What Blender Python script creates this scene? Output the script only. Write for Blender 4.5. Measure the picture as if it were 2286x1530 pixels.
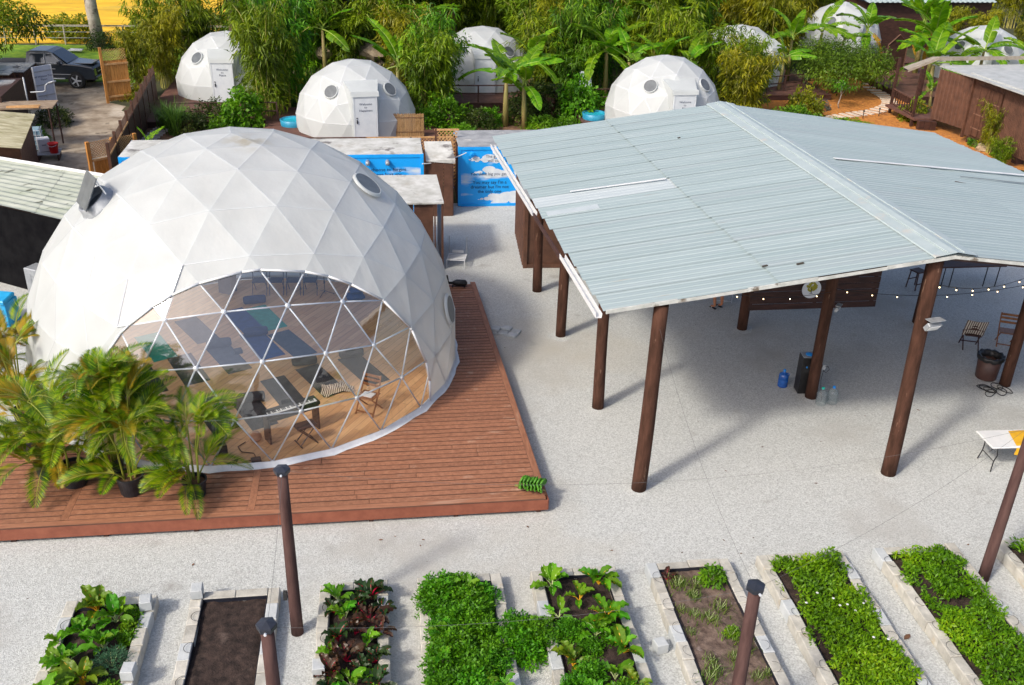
import bpy, bmesh, math, random
import numpy as np
from mathutils import Vector, Matrix, Euler

for _o in list(bpy.data.objects):
    bpy.data.objects.remove(_o)
SC = bpy.context.scene
COL = SC.collection
R = math.radians
rnd = random.Random(7)

# ------------------------------------------------------------ camera, sky, sun
cam_d = bpy.data.cameras.new('camera')
cam = bpy.data.objects.new('camera', cam_d)
COL.objects.link(cam)
cam_d.sensor_width = 36.0
cam_d.lens = 36.0 * 2174.0 / 2286.0
cam_d.clip_end = 3000.0
cam.matrix_world = Matrix(((0.99156, 0.03471, -0.12496, 0.0),
                           (-0.12718, 0.44879, -0.88454, 0.0),
                           (0.02538, 0.89296, 0.44942, 13.0),
                           (0, 0, 0, 1)))
_q = cam.matrix_world.to_quaternion(); _q.normalize()
cam.matrix_world = Matrix.Translation((0, 0, 13.0)) @ _q.to_matrix().to_4x4()
SC.camera = cam

SUN_EL, SUN_AZ = 41.5, 37.0           # elevation; compass of the shadows measured from +X
_sd = Vector((-math.cos(R(SUN_AZ)) * math.cos(R(SUN_EL)), -math.sin(R(SUN_AZ)) * math.cos(R(SUN_EL)), math.sin(R(SUN_EL))))
world = bpy.data.worlds.new('World')
SC.world = world
world.use_nodes = True
_nt = world.node_tree
_bg = _nt.nodes['Background']
_sky = _nt.nodes.new('ShaderNodeTexSky')
_sky.sky_type = 'NISHITA'
_sky.sun_disc = False
_sky.sun_elevation = R(SUN_EL)
_sky.sun_rotation = math.atan2(_sd.x, _sd.y)
_sky.air_density = 0.65
_sky.dust_density = 3.0
_sky.ozone_density = 0.2
_nt.links.new(_sky.outputs[0], _bg.inputs[0])
_bg.inputs[1].default_value = 0.15
sun_d = bpy.data.lights.new('sun', 'SUN')
sun_d.energy = 1.9
sun_d.angle = R(6.0)
sun_d.color = (1.0, 0.93, 0.82)
sun = bpy.data.objects.new('sun', sun_d)
COL.objects.link(sun)
sun.rotation_euler = (-_sd).to_track_quat('-Z', 'Y').to_euler()
SC.view_settings.view_transform = 'Standard'
SC.view_settings.look = 'None'
SC.view_settings.exposure = 0.65
SC.view_settings.gamma = 1.0
SC.view_settings.use_curve_mapping = False
SC.cycles.max_bounces = 5
SC.cycles.transparent_max_bounces = 16

# ------------------------------------------------------------ helpers
def srgb(h):
    """'#rrggbb' to linear"""
    h = h.lstrip('#')
    v = [int(h[i:i + 2], 16) / 255 for i in (0, 2, 4)]
    return tuple((c / 12.92 if c <= 0.04045 else ((c + 0.055) / 1.055) ** 2.4) for c in v)

def tag(o, label=None, cat=None, group=None, kind=None):
    if label: o['label'] = label
    if cat: o['category'] = cat
    if group: o['group'] = group
    if kind: o['kind'] = kind
    return o

def empty(name, loc=(0, 0, 0), rz=0.0, label=None, cat=None, group=None):
    o = bpy.data.objects.new(name, None)
    o.empty_display_size = 0.2
    COL.objects.link(o)
    o.location = loc
    o.rotation_euler = (0, 0, rz)
    return tag(o, label, cat, group)

def link(name, me, parent=None, loc=None, rot=None, scale=None):
    o = bpy.data.objects.new(name, me)
    COL.objects.link(o)
    if parent is not None: o.parent = parent
    if loc is not None: o.location = loc
    if rot is not None: o.rotation_euler = rot
    if scale is not None: o.scale = scale if hasattr(scale, '__len__') else (scale,) * 3
    return o

def children_map():
    d = {}
    for o in bpy.data.objects:
        if o.parent: d.setdefault(o.parent.name, []).append(o)
    return d

def copy_tree(src, loc, rz=0.0, scale=1.0, label=None, group=None, kids=None):
    """copy of a thing with its parts and sub-parts (meshes shared)"""
    def rec(o, par):
        c = o.copy()
        COL.objects.link(c)
        if par is not None:
            c.parent = par
        for k in kids.get(o.name, []):
            rec(k, c)
        return c
    kids = kids if kids is not None else children_map()
    t = rec(src, None)
    t.location = loc
    t.rotation_euler = (0, 0, rz)
    t.scale = (scale,) * 3 if not hasattr(scale, '__len__') else scale
    if label: t['label'] = label
    if group: t['group'] = group
    return t

class MB:
    """collects shapes; build() links them as one mesh object"""
    def __init__(s):
        s.v = []; s.f = []
    def add(s, vs, fs, m=None):
        b = len(s.v)
        if m is not None: vs = [m @ Vector(p) for p in vs]
        s.v += [tuple(p) for p in vs]
        s.f += [tuple(b + i for i in f) for f in fs]
        return s
    def box(s, c, d, rz=0.0, m=None, bev=0.0):
        x, y, z = d[0] / 2, d[1] / 2, d[2] / 2
        if bev:
            b = min(bev, x * .9, y * .9, z * .9)
            vs = []
            for sz in (-1, 1):
                for sx, sy in ((-1, -1), (1, -1), (1, 1), (-1, 1)):
                    vs.append((sx * (x - b), sy * (y - b), sz * z))
                for sx, sy in ((-1, -1), (1, -1), (1, 1), (-1, 1)):
                    vs.append((sx * x, sy * y, sz * (z - b)))
            fs = [(3, 2, 1, 0), (8, 9, 10, 11)]
            for i in range(4):
                j = (i + 1) % 4
                fs += [(i, j, 4 + j, 4 + i), (4 + i, 4 + j, 12 + j, 12 + i), (12 + i, 12 + j, 8 + j, 8 + i)]
        else:
            vs = [(-x, -y, -z), (x, -y, -z), (x, y, -z), (-x, y, -z), (-x, -y, z), (x, -y, z), (x, y, z), (-x, y, z)]
            fs = [(3, 2, 1, 0), (4, 5, 6, 7), (0, 1, 5, 4), (1, 2, 6, 5), (2, 3, 7, 6), (3, 0, 4, 7)]
        t = Matrix.Translation(c) @ Matrix.Rotation(rz, 4, 'Z')
        if m is not None: t = m @ t
        return s.add(vs, fs, t)
    def tube(s, pts, r, n=8, cap=True):
        """tube along points; r number or list"""
        pts = [Vector(p) for p in pts]
        rr = r if hasattr(r, '__len__') else [r] * len(pts)
        base = len(s.v); prev = None
        for i, p in enumerate(pts):
            d = (pts[min(i + 1, len(pts) - 1)] - pts[max(i - 1, 0)])
            if d.length < 1e-9: d = Vector((0, 0, 1))
            d.normalize()
            a = prev if prev is not None else (Vector((0, 0, 1)) if abs(d.z) < .9 else Vector((1, 0, 0)))
            u = (a - d * a.dot(d))
            if u.length < 1e-6: u = d.orthogonal()
            u.normalize(); w = d.cross(u); prev = u
            for k in range(n):
                t = 2 * math.pi * k / n
                s.v.append(tuple(p + (u * math.cos(t) + w * math.sin(t)) * rr[i]))
        for i in range(len(pts) - 1):
            for k in range(n):
                k2 = (k + 1) % n
                s.f.append((base + i * n + k, base + i * n + k2, base + (i + 1) * n + k2, base + (i + 1) * n + k))
        if cap:
            s.f.append(tuple(base + k for k in range(n))[::-1])
            e = base + (len(pts) - 1) * n
            s.f.append(tuple(e + k for k in range(n)))
        return s
    def lathe(s, prof, c=(0, 0, 0), n=20, cap=True):
        base = len(s.v)
        for (r, z) in prof:
            for k in range(n):
                t = 2 * math.pi * k / n
                s.v.append((c[0] + r * math.cos(t), c[1] + r * math.sin(t), c[2] + z))
        for i in range(len(prof) - 1):
            for k in range(n):
                k2 = (k + 1) % n
                s.f.append((base + i * n + k, base + i * n + k2, base + (i + 1) * n + k2, base + (i + 1) * n + k))
        if cap:
            s.f.append(tuple(base + k for k in range(n))[::-1])
            e = base + (len(prof) - 1) * n
            s.f.append(tuple(e + k for k in range(n)))
        return s
    def prism(s, poly, z0, z1, m=None):
        """poly in xy extruded in z"""
        n = len(poly)
        vs = [(p[0], p[1], z0) for p in poly] + [(p[0], p[1], z1) for p in poly]
        fs = [tuple(range(n))[::-1], tuple(range(n, 2 * n))] + [(i, (i + 1) % n, n + (i + 1) % n, n + i) for i in range(n)]
        return s.add(vs, fs, m)
    def mesh(s, name, mat=None, smooth=False):
        me = bpy.data.meshes.new(name)
        me.from_pydata(s.v, [], s.f)
        if mat: me.materials.append(mat)
        if smooth: me.polygons.foreach_set('use_smooth', [True] * len(me.polygons))
        me.update()
        return me
    def build(s, name, mat, parent=None, loc=None, smooth=False, rot=None):
        return link(name, s.mesh(name, mat, smooth), parent, loc, rot)

def np_mesh(name, V, F, mat=None, smooth=False):
    """fast mesh from numpy arrays; F (n,k) all the same k"""
    V = np.asarray(V, np.float32); F = np.asarray(F, np.int32)
    me = bpy.data.meshes.new(name)
    me.vertices.add(len(V)); me.vertices.foreach_set('co', V.ravel())
    k = F.shape[1]
    me.loops.add(F.size); me.loops.foreach_set('vertex_index', F.ravel())
    me.polygons.add(len(F))
    me.polygons.foreach_set('loop_start', np.arange(0, F.size, k, dtype=np.int32))
    if smooth: me.polygons.foreach_set('use_smooth', np.ones(len(F), bool))
    if mat: me.materials.append(mat)
    me.update(calc_edges=True)
    return me

# ------------------------------------------------------------ materials
MATS = {}
def mat(name, c1, c2=None, scale=4.0, rough=0.7, bump=0.0, bscale=None, metal=0.0, detail=4.0, c3=None, spec=0.4,
        rand=0.0, lo=0.35, hi=0.65, stretch=None, stains=None, wave=None):
    """principled with noise-mixed colours, optional stains (colour, scale, threshold) and per-object variation"""
    if name in MATS: return MATS[name]
    m = bpy.data.materials.new(name); m.use_nodes = True
    nt = m.node_tree; N = nt.nodes; L = nt.links
    bs = N['Principled BSDF']
    bs.inputs['Roughness'].default_value = rough
    bs.inputs['Metallic'].default_value = metal
    bs.inputs['Specular IOR Level'].default_value = spec
    tc = N.new('ShaderNodeTexCoord')
    oi = N.new('ShaderNodeObjectInfo')
    vm = N.new('ShaderNodeVectorMath'); vm.operation = 'ADD'
    sc = N.new('ShaderNodeVectorMath'); sc.operation = 'SCALE'
    cx = N.new('ShaderNodeCombineXYZ')
    for i in range(3): L.new(oi.outputs['Random'], cx.inputs[i])
    L.new(cx.outputs[0], sc.inputs[0]); sc.inputs['Scale'].default_value = 37.0
    L.new(tc.outputs['Object'], vm.inputs[0]); L.new(sc.outputs[0], vm.inputs[1])
    vec = vm.outputs[0]
    if stretch:
        mp = N.new('ShaderNodeMapping'); mp.inputs['Scale'].default_value = stretch
        L.new(vec, mp.inputs['Vector']); vec = mp.outputs[0]
    col = None
    def noise(s, d=detail):
        n = N.new('ShaderNodeTexNoise'); n.inputs['Scale'].default_value = s; n.inputs['Detail'].default_value = min(d, 5.0)
        n.inputs['Roughness'].default_value = 0.62
        L.new(vec, n.inputs['Vector']); return n
    if c2 is not None:
        n = noise(scale)
        r = N.new('ShaderNodeValToRGB')
        r.color_ramp.elements[0].position = lo; r.color_ramp.elements[1].position = hi
        r.color_ramp.elements[0].color = (*c1, 1); r.color_ramp.elements[1].color = (*c2, 1)
        if c3 is not None:
            e = r.color_ramp.elements.new((lo + hi) / 2); e.color = (*c3, 1)
        L.new(n.outputs['Fac'], r.inputs[0]); col = r.outputs[0]
    else:
        rg = N.new('ShaderNodeRGB'); rg.outputs[0].default_value = (*c1, 1); col = rg.outputs[0]
    for st in (stains or []):
        n = noise(st[1], 4.5)
        r = N.new('ShaderNodeValToRGB')
        r.color_ramp.elements[0].position = st[2]; r.color_ramp.elements[1].position = min(1, st[2] + (st[3] if len(st) > 3 else .08))
        L.new(n.outputs['Fac'], r.inputs[0])
        mx = N.new('ShaderNodeMix'); mx.data_type = 'RGBA'
        L.new(r.outputs[0], mx.inputs[0]); L.new(col, mx.inputs[6]); mx.inputs[7].default_value = (*st[0], 1)
        col = mx.outputs[2]
    if rand:
        hv = N.new('ShaderNodeHueSaturation')
        mr = N.new('ShaderNodeMapRange'); mr.inputs[3].default_value = 1 - rand; mr.inputs[4].default_value = 1 + rand
        L.new(oi.outputs['Random'], mr.inputs[0]); L.new(mr.outputs[0], hv.inputs['Value'])
        L.new(col, hv.inputs['Color']); col = hv.outputs[0]
    L.new(col, bs.inputs['Base Color'])
    if bump:
        n = noise(bscale or scale * 4, 4.0)
        b = N.new('ShaderNodeBump'); b.inputs['Strength'].default_value = min(1.0, bump); b.inputs['Distance'].default_value = 0.02
        L.new(n.outputs['Fac'], b.inputs['Height']); L.new(b.outputs[0], bs.inputs['Normal'])
    MATS[name] = m
    return m

def leafmat(name, cols, trans=0.35, rough=0.5, rand=0.12, hue=0.012, big=0.0):
    """foliage: colour per leaf (random per island), soft large patches, translucency"""
    if name in MATS: return MATS[name]
    m = bpy.data.materials.new(name); m.use_nodes = True
    nt = m.node_tree; N = nt.nodes; L = nt.links
    bs = N['Principled BSDF']; out = N['Material Output']
    bs.inputs['Roughness'].default_value = rough
    bs.inputs['Specular IOR Level'].default_value = 0.35
    ge = N.new('ShaderNodeNewGeometry')
    r = N.new('ShaderNodeValToRGB')
    el = r.color_ramp.elements
    while len(el) < len(cols): el.new(0.5)
    for i, c in enumerate(cols):
        el[i].position = i / max(1, len(cols) - 1); el[i].color = (*c, 1)
    src = ge.outputs['Random Per Island']
    if big:
        tc = N.new('ShaderNodeTexCoord')
        n = N.new('ShaderNodeTexNoise'); n.inputs['Scale'].default_value = big; n.inputs['Detail'].default_value = 2
        L.new(tc.outputs['Object'], n.inputs['Vector'])
        ma = N.new('ShaderNodeMath'); ma.operation = 'MULTIPLY_ADD'; ma.inputs[1].default_value = 2.2; ma.inputs[2].default_value = -0.85
        L.new(n.outputs['Fac'], ma.inputs[0])
        m2 = N.new('ShaderNodeMath'); m2.operation = 'MULTIPLY_ADD'; m2.inputs[1].default_value = 0.5
        L.new(src, m2.inputs[0])
        m3 = N.new('ShaderNodeMath'); m3.operation = 'MULTIPLY'; m3.inputs[1].default_value = 0.6
        L.new(ma.outputs[0], m3.inputs[0]); L.new(m3.outputs[0], m2.inputs[2]); src = m2.outputs[0]
    L.new(src, r.inputs[0])
    oi = N.new('ShaderNodeObjectInfo')
    hv = N.new('ShaderNodeHueSaturation')
    mr = N.new('ShaderNodeMapRange'); mr.inputs[3].default_value = 1 - rand; mr.inputs[4].default_value = 1 + rand
    L.new(oi.outputs['Random'], mr.inputs[0]); L.new(mr.outputs[0], hv.inputs['Value'])
    mh = N.new('ShaderNodeMapRange'); mh.inputs[3].default_value = .5 - hue; mh.inputs[4].default_value = .5 + hue
    m7 = N.new('ShaderNodeMath'); m7.operation = 'MULTIPLY'; m7.inputs[1].default_value = 7.31
    m8 = N.new('ShaderNodeMath'); m8.operation = 'FRACT'
    L.new(oi.outputs['Random'], m7.inputs[0]); L.new(m7.outputs[0], m8.inputs[0]); L.new(m8.outputs[0], mh.inputs[0])
    L.new(mh.outputs[0], hv.inputs['Hue'])
    L.new(r.outputs[0], hv.inputs['Color'])
    L.new(hv.outputs[0], bs.inputs['Base Color'])
    tr = N.new('ShaderNodeBsdfTranslucent'); L.new(hv.outputs[0], tr.inputs[0])
    ms = N.new('ShaderNodeMixShader'); ms.inputs[0].default_value = trans
    L.new(bs.outputs[0], ms.inputs[1]); L.new(tr.outputs[0], ms.inputs[2])
    L.new(ms.outputs[0], out.inputs['Surface'])
    MATS[name] = m
    return m

def emit(name, c, s):
    if name in MATS: return MATS[name]
    m = bpy.data.materials.new(name); m.use_nodes = True
    b = m.node_tree.nodes['Principled BSDF']
    b.inputs['Base Color'].default_value = (*c, 1); b.inputs['Emission Color'].default_value = (*c, 1)
    b.inputs['Emission Strength'].default_value = s
    MATS[name] = m
    return m

def film(name, tint=(1, 1, 1), rough=0.03, ior=1.5, cloudy=0.0):
    """clear sheet: transparent + fresnel gloss, a little milky"""
    m = bpy.data.materials.new(name); m.use_nodes = True
    nt = m.node_tree; N = nt.nodes; L = nt.links
    N.remove(N['Principled BSDF']); out = N['Material Output']
    t = N.new('ShaderNodeBsdfTransparent'); t.inputs[0].default_value = (*tint, 1)
    g = N.new('ShaderNodeBsdfGlossy'); g.inputs['Roughness'].default_value = rough
    d = N.new('ShaderNodeBsdfDiffuse'); d.inputs[0].default_value = (.8, .82, .84, 1)
    f = N.new('ShaderNodeFresnel')
    gg = N.new('ShaderNodeNewGeometry')             # a thin sheet reflects alike from both faces
    mr = N.new('ShaderNodeMapRange'); mr.inputs[3].default_value = ior; mr.inputs[4].default_value = 1 / ior
    L.new(gg.outputs['Backfacing'], mr.inputs[0]); L.new(mr.outputs[0], f.inputs[0])
    tc = N.new('ShaderNodeTexCoord')
    n = N.new('ShaderNodeTexNoise'); n.inputs['Scale'].default_value = 1.3; n.inputs['Detail'].default_value = 3
    L.new(tc.outputs['Object'], n.inputs['Vector'])
    b = N.new('ShaderNodeBump'); b.inputs['Strength'].default_value = 0.25; b.inputs['Distance'].default_value = 0.03
    L.new(n.outputs['Fac'], b.inputs['Height']); L.new(b.outputs[0], g.inputs['Normal'])
    m1 = N.new('ShaderNodeMixShader'); m1.inputs[0].default_value = cloudy
    L.new(t.outputs[0], m1.inputs[1]); L.new(d.outputs[0], m1.inputs[2])
    m2 = N.new('ShaderNodeMixShader')
    L.new(f.outputs[0], m2.inputs[0]); L.new(m1.outputs[0], m2.inputs[1]); L.new(g.outputs[0], m2.inputs[2])
    L.new(m2.outputs[0], out.inputs['Surface'])
    MATS[name] = m
    return m

def text_obj(name, body, size, mtl, parent, loc, rot, align='CENTER'):
    """lettering as a thin mesh lying 4 mm proud of what it is painted on"""
    cu = bpy.data.curves.new(name, 'FONT')
    cu.body = body; cu.size = size; cu.align_x = align; cu.align_y = 'CENTER'; cu.space_line = 0.95
    cu.resolution_u = 2
    ob = bpy.data.objects.new(name, cu)
    COL.objects.link(ob)
    dg = bpy.context.evaluated_depsgraph_get()
    me = bpy.data.meshes.new_from_object(ob.evaluated_get(dg))
    bpy.data.objects.remove(ob)
    me.materials.clear(); me.materials.append(mtl)
    return link(name, me, parent, loc, rot)

def smoothstep(a, b, x):
    t = min(1, max(0, (x - a) / (b - a))); return t * t * (3 - 2 * t)
# ------------------------------------------------------------ palette
M_GRAVEL = mat('shell_gravel', (.31, .318, .303), (.60, .615, .592), scale=30, rough=.95, bump=.9, bscale=48, detail=8, lo=.30, hi=.62,
               stains=[((.40, .39, .36), .30, .54, .22), ((.46, .43, .36), .13, .55, .25), ((.33, .32, .30), 1.3, .62, .16), ((.14, .12, .09), 9.0, .72, .02)])
M_EARTH = mat('dark_earth', (.035, .030, .018), (.09, .075, .035), scale=1.2, rough=1, bump=.6, bscale=12, c3=(.05, .06, .02))
M_DIRT = mat('sandy_drive', (.20, .15, .10), (.44, .37, .28), scale=.9, rough=1, bump=.7, bscale=14, detail=9,
             stains=[((.11, .085, .055), 1.7, .60, .12), ((.60, .54, .45), .35, .57, .12)])
M_MULCH = mat('orange_mulch', (.33, .115, .022), (.58, .24, .045), scale=7, rough=1, bump=.9, bscale=30, detail=8, stains=[((.14, .06, .03), 1.1, .60, .12)])
M_LAWN = mat('lawn', (.08, .20, .008), (.24, .36, .015), scale=1.6, rough=1, bump=.8, bscale=25, detail=9, stains=[((.24, .19, .06), .5, .62, .12)])
M_FIELD = mat('dry_field', (.58, .33, .012), (.80, .50, .025), scale=.5, rough=1, bump=.8, bscale=9, detail=9, stains=[((.42, .33, .06), .22, .58, .15), ((.36, .20, .05), 1.2, .62, .1)], stretch=(.5, 1.4, 1))
M_BROWNSOIL = mat('garden_soil', (.09, .045, .028), (.20, .11, .06), scale=3, rough=1, bump=.9, bscale=18, detail=8)
M_DECK = mat('deck_board_brown', (.235, .098, .052), (.34, .152, .084), scale=5, rough=.62, bump=.35, bscale=30, rand=.09, stretch=(7, 3, 3),
             stains=[((.46, .30, .21), .8, .60, .2), ((.13, .05, .03), 3.0, .66, .1)])
M_FASCIA = mat('deck_fascia', (.20, .06, .033), (.27, .09, .05), scale=3, rough=.6, bump=.25, bscale=20)
M_BROWN = mat('brown_paint', (.075, .034, .021), (.122, .056, .034), scale=3, rough=.6, bump=.25, bscale=22, rand=.06)
M_POST = mat('brown_post', (.042, .020, .013), (.090, .042, .028), scale=2.4, rough=.85, spec=.15, bump=.7, bscale=14, stretch=(3, 3, .6), stains=[((.22, .13, .09), 3, .64, .1)])
M_DARKWOOD = mat('dark_wood', (.035, .016, .012), (.075, .033, .024), scale=4, rough=.6, bump=.3, bscale=20, stretch=(.5, 3, 3), rand=.08)
M_ORANGEWOOD = mat('cedar', (.36, .15, .03), (.58, .27, .07), scale=5, rough=.65, bump=.3, bscale=26, stretch=(3, 3, .5), rand=.08)
M_LATTICE = mat('lattice_wood', (.46, .24, .09), (.62, .38, .17), scale=5, rough=.7, rand=.06)
M_WHITE = mat('white_paint', (.64, .65, .65), (.72, .72, .71), scale=4, rough=.45, bump=.1)
M_OFFWHITE = mat('weathered_white', (.40, .40, .36), (.60, .60, .57), scale=2.0, rough=.75, bump=.3, bscale=10, detail=8,
                 stains=[((.17, .16, .15), .75, .56, .07), ((.40, .38, .33), 1.6, .60, .12)])
M_BLACK = mat('black_plastic', (.012, .012, .013), (.022, .022, .022), scale=6, rough=.4)
M_RUBBER = mat('black_rubber', (.014, .014, .014), (.03, .03, .03), scale=6, rough=.8)
M_STEEL = mat('galvanised', (.62, .65, .68), (.76, .78, .80), scale=8, rough=.35, metal=.35)
M_GREY = mat('grey_metal', (.28, .30, .32), (.38, .40, .42), scale=8, rough=.45, metal=.3)

# ------------------------------------------------------------ ground
def sheet(name, poly, z, m, jitter=0.25, step=1.2, cut=None):
    r = random.Random(hash(name) % 999 if False else sum(map(ord, name)))
    pts = []
    for i in range(len(poly)):
        a = Vector(poly[i]); b = Vector(poly[(i + 1) % len(poly)])
        n = max(1, int((b - a).length / step))
        for k in range(n):
            p = a.lerp(b, k / n)
            pts.append((p.x + r.uniform(-jitter, jitter), p.y + r.uniform(-jitter, jitter), z))
    bm = bmesh.new()
    f = bm.faces.new([bm.verts.new(p) for p in pts])
    if f.normal.z < 0: f.normal_flip()
    bm.normal_update()
    if bm.faces[:][0].normal.z < 0: bmesh.ops.reverse_faces(bm, faces=bm.faces[:])
    bmesh.ops.triangulate(bm, faces=bm.faces[:])
    me = bpy.data.meshes.new(name); bm.to_mesh(me); bm.free()
    me.materials.append(m)
    o = link(name, me); tag(o, kind='structure')
    return o

gm = MB()
gm.add([(-900, -60, 0), (900, -60, 0), (900, 1600, 0), (-900, 1600, 0)], [(0, 1, 2, 3)])
tag(gm.build('ground', M_EARTH), kind='structure')
sheet('gravel_yard', [(-30, -20), (60, -20), (60, 36.2), (22, 36.4), (9, 38.4), (1.2, 38.4), (-8.8, 37.5), (-9.4, 33), (-30, 33)], .004, M_GRAVEL, .12)
sheet('driveway', [(-30, 33.2), (-9.6, 33.2), (-9.4, 40), (-11.9, 42), (-12.4, 52), (-14.8, 57), (-14.2, 62.3), (-34, 63.2), (-34, 50)], .008, M_DIRT, .35)
sheet('lawn', [(-70, 62.9), (-14.5, 62.2), (-11.5, 66), (-11, 74.5), (-70, 75.5)], .012, M_LAWN, .5)
sheet('dry_grass_field', [(-160, 75.6), (-8, 74.6), (8, 96), (30, 150), (40, 330), (-300, 330)], .016, M_FIELD, .6, 4)
sheet('mulch_ground', [(21.5, 45), (31, 42), (34, 49), (32.6, 57), (36.5, 64), (34, 68), (28, 62.5), (22.5, 55.5), (20, 50)], .02, M_MULCH, .4)
sheet('mulch_path_ground', [(-11.8, 42), (-9, 41), (-8.6, 49), (-6, 51), (-8.5, 54.2), (-12, 54)], .02, M_BROWNSOIL, .3)
sheet('garden_ground', [(1, 45), (10.5, 44.5), (12, 52), (8, 55), (0.5, 54)], .02, M_BROWNSOIL, .4)

# ------------------------------------------------------------ deck round the large dome
DZ = 0.40
DCX, DCY, DCZ, DR, DPH = -3.692, 24.483, 1.061, 5.567, R(28.19)
def deck_right(y): return 3.33 - 0.040 * (y - 17.22)
deck = empty('deck', (0, 0, 0), 0, 'red-brown timber deck carrying the large white dome', 'deck')
unit = MB().box((0, 0, 0), (1, .160, .036), bev=.005).mesh('deck_board', M_DECK)
unit.materials.append(mat('gap_shade_edge', (.095, .045, .029), (.14, .068, .045), scale=9, rough=.9))     # side faces painted dark so the gaps read as shaded lines
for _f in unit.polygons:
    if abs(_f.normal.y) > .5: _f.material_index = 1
bw = .181; y0 = 17.22 + .072
SEAM = (-6.75, -2.97)
nrow = int((29.3 - 17.36) / bw)
for i in range(nrow):
    y = 17.36 + .10 + i * bw
    xr = deck_right(y) - .145
    lim = -12.5 if y < 20.3 else -9.0 + .45 * (y - 20.3)
    segs = [(-12.5, SEAM[0] - .145), (SEAM[0] + .005, SEAM[1] - .145), (SEAM[1] + .005, xr)]
    if y > 21.2: segs = [(lim, xr)]
    segs = [(max(a, lim), b) for a, b in segs if b > lim]
    d = abs(y - DCY)
    hole = math.sqrt(max(0, 5.25 ** 2 - d * d)) if d < 5.25 else 0
    out = []
    for a, b in segs:
        if hole:
            l, r_ = DCX - hole, DCX + hole
            if a < l: out.append((a, min(b, l)))
            if b > r_: out.append((max(a, r_), b))
        else: out.append((a, b))
    for a, b in out:
        if b - a < .1 or b < -11: continue
        cutsx = [a]
        while b - cutsx[-1] > 4.6: cutsx.append(cutsx[-1] + (rnd.uniform(1.2, 3.6) if len(cutsx) == 1 else 3.6))
        cutsx.append(b)
        for a2, b2 in zip(cutsx[:-1], cutsx[1:]):
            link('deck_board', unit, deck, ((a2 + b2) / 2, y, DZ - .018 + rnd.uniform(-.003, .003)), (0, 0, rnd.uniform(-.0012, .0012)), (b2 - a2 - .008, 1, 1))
for sx in SEAM:                                            # breaker boards running towards the yard
    for k in (0,):
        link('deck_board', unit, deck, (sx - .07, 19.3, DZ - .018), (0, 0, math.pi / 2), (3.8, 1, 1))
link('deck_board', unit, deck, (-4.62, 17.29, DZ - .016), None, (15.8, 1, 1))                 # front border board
yy = (17.36, 29.3)
a_ = math.atan2(yy[1] - yy[0], deck_right(yy[1]) - deck_right(yy[0]))
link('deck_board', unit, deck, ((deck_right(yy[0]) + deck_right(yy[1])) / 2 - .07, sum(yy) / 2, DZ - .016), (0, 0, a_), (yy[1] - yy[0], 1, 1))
MB().box((-4.62, 17.235, .225), (15.9, .035, .27), bev=.004).build('fascia', M_FASCIA, deck)
MB().box(((deck_right(17.2) + deck_right(29.3)) / 2 + .005, 23.25, .225), (.035, 12.05, .27), rz=a_ - math.pi / 2).build('fascia', M_FASCIA, deck)
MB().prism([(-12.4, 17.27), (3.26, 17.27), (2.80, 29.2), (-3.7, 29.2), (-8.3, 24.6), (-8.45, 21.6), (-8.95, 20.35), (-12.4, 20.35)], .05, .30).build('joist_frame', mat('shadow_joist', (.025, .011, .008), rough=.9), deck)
for k in range(9):
    MB().box((-11.5 + k * 1.83, 17.33, .05), (.1, .12, .2)).build('deck_foot', M_DARKWOOD, deck)

# ------------------------------------------------------------ geodesic mathematics
def geod(n):
    a = math.atan(0.5); V = [(0, 0, 1)]
    for k in range(5): V.append((math.cos(a) * math.cos(2 * math.pi * k / 5), math.cos(a) * math.sin(2 * math.pi * k / 5), math.sin(a)))
    for k in range(5): V.append((math.cos(a) * math.cos(2 * math.pi * (k + .5) / 5), math.cos(a) * math.sin(2 * math.pi * (k + .5) / 5), -math.sin(a)))
    V.append((0, 0, -1)); V = [Vector(v) for v in V]
    FS = []
    for k in range(5):
        l = (k + 1) % 5
        FS += [(0, 1 + k, 1 + l), (1 + k, 6 + k, 1 + l), (6 + k, 6 + l, 1 + l), (11, 6 + l, 6 + k)]
    pts, idx, tris = [], {}, []
    def add(p):
        p = p.normalized(); k = tuple(round(c, 4) for c in p)
        if k not in idx: idx[k] = len(pts); pts.append(p)
        return idx[k]
    for A, B, Cc in FS:
        A, B, Cc = V[A], V[B], V[Cc]; G = {}
        for i in range(n + 1):
            for j in range(n + 1 - i): G[i, j] = add((A * (n - i - j) + B * i + Cc * j) / n)
        for i in range(n):
            for j in range(n - i):
                tris.append((G[i, j], G[i + 1, j], G[i, j + 1]))
                if i + j < n - 1: tris.append((G[i + 1, j], G[i + 1, j + 1], G[i, j + 1]))
    return pts, tris

def clip_poly(poly, n, d):
    """keep the side n.p > d"""
    out = []
    for i in range(len(poly)):
        p, q = poly[i], poly[(i + 1) % len(poly)]
        a, b = n.dot(p) - d, n.dot(q) - d
        if a > 0: out.append(p)
        if (a > 0) != (b > 0): out.append(p.lerp(q, a / (a - b)))
    return out

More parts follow.
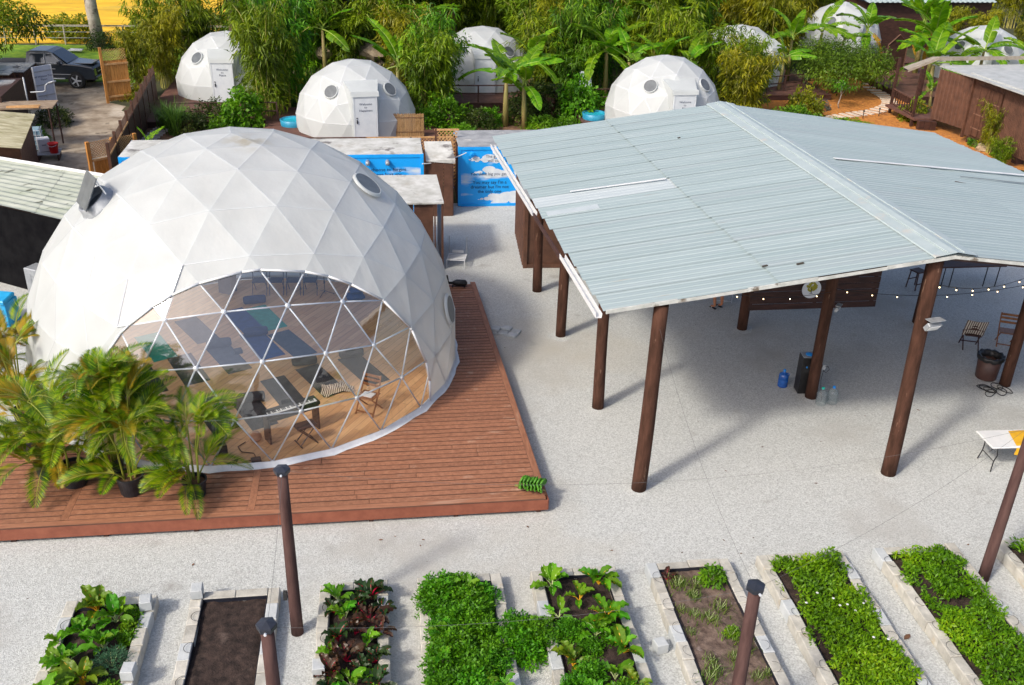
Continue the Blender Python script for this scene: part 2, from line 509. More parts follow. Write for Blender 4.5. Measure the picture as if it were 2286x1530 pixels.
def fabric_mesh(tris, name, m, sub=5, sag=0.03, cuts=()):
    """flat facets with a slight tension sag, sharp at strut lines; cuts = [(n,d)] keep n.p>d"""
    bm = bmesh.new(); idx = {}
    def V(p):
        k = tuple(round(c, 3) for c in p)
        if k not in idx: idx[k] = bm.verts.new(p)
        return idx[k]
    sharp = []
    for A, B, C in tris:
        nrm = (B - A).cross(C - A).normalized(); G = {}
        for i in range(sub + 1):
            for j in range(sub + 1 - i):
                u, v = i / sub, j / sub; w = 1 - u - v
                p = A * w + B * u + C * v - nrm * sag * 27 * u * v * w
                G[i, j] = (V(p), (i == 0), (j == 0), (i + j == sub))
        for i in range(sub):
            for j in range(sub - i):
                q = [(G[i, j], G[i + 1, j], G[i, j + 1])]
                if i + j < sub - 1: q.append((G[i + 1, j], G[i + 1, j + 1], G[i, j + 1]))
                for t in q:
                    try: f = bm.faces.new([e[0] for e in t])
                    except ValueError: continue
                    f.smooth = True
                    for a in range(3):
                        e1, e2 = t[a], t[(a + 1) % 3]
                        if any(e1[k] and e2[k] for k in (1, 2, 3)):
                            sharp.append((e1[0], e2[0]))
    for a, b in sharp:
        e = bm.edges.get((a, b))
        if e: e.smooth = False
    for n, d in cuts:
        bmesh.ops.bisect_plane(bm, geom=bm.verts[:] + bm.edges[:] + bm.faces[:], dist=1e-5, plane_co=n * d, plane_no=n, clear_inner=True)
    bm.normal_update()
    me = bpy.data.meshes.new(name); bm.to_mesh(me); bm.free()
    me.materials.append(m)
    return me

def fabric_material(name, base, trans):
    m = bpy.data.materials.new(name); m.use_nodes = True
    nt = m.node_tree; N = nt.nodes; L = nt.links
    bs = N['Principled BSDF']; out = N['Material Output']
    bs.inputs['Roughness'].default_value = .42; bs.inputs['Specular IOR Level'].default_value = .35
    tc = N.new('ShaderNodeTexCoord')
    n = N.new('ShaderNodeTexNoise'); n.inputs['Scale'].default_value = .8; n.inputs['Detail'].default_value = 6
    L.new(tc.outputs['Object'], n.inputs['Vector'])
    r = N.new('ShaderNodeValToRGB'); r.color_ramp.elements[0].color = (*[c * .90 for c in base], 1); r.color_ramp.elements[1].color = (*base, 1)
    r.color_ramp.elements[0].position = .35; r.color_ramp.elements[1].position = .6
    L.new(n.outputs['Fac'], r.inputs[0]); L.new(r.outputs[0], bs.inputs['Base Color'])
    n2 = N.new('ShaderNodeTexNoise'); n2.inputs['Scale'].default_value = 2.2; n2.inputs['Detail'].default_value = 3
    mp = N.new('ShaderNodeMapping'); mp.inputs['Scale'].default_value = (1, 1, .35)
    L.new(tc.outputs['Object'], mp.inputs['Vector']); L.new(mp.outputs[0], n2.inputs['Vector'])
    b = N.new('ShaderNodeBump'); b.inputs['Strength'].default_value = .35; b.inputs['Distance'].default_value = .08
    L.new(n2.outputs['Fac'], b.inputs['Height']); L.new(b.outputs[0], bs.inputs['Normal'])
    tr = N.new('ShaderNodeBsdfTranslucent'); tr.inputs[0].default_value = (*base, 1)
    ms = N.new('ShaderNodeMixShader'); ms.inputs[0].default_value = trans
    L.new(bs.outputs[0], ms.inputs[1]); L.new(tr.outputs[0], ms.inputs[2]); L.new(ms.outputs[0], out.inputs['Surface'])
    MATS[name] = m
    return m
M_COVER = fabric_material('white_membrane', (.725, .76, .755), .40)
def big_cover():
    m = M_COVER.copy(); m.name = 'white_membrane_weathered'
    nt = m.node_tree; N = nt.nodes; L = nt.links; bs = N['Principled BSDF']
    src = bs.inputs['Base Color'].links[0].from_socket
    tc = N.new('ShaderNodeTexCoord')
    def blotch(loc, rad, col, fac, sc, amt):
        nonlocal src
        mp = N.new('ShaderNodeVectorMath'); mp.operation = 'DISTANCE'; mp.inputs[1].default_value = loc
        n = N.new('ShaderNodeTexNoise'); n.inputs['Scale'].default_value = sc; n.inputs['Detail'].default_value = 5
        L.new(tc.outputs['Object'], mp.inputs[0]); L.new(tc.outputs['Object'], n.inputs['Vector'])
        mr = N.new('ShaderNodeMapRange'); mr.inputs[1].default_value = rad * .15; mr.inputs[2].default_value = rad; mr.inputs[3].default_value = 1; mr.inputs[4].default_value = 0
        L.new(mp.outputs['Value'], mr.inputs[0])
        rp = N.new('ShaderNodeValToRGB'); rp.color_ramp.elements[0].position = fac; rp.color_ramp.elements[1].position = fac + .15
        L.new(n.outputs['Fac'], rp.inputs[0])
        ml = N.new('ShaderNodeMath'); ml.operation = 'MULTIPLY'; L.new(mr.outputs[0], ml.inputs[0]); L.new(rp.outputs[0], ml.inputs[1])
        m2 = N.new('ShaderNodeMath'); m2.operation = 'MULTIPLY'; m2.inputs[1].default_value = amt; L.new(ml.outputs[0], m2.inputs[0])
        mx = N.new('ShaderNodeMix'); mx.data_type = 'RGBA'; L.new(m2.outputs[0], mx.inputs[0]); L.new(src, mx.inputs[6]); mx.inputs[7].default_value = (*col, 1)
        src = mx.outputs[2]
    blotch((-3.25, 24.0, 6.2), .75, (.40, .34, .20), .42, 2.6, .8)      # leaf-mould stain near the crown
    blotch((-3.7, 24.5, 5.0), 9.0, (.62, .64, .63), .56, .9, .35)       # rain-washed greyer panels
    blotch((-3.7, 24.5, 0.0), 6.5, (.50, .48, .43), .58, 3.5, .30)
    L.new(src, bs.inputs['Base Color'])
    return m
M_COVER_BIG = big_cover()
M_VINYL = film('clear_vinyl', (.97, .98, .99), .03, 2.5, .01)
M_PORT = film('window_pane', (.35, .38, .40), .06, 1.5, .05)
M_SEAM = mat('seam_grey', (.60, .62, .63), rough=.6)
M_FOLD = mat('white_vinyl_band', (.60, .62, .64), (.70, .71, .72), scale=5, rough=.35, bump=.3, bscale=4)

# ------------------------------------------------------------ the large dome
dome = empty('geodesic_dome', (0, 0, DZ), 0, 'large white geodesic dome with arched clear front on the deck', 'dome')
pts, tris = geod(5)
rotm = Matrix.Rotation(DPH, 3, 'Z')
W = []
for p in pts:
    q = rotm @ p * DR + Vector((DCX, DCY, DCZ))
    if -.16 < p.z < -.05: q.z = .47
    W.append(q - Vector((0, 0, DZ)))
keep = [t for t in tris if all(pts[i].z > -.16 for i in t)]
WN = Vector((.191, -.976, -.108)).normalized(); WD = -20.911 - WN.z * DZ     # window plane (dome-local z)
cov = fabric_mesh([(W[a], W[b], W[c]) for a, b, c in keep], 'cover', M_COVER, 6, .014, [(-WN, -WD)])
cov.materials[0] = M_COVER_BIG
link('cover', cov, dome)
# arched hem of the cover, slightly proud
DC = Vector((DCX, DCY, DCZ - DZ))
edges = {}
for t in keep:
    for a, b in ((t[0], t[1]), (t[1], t[2]), (t[2], t[0])): edges.setdefault((min(a, b), max(a, b)), []).append(t)
hem = []
for a, b in edges:
    pass
hp = []
for t in keep:                                            # polyline of the plane cut through the facets
    tri = [W[i] for i in t]; cs = []
    for i in range(3):
        p, q = tri[i], tri[(i + 1) % 3]; a, b = WN.dot(p) - WD, WN.dot(q) - WD
        if (a > 0) != (b > 0): cs.append(p.lerp(q, a / (a - b)))
    if len(cs) == 2: hp.append(cs)
hb = MB()
for p, q in hp:
    n = ((p + q) / 2 - DC).normalized()
    hb.tube([p + n * .015, q + n * .015], .028, 6)
hb.build('cover_hem', M_FOLD, dome, smooth=True)
for t in keep:                                            # clear panes, one object each
    poly = clip_poly([W[i] for i in t], WN, WD + .01)
    if len(poly) < 3: continue
    n = (poly[1] - poly[0]).cross(poly[2] - poly[0]).normalized()
    if n.dot(poly[0] - DC) < 0: n = -n
    # sheet with real thickness, so both faces are there
    me = bpy.data.meshes.new('pane'); me.from_pydata([tuple(p - n * .004) for p in poly], [], [tuple(range(len(poly)))])
    me.materials.append(M_VINYL)
    link('pane', me, dome)
M_STRUT = mat('strut_white_steel', (.52, .56, .60), (.64, .67, .70), scale=6, rough=.35, metal=.15)
rest = MB(); winv = set()
for (a, b), ts in edges.items():
    P, Q = W[a], W[b]
    Pi, Qi = P + (DC - P).normalized() * .05, Q + (DC - Q).normalized() * .05
    front = max(WN.dot(P), WN.dot(Q)) - WD > 0
    if len(ts) < 2 and P.z < .2 and Q.z < .2 and not front: continue
    if front:
        MB().tube([Pi, Qi], .020, 8).build('strut', M_STRUT, dome, smooth=True)
        winv |= {a, b}
    else:
        rest.tube([Pi, Qi], .027, 5, False)
tag(rest.build('frame', M_STRUT, dome), kind='stuff')
hubm = MB().lathe([(.0, -.03), (.05, -.03), (.06, 0), (.05, .02), (.0, .024)], n=10, cap=False).mesh('hub', M_STEEL, True)
for i in winv:
    if WN.dot(W[i]) - WD < 0: continue
    n = (W[i] - DC).normalized()
    link('hub', hubm, dome, W[i] - n * .03, n.to_track_quat('Z', 'Y').to_euler())
# welded seams on the cover: every second row line, thin and flat
sb = MB()
for (a, b), ts in edges.items():
    P, Q = W[a], W[b]
    if max(WN.dot(P), WN.dot(Q)) - WD > -.05 or min(P.z, Q.z) < .5: continue
    horiz = abs(P.z - Q.z) < .28 * (P - Q).length
    if horiz or rnd.random() < .33:
        n = ((P + Q) / 2 - DC).normalized(); d = (Q - P).normalized(); s_ = d.cross(n) * .008
        o_ = n * .006
        sb.add([P - s_ + o_, P + s_ + o_, Q + s_ + o_, Q - s_ + o_], [(0, 1, 2, 3)])
sb.build('seam', M_SEAM, dome)
# white skirt band round the foot
band = MB(); nB = 72
ring = sorted([W[i] for i in range(len(W)) if -.16 < pts[i].z < -.05], key=lambda p: math.atan2(p.y - DCY, p.x - DCX))
prof = []
for i in range(len(ring)):
    p, q = ring[i], ring[(i + 1) % len(ring)]
    for k in range(4):
        c = p.lerp(q, k / 4)
        if abs(math.atan2(q.y - DCY, q.x - DCX) - math.atan2(p.y - DCY, p.x - DCX)) > 3: c = p.lerp(q, k / 4)
        prof.append(c)
n = len(prof); vs = []; fs = []
for i, c in enumerate(prof):
    d = Vector((c.x - DCX, c.y - DCY, 0)).normalized(); w = .02 * math.sin(i * 2.3)
    for k, (o, z) in enumerate(((.0, .12), (.035, .05), (.06 + w, .012), (.11 + w, .008))):
        vs.append((c.x + d.x * o, c.y + d.y * o, z))
for i in range(n):
    j = (i + 1) % n
    for k in range(3): fs.append((i * 4 + k, j * 4 + k, j * 4 + k + 1, i * 4 + k + 1))
MB().add(vs, fs).build('base_skirt', M_FOLD, dome, smooth=True)
# wooden floor inside
def plank_material():
    m = bpy.data.materials.new('laminate_planks'); m.use_nodes = True
    nt = m.node_tree; N = nt.nodes; L = nt.links; bs = N['Principled BSDF']
    bs.inputs['Roughness'].default_value = .38
    tc = N.new('ShaderNodeTexCoord'); mp = N.new('ShaderNodeMapping'); mp.inputs['Rotation'].default_value = (0, 0, R(-58))
    L.new(tc.outputs['Object'], mp.inputs['Vector'])
    br = N.new('ShaderNodeTexBrick'); br.inputs['Scale'].default_value = 1
    br.inputs['Brick Width'].default_value = 1.6; br.inputs['Row Height'].default_value = .19; br.inputs['Mortar Size'].default_value = .004
    br.inputs['Color1'].default_value = (.62, .33, .14, 1); br.inputs['Color2'].default_value = (.78, .46, .22, 1); br.inputs['Mortar'].default_value = (.16, .08, .04, 1)
    L.new(mp.outputs[0], br.inputs['Vector'])
    n = N.new('ShaderNodeTexNoise'); n.inputs['Scale'].default_value = 3; n.inputs['Detail'].default_value = 8
    m2 = N.new('ShaderNodeMapping'); m2.inputs['Scale'].default_value = (.5, 7, 1); L.new(mp.outputs[0], m2.inputs['Vector']); L.new(m2.outputs[0], n.inputs['Vector'])
    mx = N.new('ShaderNodeMix'); mx.data_type = 'RGBA'; mx.blend_type = 'MULTIPLY'; mx.inputs[0].default_value = .3
    r = N.new('ShaderNodeValToRGB'); r.color_ramp.elements[0].color = (.45, .42, .4, 1); r.color_ramp.elements[0].position = .3; r.color_ramp.elements[1].position = .62
    L.new(n.outputs['Fac'], r.inputs[0]); L.new(br.outputs['Color'], mx.inputs[6]); L.new(r.outputs[0], mx.inputs[7])
    L.new(mx.outputs[2], bs.inputs['Base Color'])
    return m
fl = MB().prism([(DCX + 5.42 * math.cos(2 * math.pi * k / 60), DCY + 5.42 * math.sin(2 * math.pi * k / 60)) for k in range(60)], -.03, .05)
fl.build('floor', plank_material(), dome)
FZ = DZ + .05
# the vinyl panel that runs on over the white cover at the upper left of the opening (it catches the sun)
def nearest(px):
    return min(range(len(W)), key=lambda i: (W[i] - px).length)
M_GLOSSY = film('vinyl_overlap', (1, 1, 1), .14, 1.6, .35)
for t in keep:
    c = sum((W[i] for i in t), Vector()) / 3 - DC
    nn = c.normalized()
    if (nn - Vector((-.225, -.775, .595))).length < .13 :
        poly = clip_poly([W[i] for i in t], -WN, -WD + .02)
        if len(poly) >= 3:
            me = bpy.data.meshes.new('vinyl_overlap'); me.from_pydata([tuple(p + nn * .018) for p in poly], [], [tuple(range(len(poly)))])
            me.materials.append(M_GLOSSY)
            link('vinyl_overlap', me, dome)
            bd = MB()
            for i in range(len(poly)): bd.tube([poly[i] + nn * .02, poly[(i + 1) % len(poly)] + nn * .02], .014, 5)
            bd.build('vinyl_hem', M_FOLD, dome)
# round windows and the roof vent
def port(parent, centre, c0, rad, m_ring, name='round_window'):
    nn = (Vector(centre) - Vector(c0)).normalized()
    e = nn.to_track_quat('Z', 'Y').to_euler()
    o = MB().lathe([(rad * .90, .0), (rad * .90, .04), (rad * 1.0, .035), (rad * 1.05, -.03)], n=28, cap=False).build(name, m_ring, parent, Vector(centre) , rot=e, smooth=True)
    MB().lathe([(0.0, .0), (rad * .92, .0)], n=28, cap=False).build('pane', M_PORT_DARK, o, (0, 0, .035))
    return o
M_PORT_DARK = mat('window_grey', (.09, .10, .11), (.14, .155, .165), scale=3, rough=.4, spec=.25)
for p, r_ in (((-.405, 23.749, 5.494), .40), ((1.594, 23.205, 2.251), .40)):
    v = Vector(p) - Vector((DCX, DCY, DCZ)); v = v.normalized() * (DR + .01)
    port(dome, tuple(v + DC), DC, r_, M_COVER)
v = (Vector((-6.702, 22.868, 5.457)) - Vector((DCX, DCY, DCZ))).normalized()
vent_rot = v.to_track_quat('Z', 'Y').to_euler()
vent = MB().lathe([(.46, -.1), (.50, .02), (.44, .05), (.40, .22), (.36, .24), (.34, .05)], n=26, cap=False).build('roof_vent', M_GREY, dome, v * (DR - .1) + DC, rot=vent_rot, smooth=True)
MB().lathe([(0, .0), (.35, .0)], n=26, cap=False).build('vent_pane', M_PORT_DARK, vent, (0, 0, .06))
hood = MB(); hood.add([(-.42, -.30, .26), (.42, -.30, .26), (.42, .42, .62), (-.42, .42, .62), (-.42, -.30, .235), (.42, -.30, .235), (.42, .42, .595), (-.42, .42, .595)],
                      [(0, 1, 2, 3), (7, 6, 5, 4), (0, 4, 5, 1), (1, 5, 6, 2), (2, 6, 7, 3), (3, 7, 4, 0)])
hood.build('vent_flap', M_PORT_DARK, vent)
for sx in (-.38, .38): MB().tube([(sx, .3, .2), (sx, .38, .58)], .018, 6).build('stay', M_STEEL, vent)
# ------------------------------------------------------------ pavilion
M_ROOF = mat('galvanised_roof', (.285, .355, .355), (.34, .405, .405), scale=2.2, rough=.5, metal=.0, bump=.06, rand=.03, spec=.55, stretch=(.35, 1.6, 1),
             stains=[((.30, .34, .35), .55, .58, .2), ((.30, .27, .22), 5.0, .70, .04)])
M_ROOFNEW = mat('white_roof_sheet', (.42, .47, .475), (.47, .515, .52), scale=2, rough=.4, spec=.5)
M_RIDGE = mat('ridge_cap_pale', (.33, .395, .395), (.39, .45, .45), scale=2.5, rough=.45, stains=[((.45, .43, .38), 2.2, .60, .15)])
PAV = empty('pavilion', (0, 0, 0), 0, 'open pavilion with low gabled corrugated metal roof on brown posts', 'pavilion')
def eaveL(y): return 4.37 - .060 * (y - 17.9)
def ridgeX(y): return 11.86 - .045 * (y - 17.75)
def eaveR(y): return 20.2 - .085 * (y - 17.9)
ZE, ZR = 4.65, 5.68
YF, YB = 17.72, 31.45
nsh = 17; sw = (YB - YF) / nsh
def sheet_mesh(name, side, row, m):
    """one ribbed sheet, local: u along slope 0..1 (unit length in x), v across"""
    v = []; f = []; pitch = .20; nr = int(round((sw + .06) / pitch * 1))
    xs = [0, .25, .5, .75, 1]; ys = []
    nrib = 4; p = (sw + .03) / nrib
    for k in range(nrib):
        b = -(sw + .03) / 2 + k * p
        ys += [(b, 0), (b + p * .34, 0), (b + p * .46, .010), (b + p * .62, .010), (b + p * .74, 0)]
    ys.append((-(sw + .03) / 2 + nrib * p, 0))
    for x in xs:
        for y, z in ys: v.append((x, y, z))
    n = len(ys)
    for i in range(len(xs) - 1):
        for j in range(n - 1): f.append((i * n + j, (i + 1) * n + j, (i + 1) * n + j + 1, i * n + j + 1))
    me = bpy.data.meshes.new(name); me.from_pydata(v, [], f); me.materials.append(m)
    return me
SM = sheet_mesh('roof_sheet', 0, 0, M_ROOF); SMW = sheet_mesh('roof_sheet', 0, 0, M_ROOFNEW)
def place_sheet(p, q, me, lift=0.0, half=0.0):
    p, q = Vector(p), Vector(q); d = q - p
    rz = math.atan2(d.y, d.x); ry = -math.atan2(d.z, math.hypot(d.x, d.y))
    return link('roof_sheet', me, PAV, p + Vector((0, 0, lift)), (0, ry, rz), (d.length, 1, 1))
for i in range(nsh):
    y = YF + (i + .5) * sw
    xe, xr, xq = eaveL(y), ridgeX(y), eaveR(y)
    mid = .50
    pm = (xe + (xr - xe) * mid, ZE + (ZR - ZE) * mid)
    white = i in (7, 8)
    jl = rnd.uniform(-.03, .03)
    place_sheet((xe + jl, y, ZE), (pm[0] + .12, y, pm[1] + .017), SMW if i == 8 else SM, .001 * (i % 2))
    place_sheet((pm[0] - .05, y, pm[1]), (xr, y, ZR), SM, .016 + .001 * (i % 2))
    pm = (xq + (xr - xq) * .5, ZE + (ZR - ZE) * .5)
    place_sheet((xq + jl, y, ZE), (pm[0] - .12, y, pm[1] + .017), SM, .001 * (i % 2))
    place_sheet((pm[0] + .05, y, pm[1]), (xr, y, ZR), SM, .016 + .001 * (i % 2))
# ridge cap, slightly proud of the ribs
for s in (-1, 1):
    vs = []
    for y in (YF - .05, YB + .05):
        xr = ridgeX(y); dx = .48 * s; slope = (ZR - ZE) / (xr - (eaveL(y) if s < 0 else eaveR(y)))
        for fx, up in ((0, .085), (.5, .07), (.97, .062), (1.0, .035)):
            vs.append((xr + dx * fx, y, ZR + up - abs(dx * fx * slope)))
    MB().add(vs, [(0, 1, 5, 4), (1, 2, 6, 5), (2, 3, 7, 6)]).build('ridge_cap', M_RIDGE, PAV)
for k in (.18, -.18):
    MB().tube([(ridgeX(YF) + k, YF, ZR + .083 - abs(k) * .14), (ridgeX(YB) + k, YB, ZR + .083 - abs(k) * .14)], .02, 6).build('ridge_roll', M_RIDGE, PAV)
# flashings and marks
def on_roof(x, y, up=.0):
    xr = ridgeX(y); xe = eaveL(y) if x < xr else eaveR(y)
    return (x, y, ZR - (ZR - ZE) * abs(x - xr) / abs(xe - xr) + up)
def strip(name, a, b, w, m, up=.05, th=.012):
    A, B = Vector(on_roof(*a, up)), Vector(on_roof(*b, up)); d = (B - A).normalized(); s = d.cross(Vector((0, 0, 1))).normalized() * w / 2
    u = Vector((0, 0, th))
    MB().add([A - s, A + s, B + s, B - s, A - s + u, A + s + u, B + s + u, B - s + u],
             [(3, 2, 1, 0), (4, 5, 6, 7), (0, 1, 5, 4), (1, 2, 6, 5), (2, 3, 7, 6), (3, 0, 4, 7)]).build(name, m, PAV)
strip('flashing', (12.5, 25.2), (19.2, 26.1), .13, M_WHITE)
strip('flashing', (5.0, 24.95), (7.6, 24.85), .07, M_WHITE)
strip('flashing', (4.15, 23.62), (5.5, 23.62), .34, M_ROOFNEW, .016, .006)
for a, b, w in (((16.2, 24.9), (19.4, 25.1), .05),): strip('tar_line', a, b, w, mat('tar', (.12, .13, .14), rough=.8), .040, .006)
for x, y, l in ((8.7, 18.4, .16), (8.0, 18.55, .12), (8.9, 28.3, .08)): strip('debris', (x, y), (x + l, y + .02), .05, mat('leaf_litter', (.05, .04, .03), rough=.9), .03, .02)
# fascia boards, worn white, in uneven lengths
M_TRIM = mat('worn_white_trim', (.40, .41, .38), (.58, .59, .56), scale=3, rough=.6, bump=.3, bscale=9, stains=[((.16, .13, .10), 2.2, .59, .06)])
def fascia(x0, x1, y, nseg):
    for k in range(nseg):
        a = x0 + (x1 - x0) * k / nseg; b = x0 + (x1 - x0) * (k + 1) / nseg
        A, B = Vector(on_roof(a, y, -.03)), Vector(on_roof(b, y, -.03)); h = .038 + rnd.uniform(-.008, .008); j = rnd.uniform(-.012, .012)
        t = Vector((0, .035, 0)); u = Vector((0, 0, h)); o = Vector((0, -.03 + j, rnd.uniform(-.015, .01)))
        MB().add([A + o - u, B + o - u, B + o + u, A + o + u, A + o - u + t, B + o - u + t, B + o + u + t, A + o + u + t],
                 [(0, 1, 2, 3), (7, 6, 5, 4), (0, 4, 5, 1), (3, 2, 6, 7), (0, 3, 7, 4), (1, 5, 6, 2)]).build('fascia', M_TRIM, PAV)
fascia(eaveL(YF) + .05, ridgeX(YF), YF, 5)
fascia(ridgeX(YF), eaveR(YF), YF, 5)
def gutter(ya, yb, dz=0.0):
    pa, pb = Vector((eaveL(ya) - .09, ya, ZE - .10 + dz)), Vector((eaveL(yb) - .09, yb, ZE - .13 + dz))
    prof = [(-.075, .07), (-.07, -.05), (.06, -.05), (.07, .05), (.058, .05), (.05, -.036), (-.058, -.036), (-.062, .07)]
    vs = []; n = len(prof)
    for p in (pa, pb):
        for x, z in prof: vs.append((p.x + x, p.y, p.z + z))
    fs = [(i, (i + 1) % n, n + (i + 1) % n, n + i) for i in range(n)] + [tuple(range(n))[::-1], tuple(range(n, 2 * n))]
    MB().add(vs, fs).build('gutter', M_WHITE, PAV)
gutter(30.6, 24.1); gutter(20.95, 17.72, .02)
MB().box((eaveL(24) - .02, 22.5, ZE - .16), (.04, 3.2, .12), rz=.06).build('eave_board', M_DARKWOOD, PAV)
# dark sheets added under the roof to cut bounce light on the ground
M_BOUNCE_BLOCKER = mat('bounce_blocker_dark', (.035, .020, .014), (.07, .040, .028), scale=3, rough=.85, stretch=(.5, 3, 1))
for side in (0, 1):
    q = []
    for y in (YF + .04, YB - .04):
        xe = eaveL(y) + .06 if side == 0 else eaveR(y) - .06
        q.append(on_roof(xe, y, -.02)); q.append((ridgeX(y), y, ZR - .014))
    MB().add([q[0], q[1], q[3], q[2]], [(0, 1, 2, 3)]).build('bounce_blocker', M_BOUNCE_BLOCKER, PAV)
# posts
M_FILL = mat('sandy_fill', (.26, .23, .19), (.42, .40, .36), scale=14, rough=1, bump=.8, bscale=40)
post_spots = [(5.56, 17.9), (11.66, 17.98), (5.37, 21.62), (11.27, 21.64), (17.07, 21.86), (5.14, 25.9), (10.83, 25.92), (16.6, 25.95), (4.91, 29.27), (10.6, 29.6), (16.2, 29.6), (17.6, 17.95)]
for i, (x, y) in enumerate(post_spots):
    zt = on_roof(x, y)[2] - .12
    lean = .10 if i == 0 else (-.03 if i == 1 else 0)
    rad = .165 if i < 2 else .15
    prof = []
    b = MB(); n = 9
    pts_ = []; rr = []
    for k in range(n + 1):
        t = k / n
        pts_.append((lean * t + .012 * math.sin(5 * t + i), .012 * math.cos(4 * t + 2 * i), zt * t - .02)); rr.append(rad * (1.04 - .10 * t) * (1 + .02 * math.sin(7 * t + i)))
    b.tube(pts_, rr, 14)
    b.build('post', M_POST, PAV, (x, y, 0), smooth=True)
    ds = MB(); ds.lathe([(rad * .9, .030), (rad * 1.25, .022), (rad * 1.7, .010), (rad * 2.3, .0055)], n=18, cap=False)
    ds.v = [(vx * (1 + .18 * math.sin(3 * math.atan2(vy, vx) + i)), vy * (1 + .15 * math.cos(2 * math.atan2(vy, vx) + 2 * i)), vz) for vx, vy, vz in ds.v]
    ds.build('base_fill', M_GRAVEL, PAV, (x, y, 0), smooth=True)
# beams and rafters under the roof
for yb_ in (17.98, 21.7, 25.9, 29.5):
    for side in (0, 1):
        xa, xb = (eaveL(yb_) + .25, ridgeX(yb_)) if side == 0 else (ridgeX(yb_), eaveR(yb_) - .25)
        A, B = Vector(on_roof(xa, yb_, -.13)), Vector(on_roof(xb, yb_, -.13)); u = Vector((0, 0, .06)); t = Vector((0, .045, 0))
        MB().add([A - u - t, B - u - t, B + u - t, A + u - t, A - u + t, B - u + t, B + u + t, A + u + t],
                 [(0, 1, 2, 3), (7, 6, 5, 4), (0, 4, 5, 1), (3, 2, 6, 7), (0, 3, 7, 4), (1, 5, 6, 2)]).build('rafter', M_DARKWOOD, PAV)
for fx in (.06, .25, .5, .75, .96):
    for side in (0, 1):
        if side == 1 and fx > .9: continue
        P = []
        for y in (YF + .06, YB - .1):
            xe = eaveL(y) if side == 0 else eaveR(y)
            P.append(Vector(on_roof(xe + (ridgeX(y) - xe) * fx, y, -.055)))
        A, B = P; u = Vector((0, 0, .04)); t = Vector((.04, 0, 0))
        MB().add([A - u - t, A - u + t, A + u + t, A + u - t, B - u - t, B - u + t, B + u + t, B + u - t],
                 [(0, 1, 2, 3), (7, 6, 5, 4), (0, 4, 5, 1), (3, 2, 6, 7), (0, 3, 7, 4), (1, 5, 6, 2)]).build('purlin', M_DARKWOOD, PAV)

# slatted board panel with the round sign between two inner posts
BP = empty('board_screen', (12.9, 25.8, 0), 0, 'dark brown horizontal board screen hung between pavilion posts', 'screen')
for k in range(6):
    MB().box((0, rnd.uniform(-.006, .006), .80 + k * .205), (4.15, .03, .192), bev=.004).build('board', M_DARKWOOD, BP)
for x in (-1.95, .1, 1.95): MB().box((x, .05, 1.32), (.09, .07, 1.22)).build('batten', M_DARKWOOD, BP)
SG = empty('round_sign', (12.76, 25.72, 1.40), 0, 'round white sign with an olive tree emblem on the board screen', 'sign')
o = MB().lathe([(0, 0), (.30, 0), (.30, .02), (0, .02)], n=40, cap=False).build('disc', mat('sign_white', (.72, .74, .76), (.78, .79, .80), scale=3, rough=.5), SG, rot=(R(90), 0, 0))
crown = MB(); rr = random.Random(5)
for k in range(70):
    a = rr.uniform(0, 6.28); d = .155 * math.sqrt(rr.random()); x, z = d * math.cos(a), .07 + d * .92 * math.sin(a); s = rr.uniform(.022, .04)
    crown.add([(x + s * math.cos(t), -.0245 - k * .00002, z + s * math.sin(t)) for t in [i * 1.047 for i in range(6)]], [tuple(range(6))])
crown.build('emblem_crown', mat('emblem_olive', (.30, .27, .02), (.42, .38, .04), scale=30, rough=.6), SG)
MB().add([(-.012, -.027, -.14), (.012, -.027, -.14), (.01, -.027, .03), (-.01, -.027, .03)], [(0, 1, 2, 3)]).add([(-.06, -.027, -.145), (.06, -.027, -.145), (.04, -.027, -.13), (-.04, -.027, -.13)], [(0, 1, 2, 3)]).build('emblem_trunk', M_BLACK, SG)

# ------------------------------------------------------------ things under and around the pavilion
def jug(name, loc, cap, body, label):
    t = empty(name, loc, rnd.uniform(0, 6), label, 'jug', 'water jugs by the pavilion post')
    MB().lathe([(0, 0), (.125, 0), (.138, .02), (.138, .09), (.13, .105), (.138, .12), (.138, .21), (.13, .225), (.138, .24), (.138, .33), (.12, .39), (.06, .43), (.032, .45), (.032, .49), (0, .49)], n=22, cap=False).build('bottle', body, t, smooth=True)
    MB().lathe([(0, 0), (.04, 0), (.04, .045), (.03, .055), (0, .055)], n=14, cap=False).build('cap', cap, t, (0, 0, .47))
    MB().tube([(.05, 0, .40), (.10, 0, .44), (.14, 0, .42), (.135, 0, .36)], .012, 6).build('handle', body, t)
    return t
M_BLUEJUG = mat('blue_bottle', (.01, .07, .30), (.02, .12, .42), scale=4, rough=.12, spec=.7)
M_CLEAR = film('clear_bottle', (.80, .86, .86), .05, 1.45, .10)
M_BLUECAP = mat('blue_cap', (.02, .25, .70), rough=.4); M_TEALCAP = mat('teal_cap', (.02, .45, .35), rough=.4)
jug('water_jug', (10.74, 22.35, 0), M_BLUECAP, M_BLUEJUG, 'full blue water jug left of the black water cooler')
jug('water_jug', (11.40, 21.30, 0), M_TEALCAP, M_CLEAR, 'empty clear jug with green cap touching the pavilion post')
jug('water_jug', (11.72, 21.33, 0), M_BLUECAP, M_CLEAR, 'empty clear jug with blue cap, right of the green-capped one')
WCo = empty('water_cooler', (11.18, 22.05, 0), R(-6), 'tall black water cooler behind a pavilion post', 'water cooler')
MB().box((0, 0, .55), (.34, .36, 1.10), bev=.015).build('body', M_BLACK, WCo)
MB().box((0, 0, 1.112), (.33, .35, .02), bev=.004).build('top_plate', M_GREY, WCo)
MB().box((0, -.185, .78), (.22, .02, .26), bev=.004).build('tap_recess', M_RUBBER, WCo)
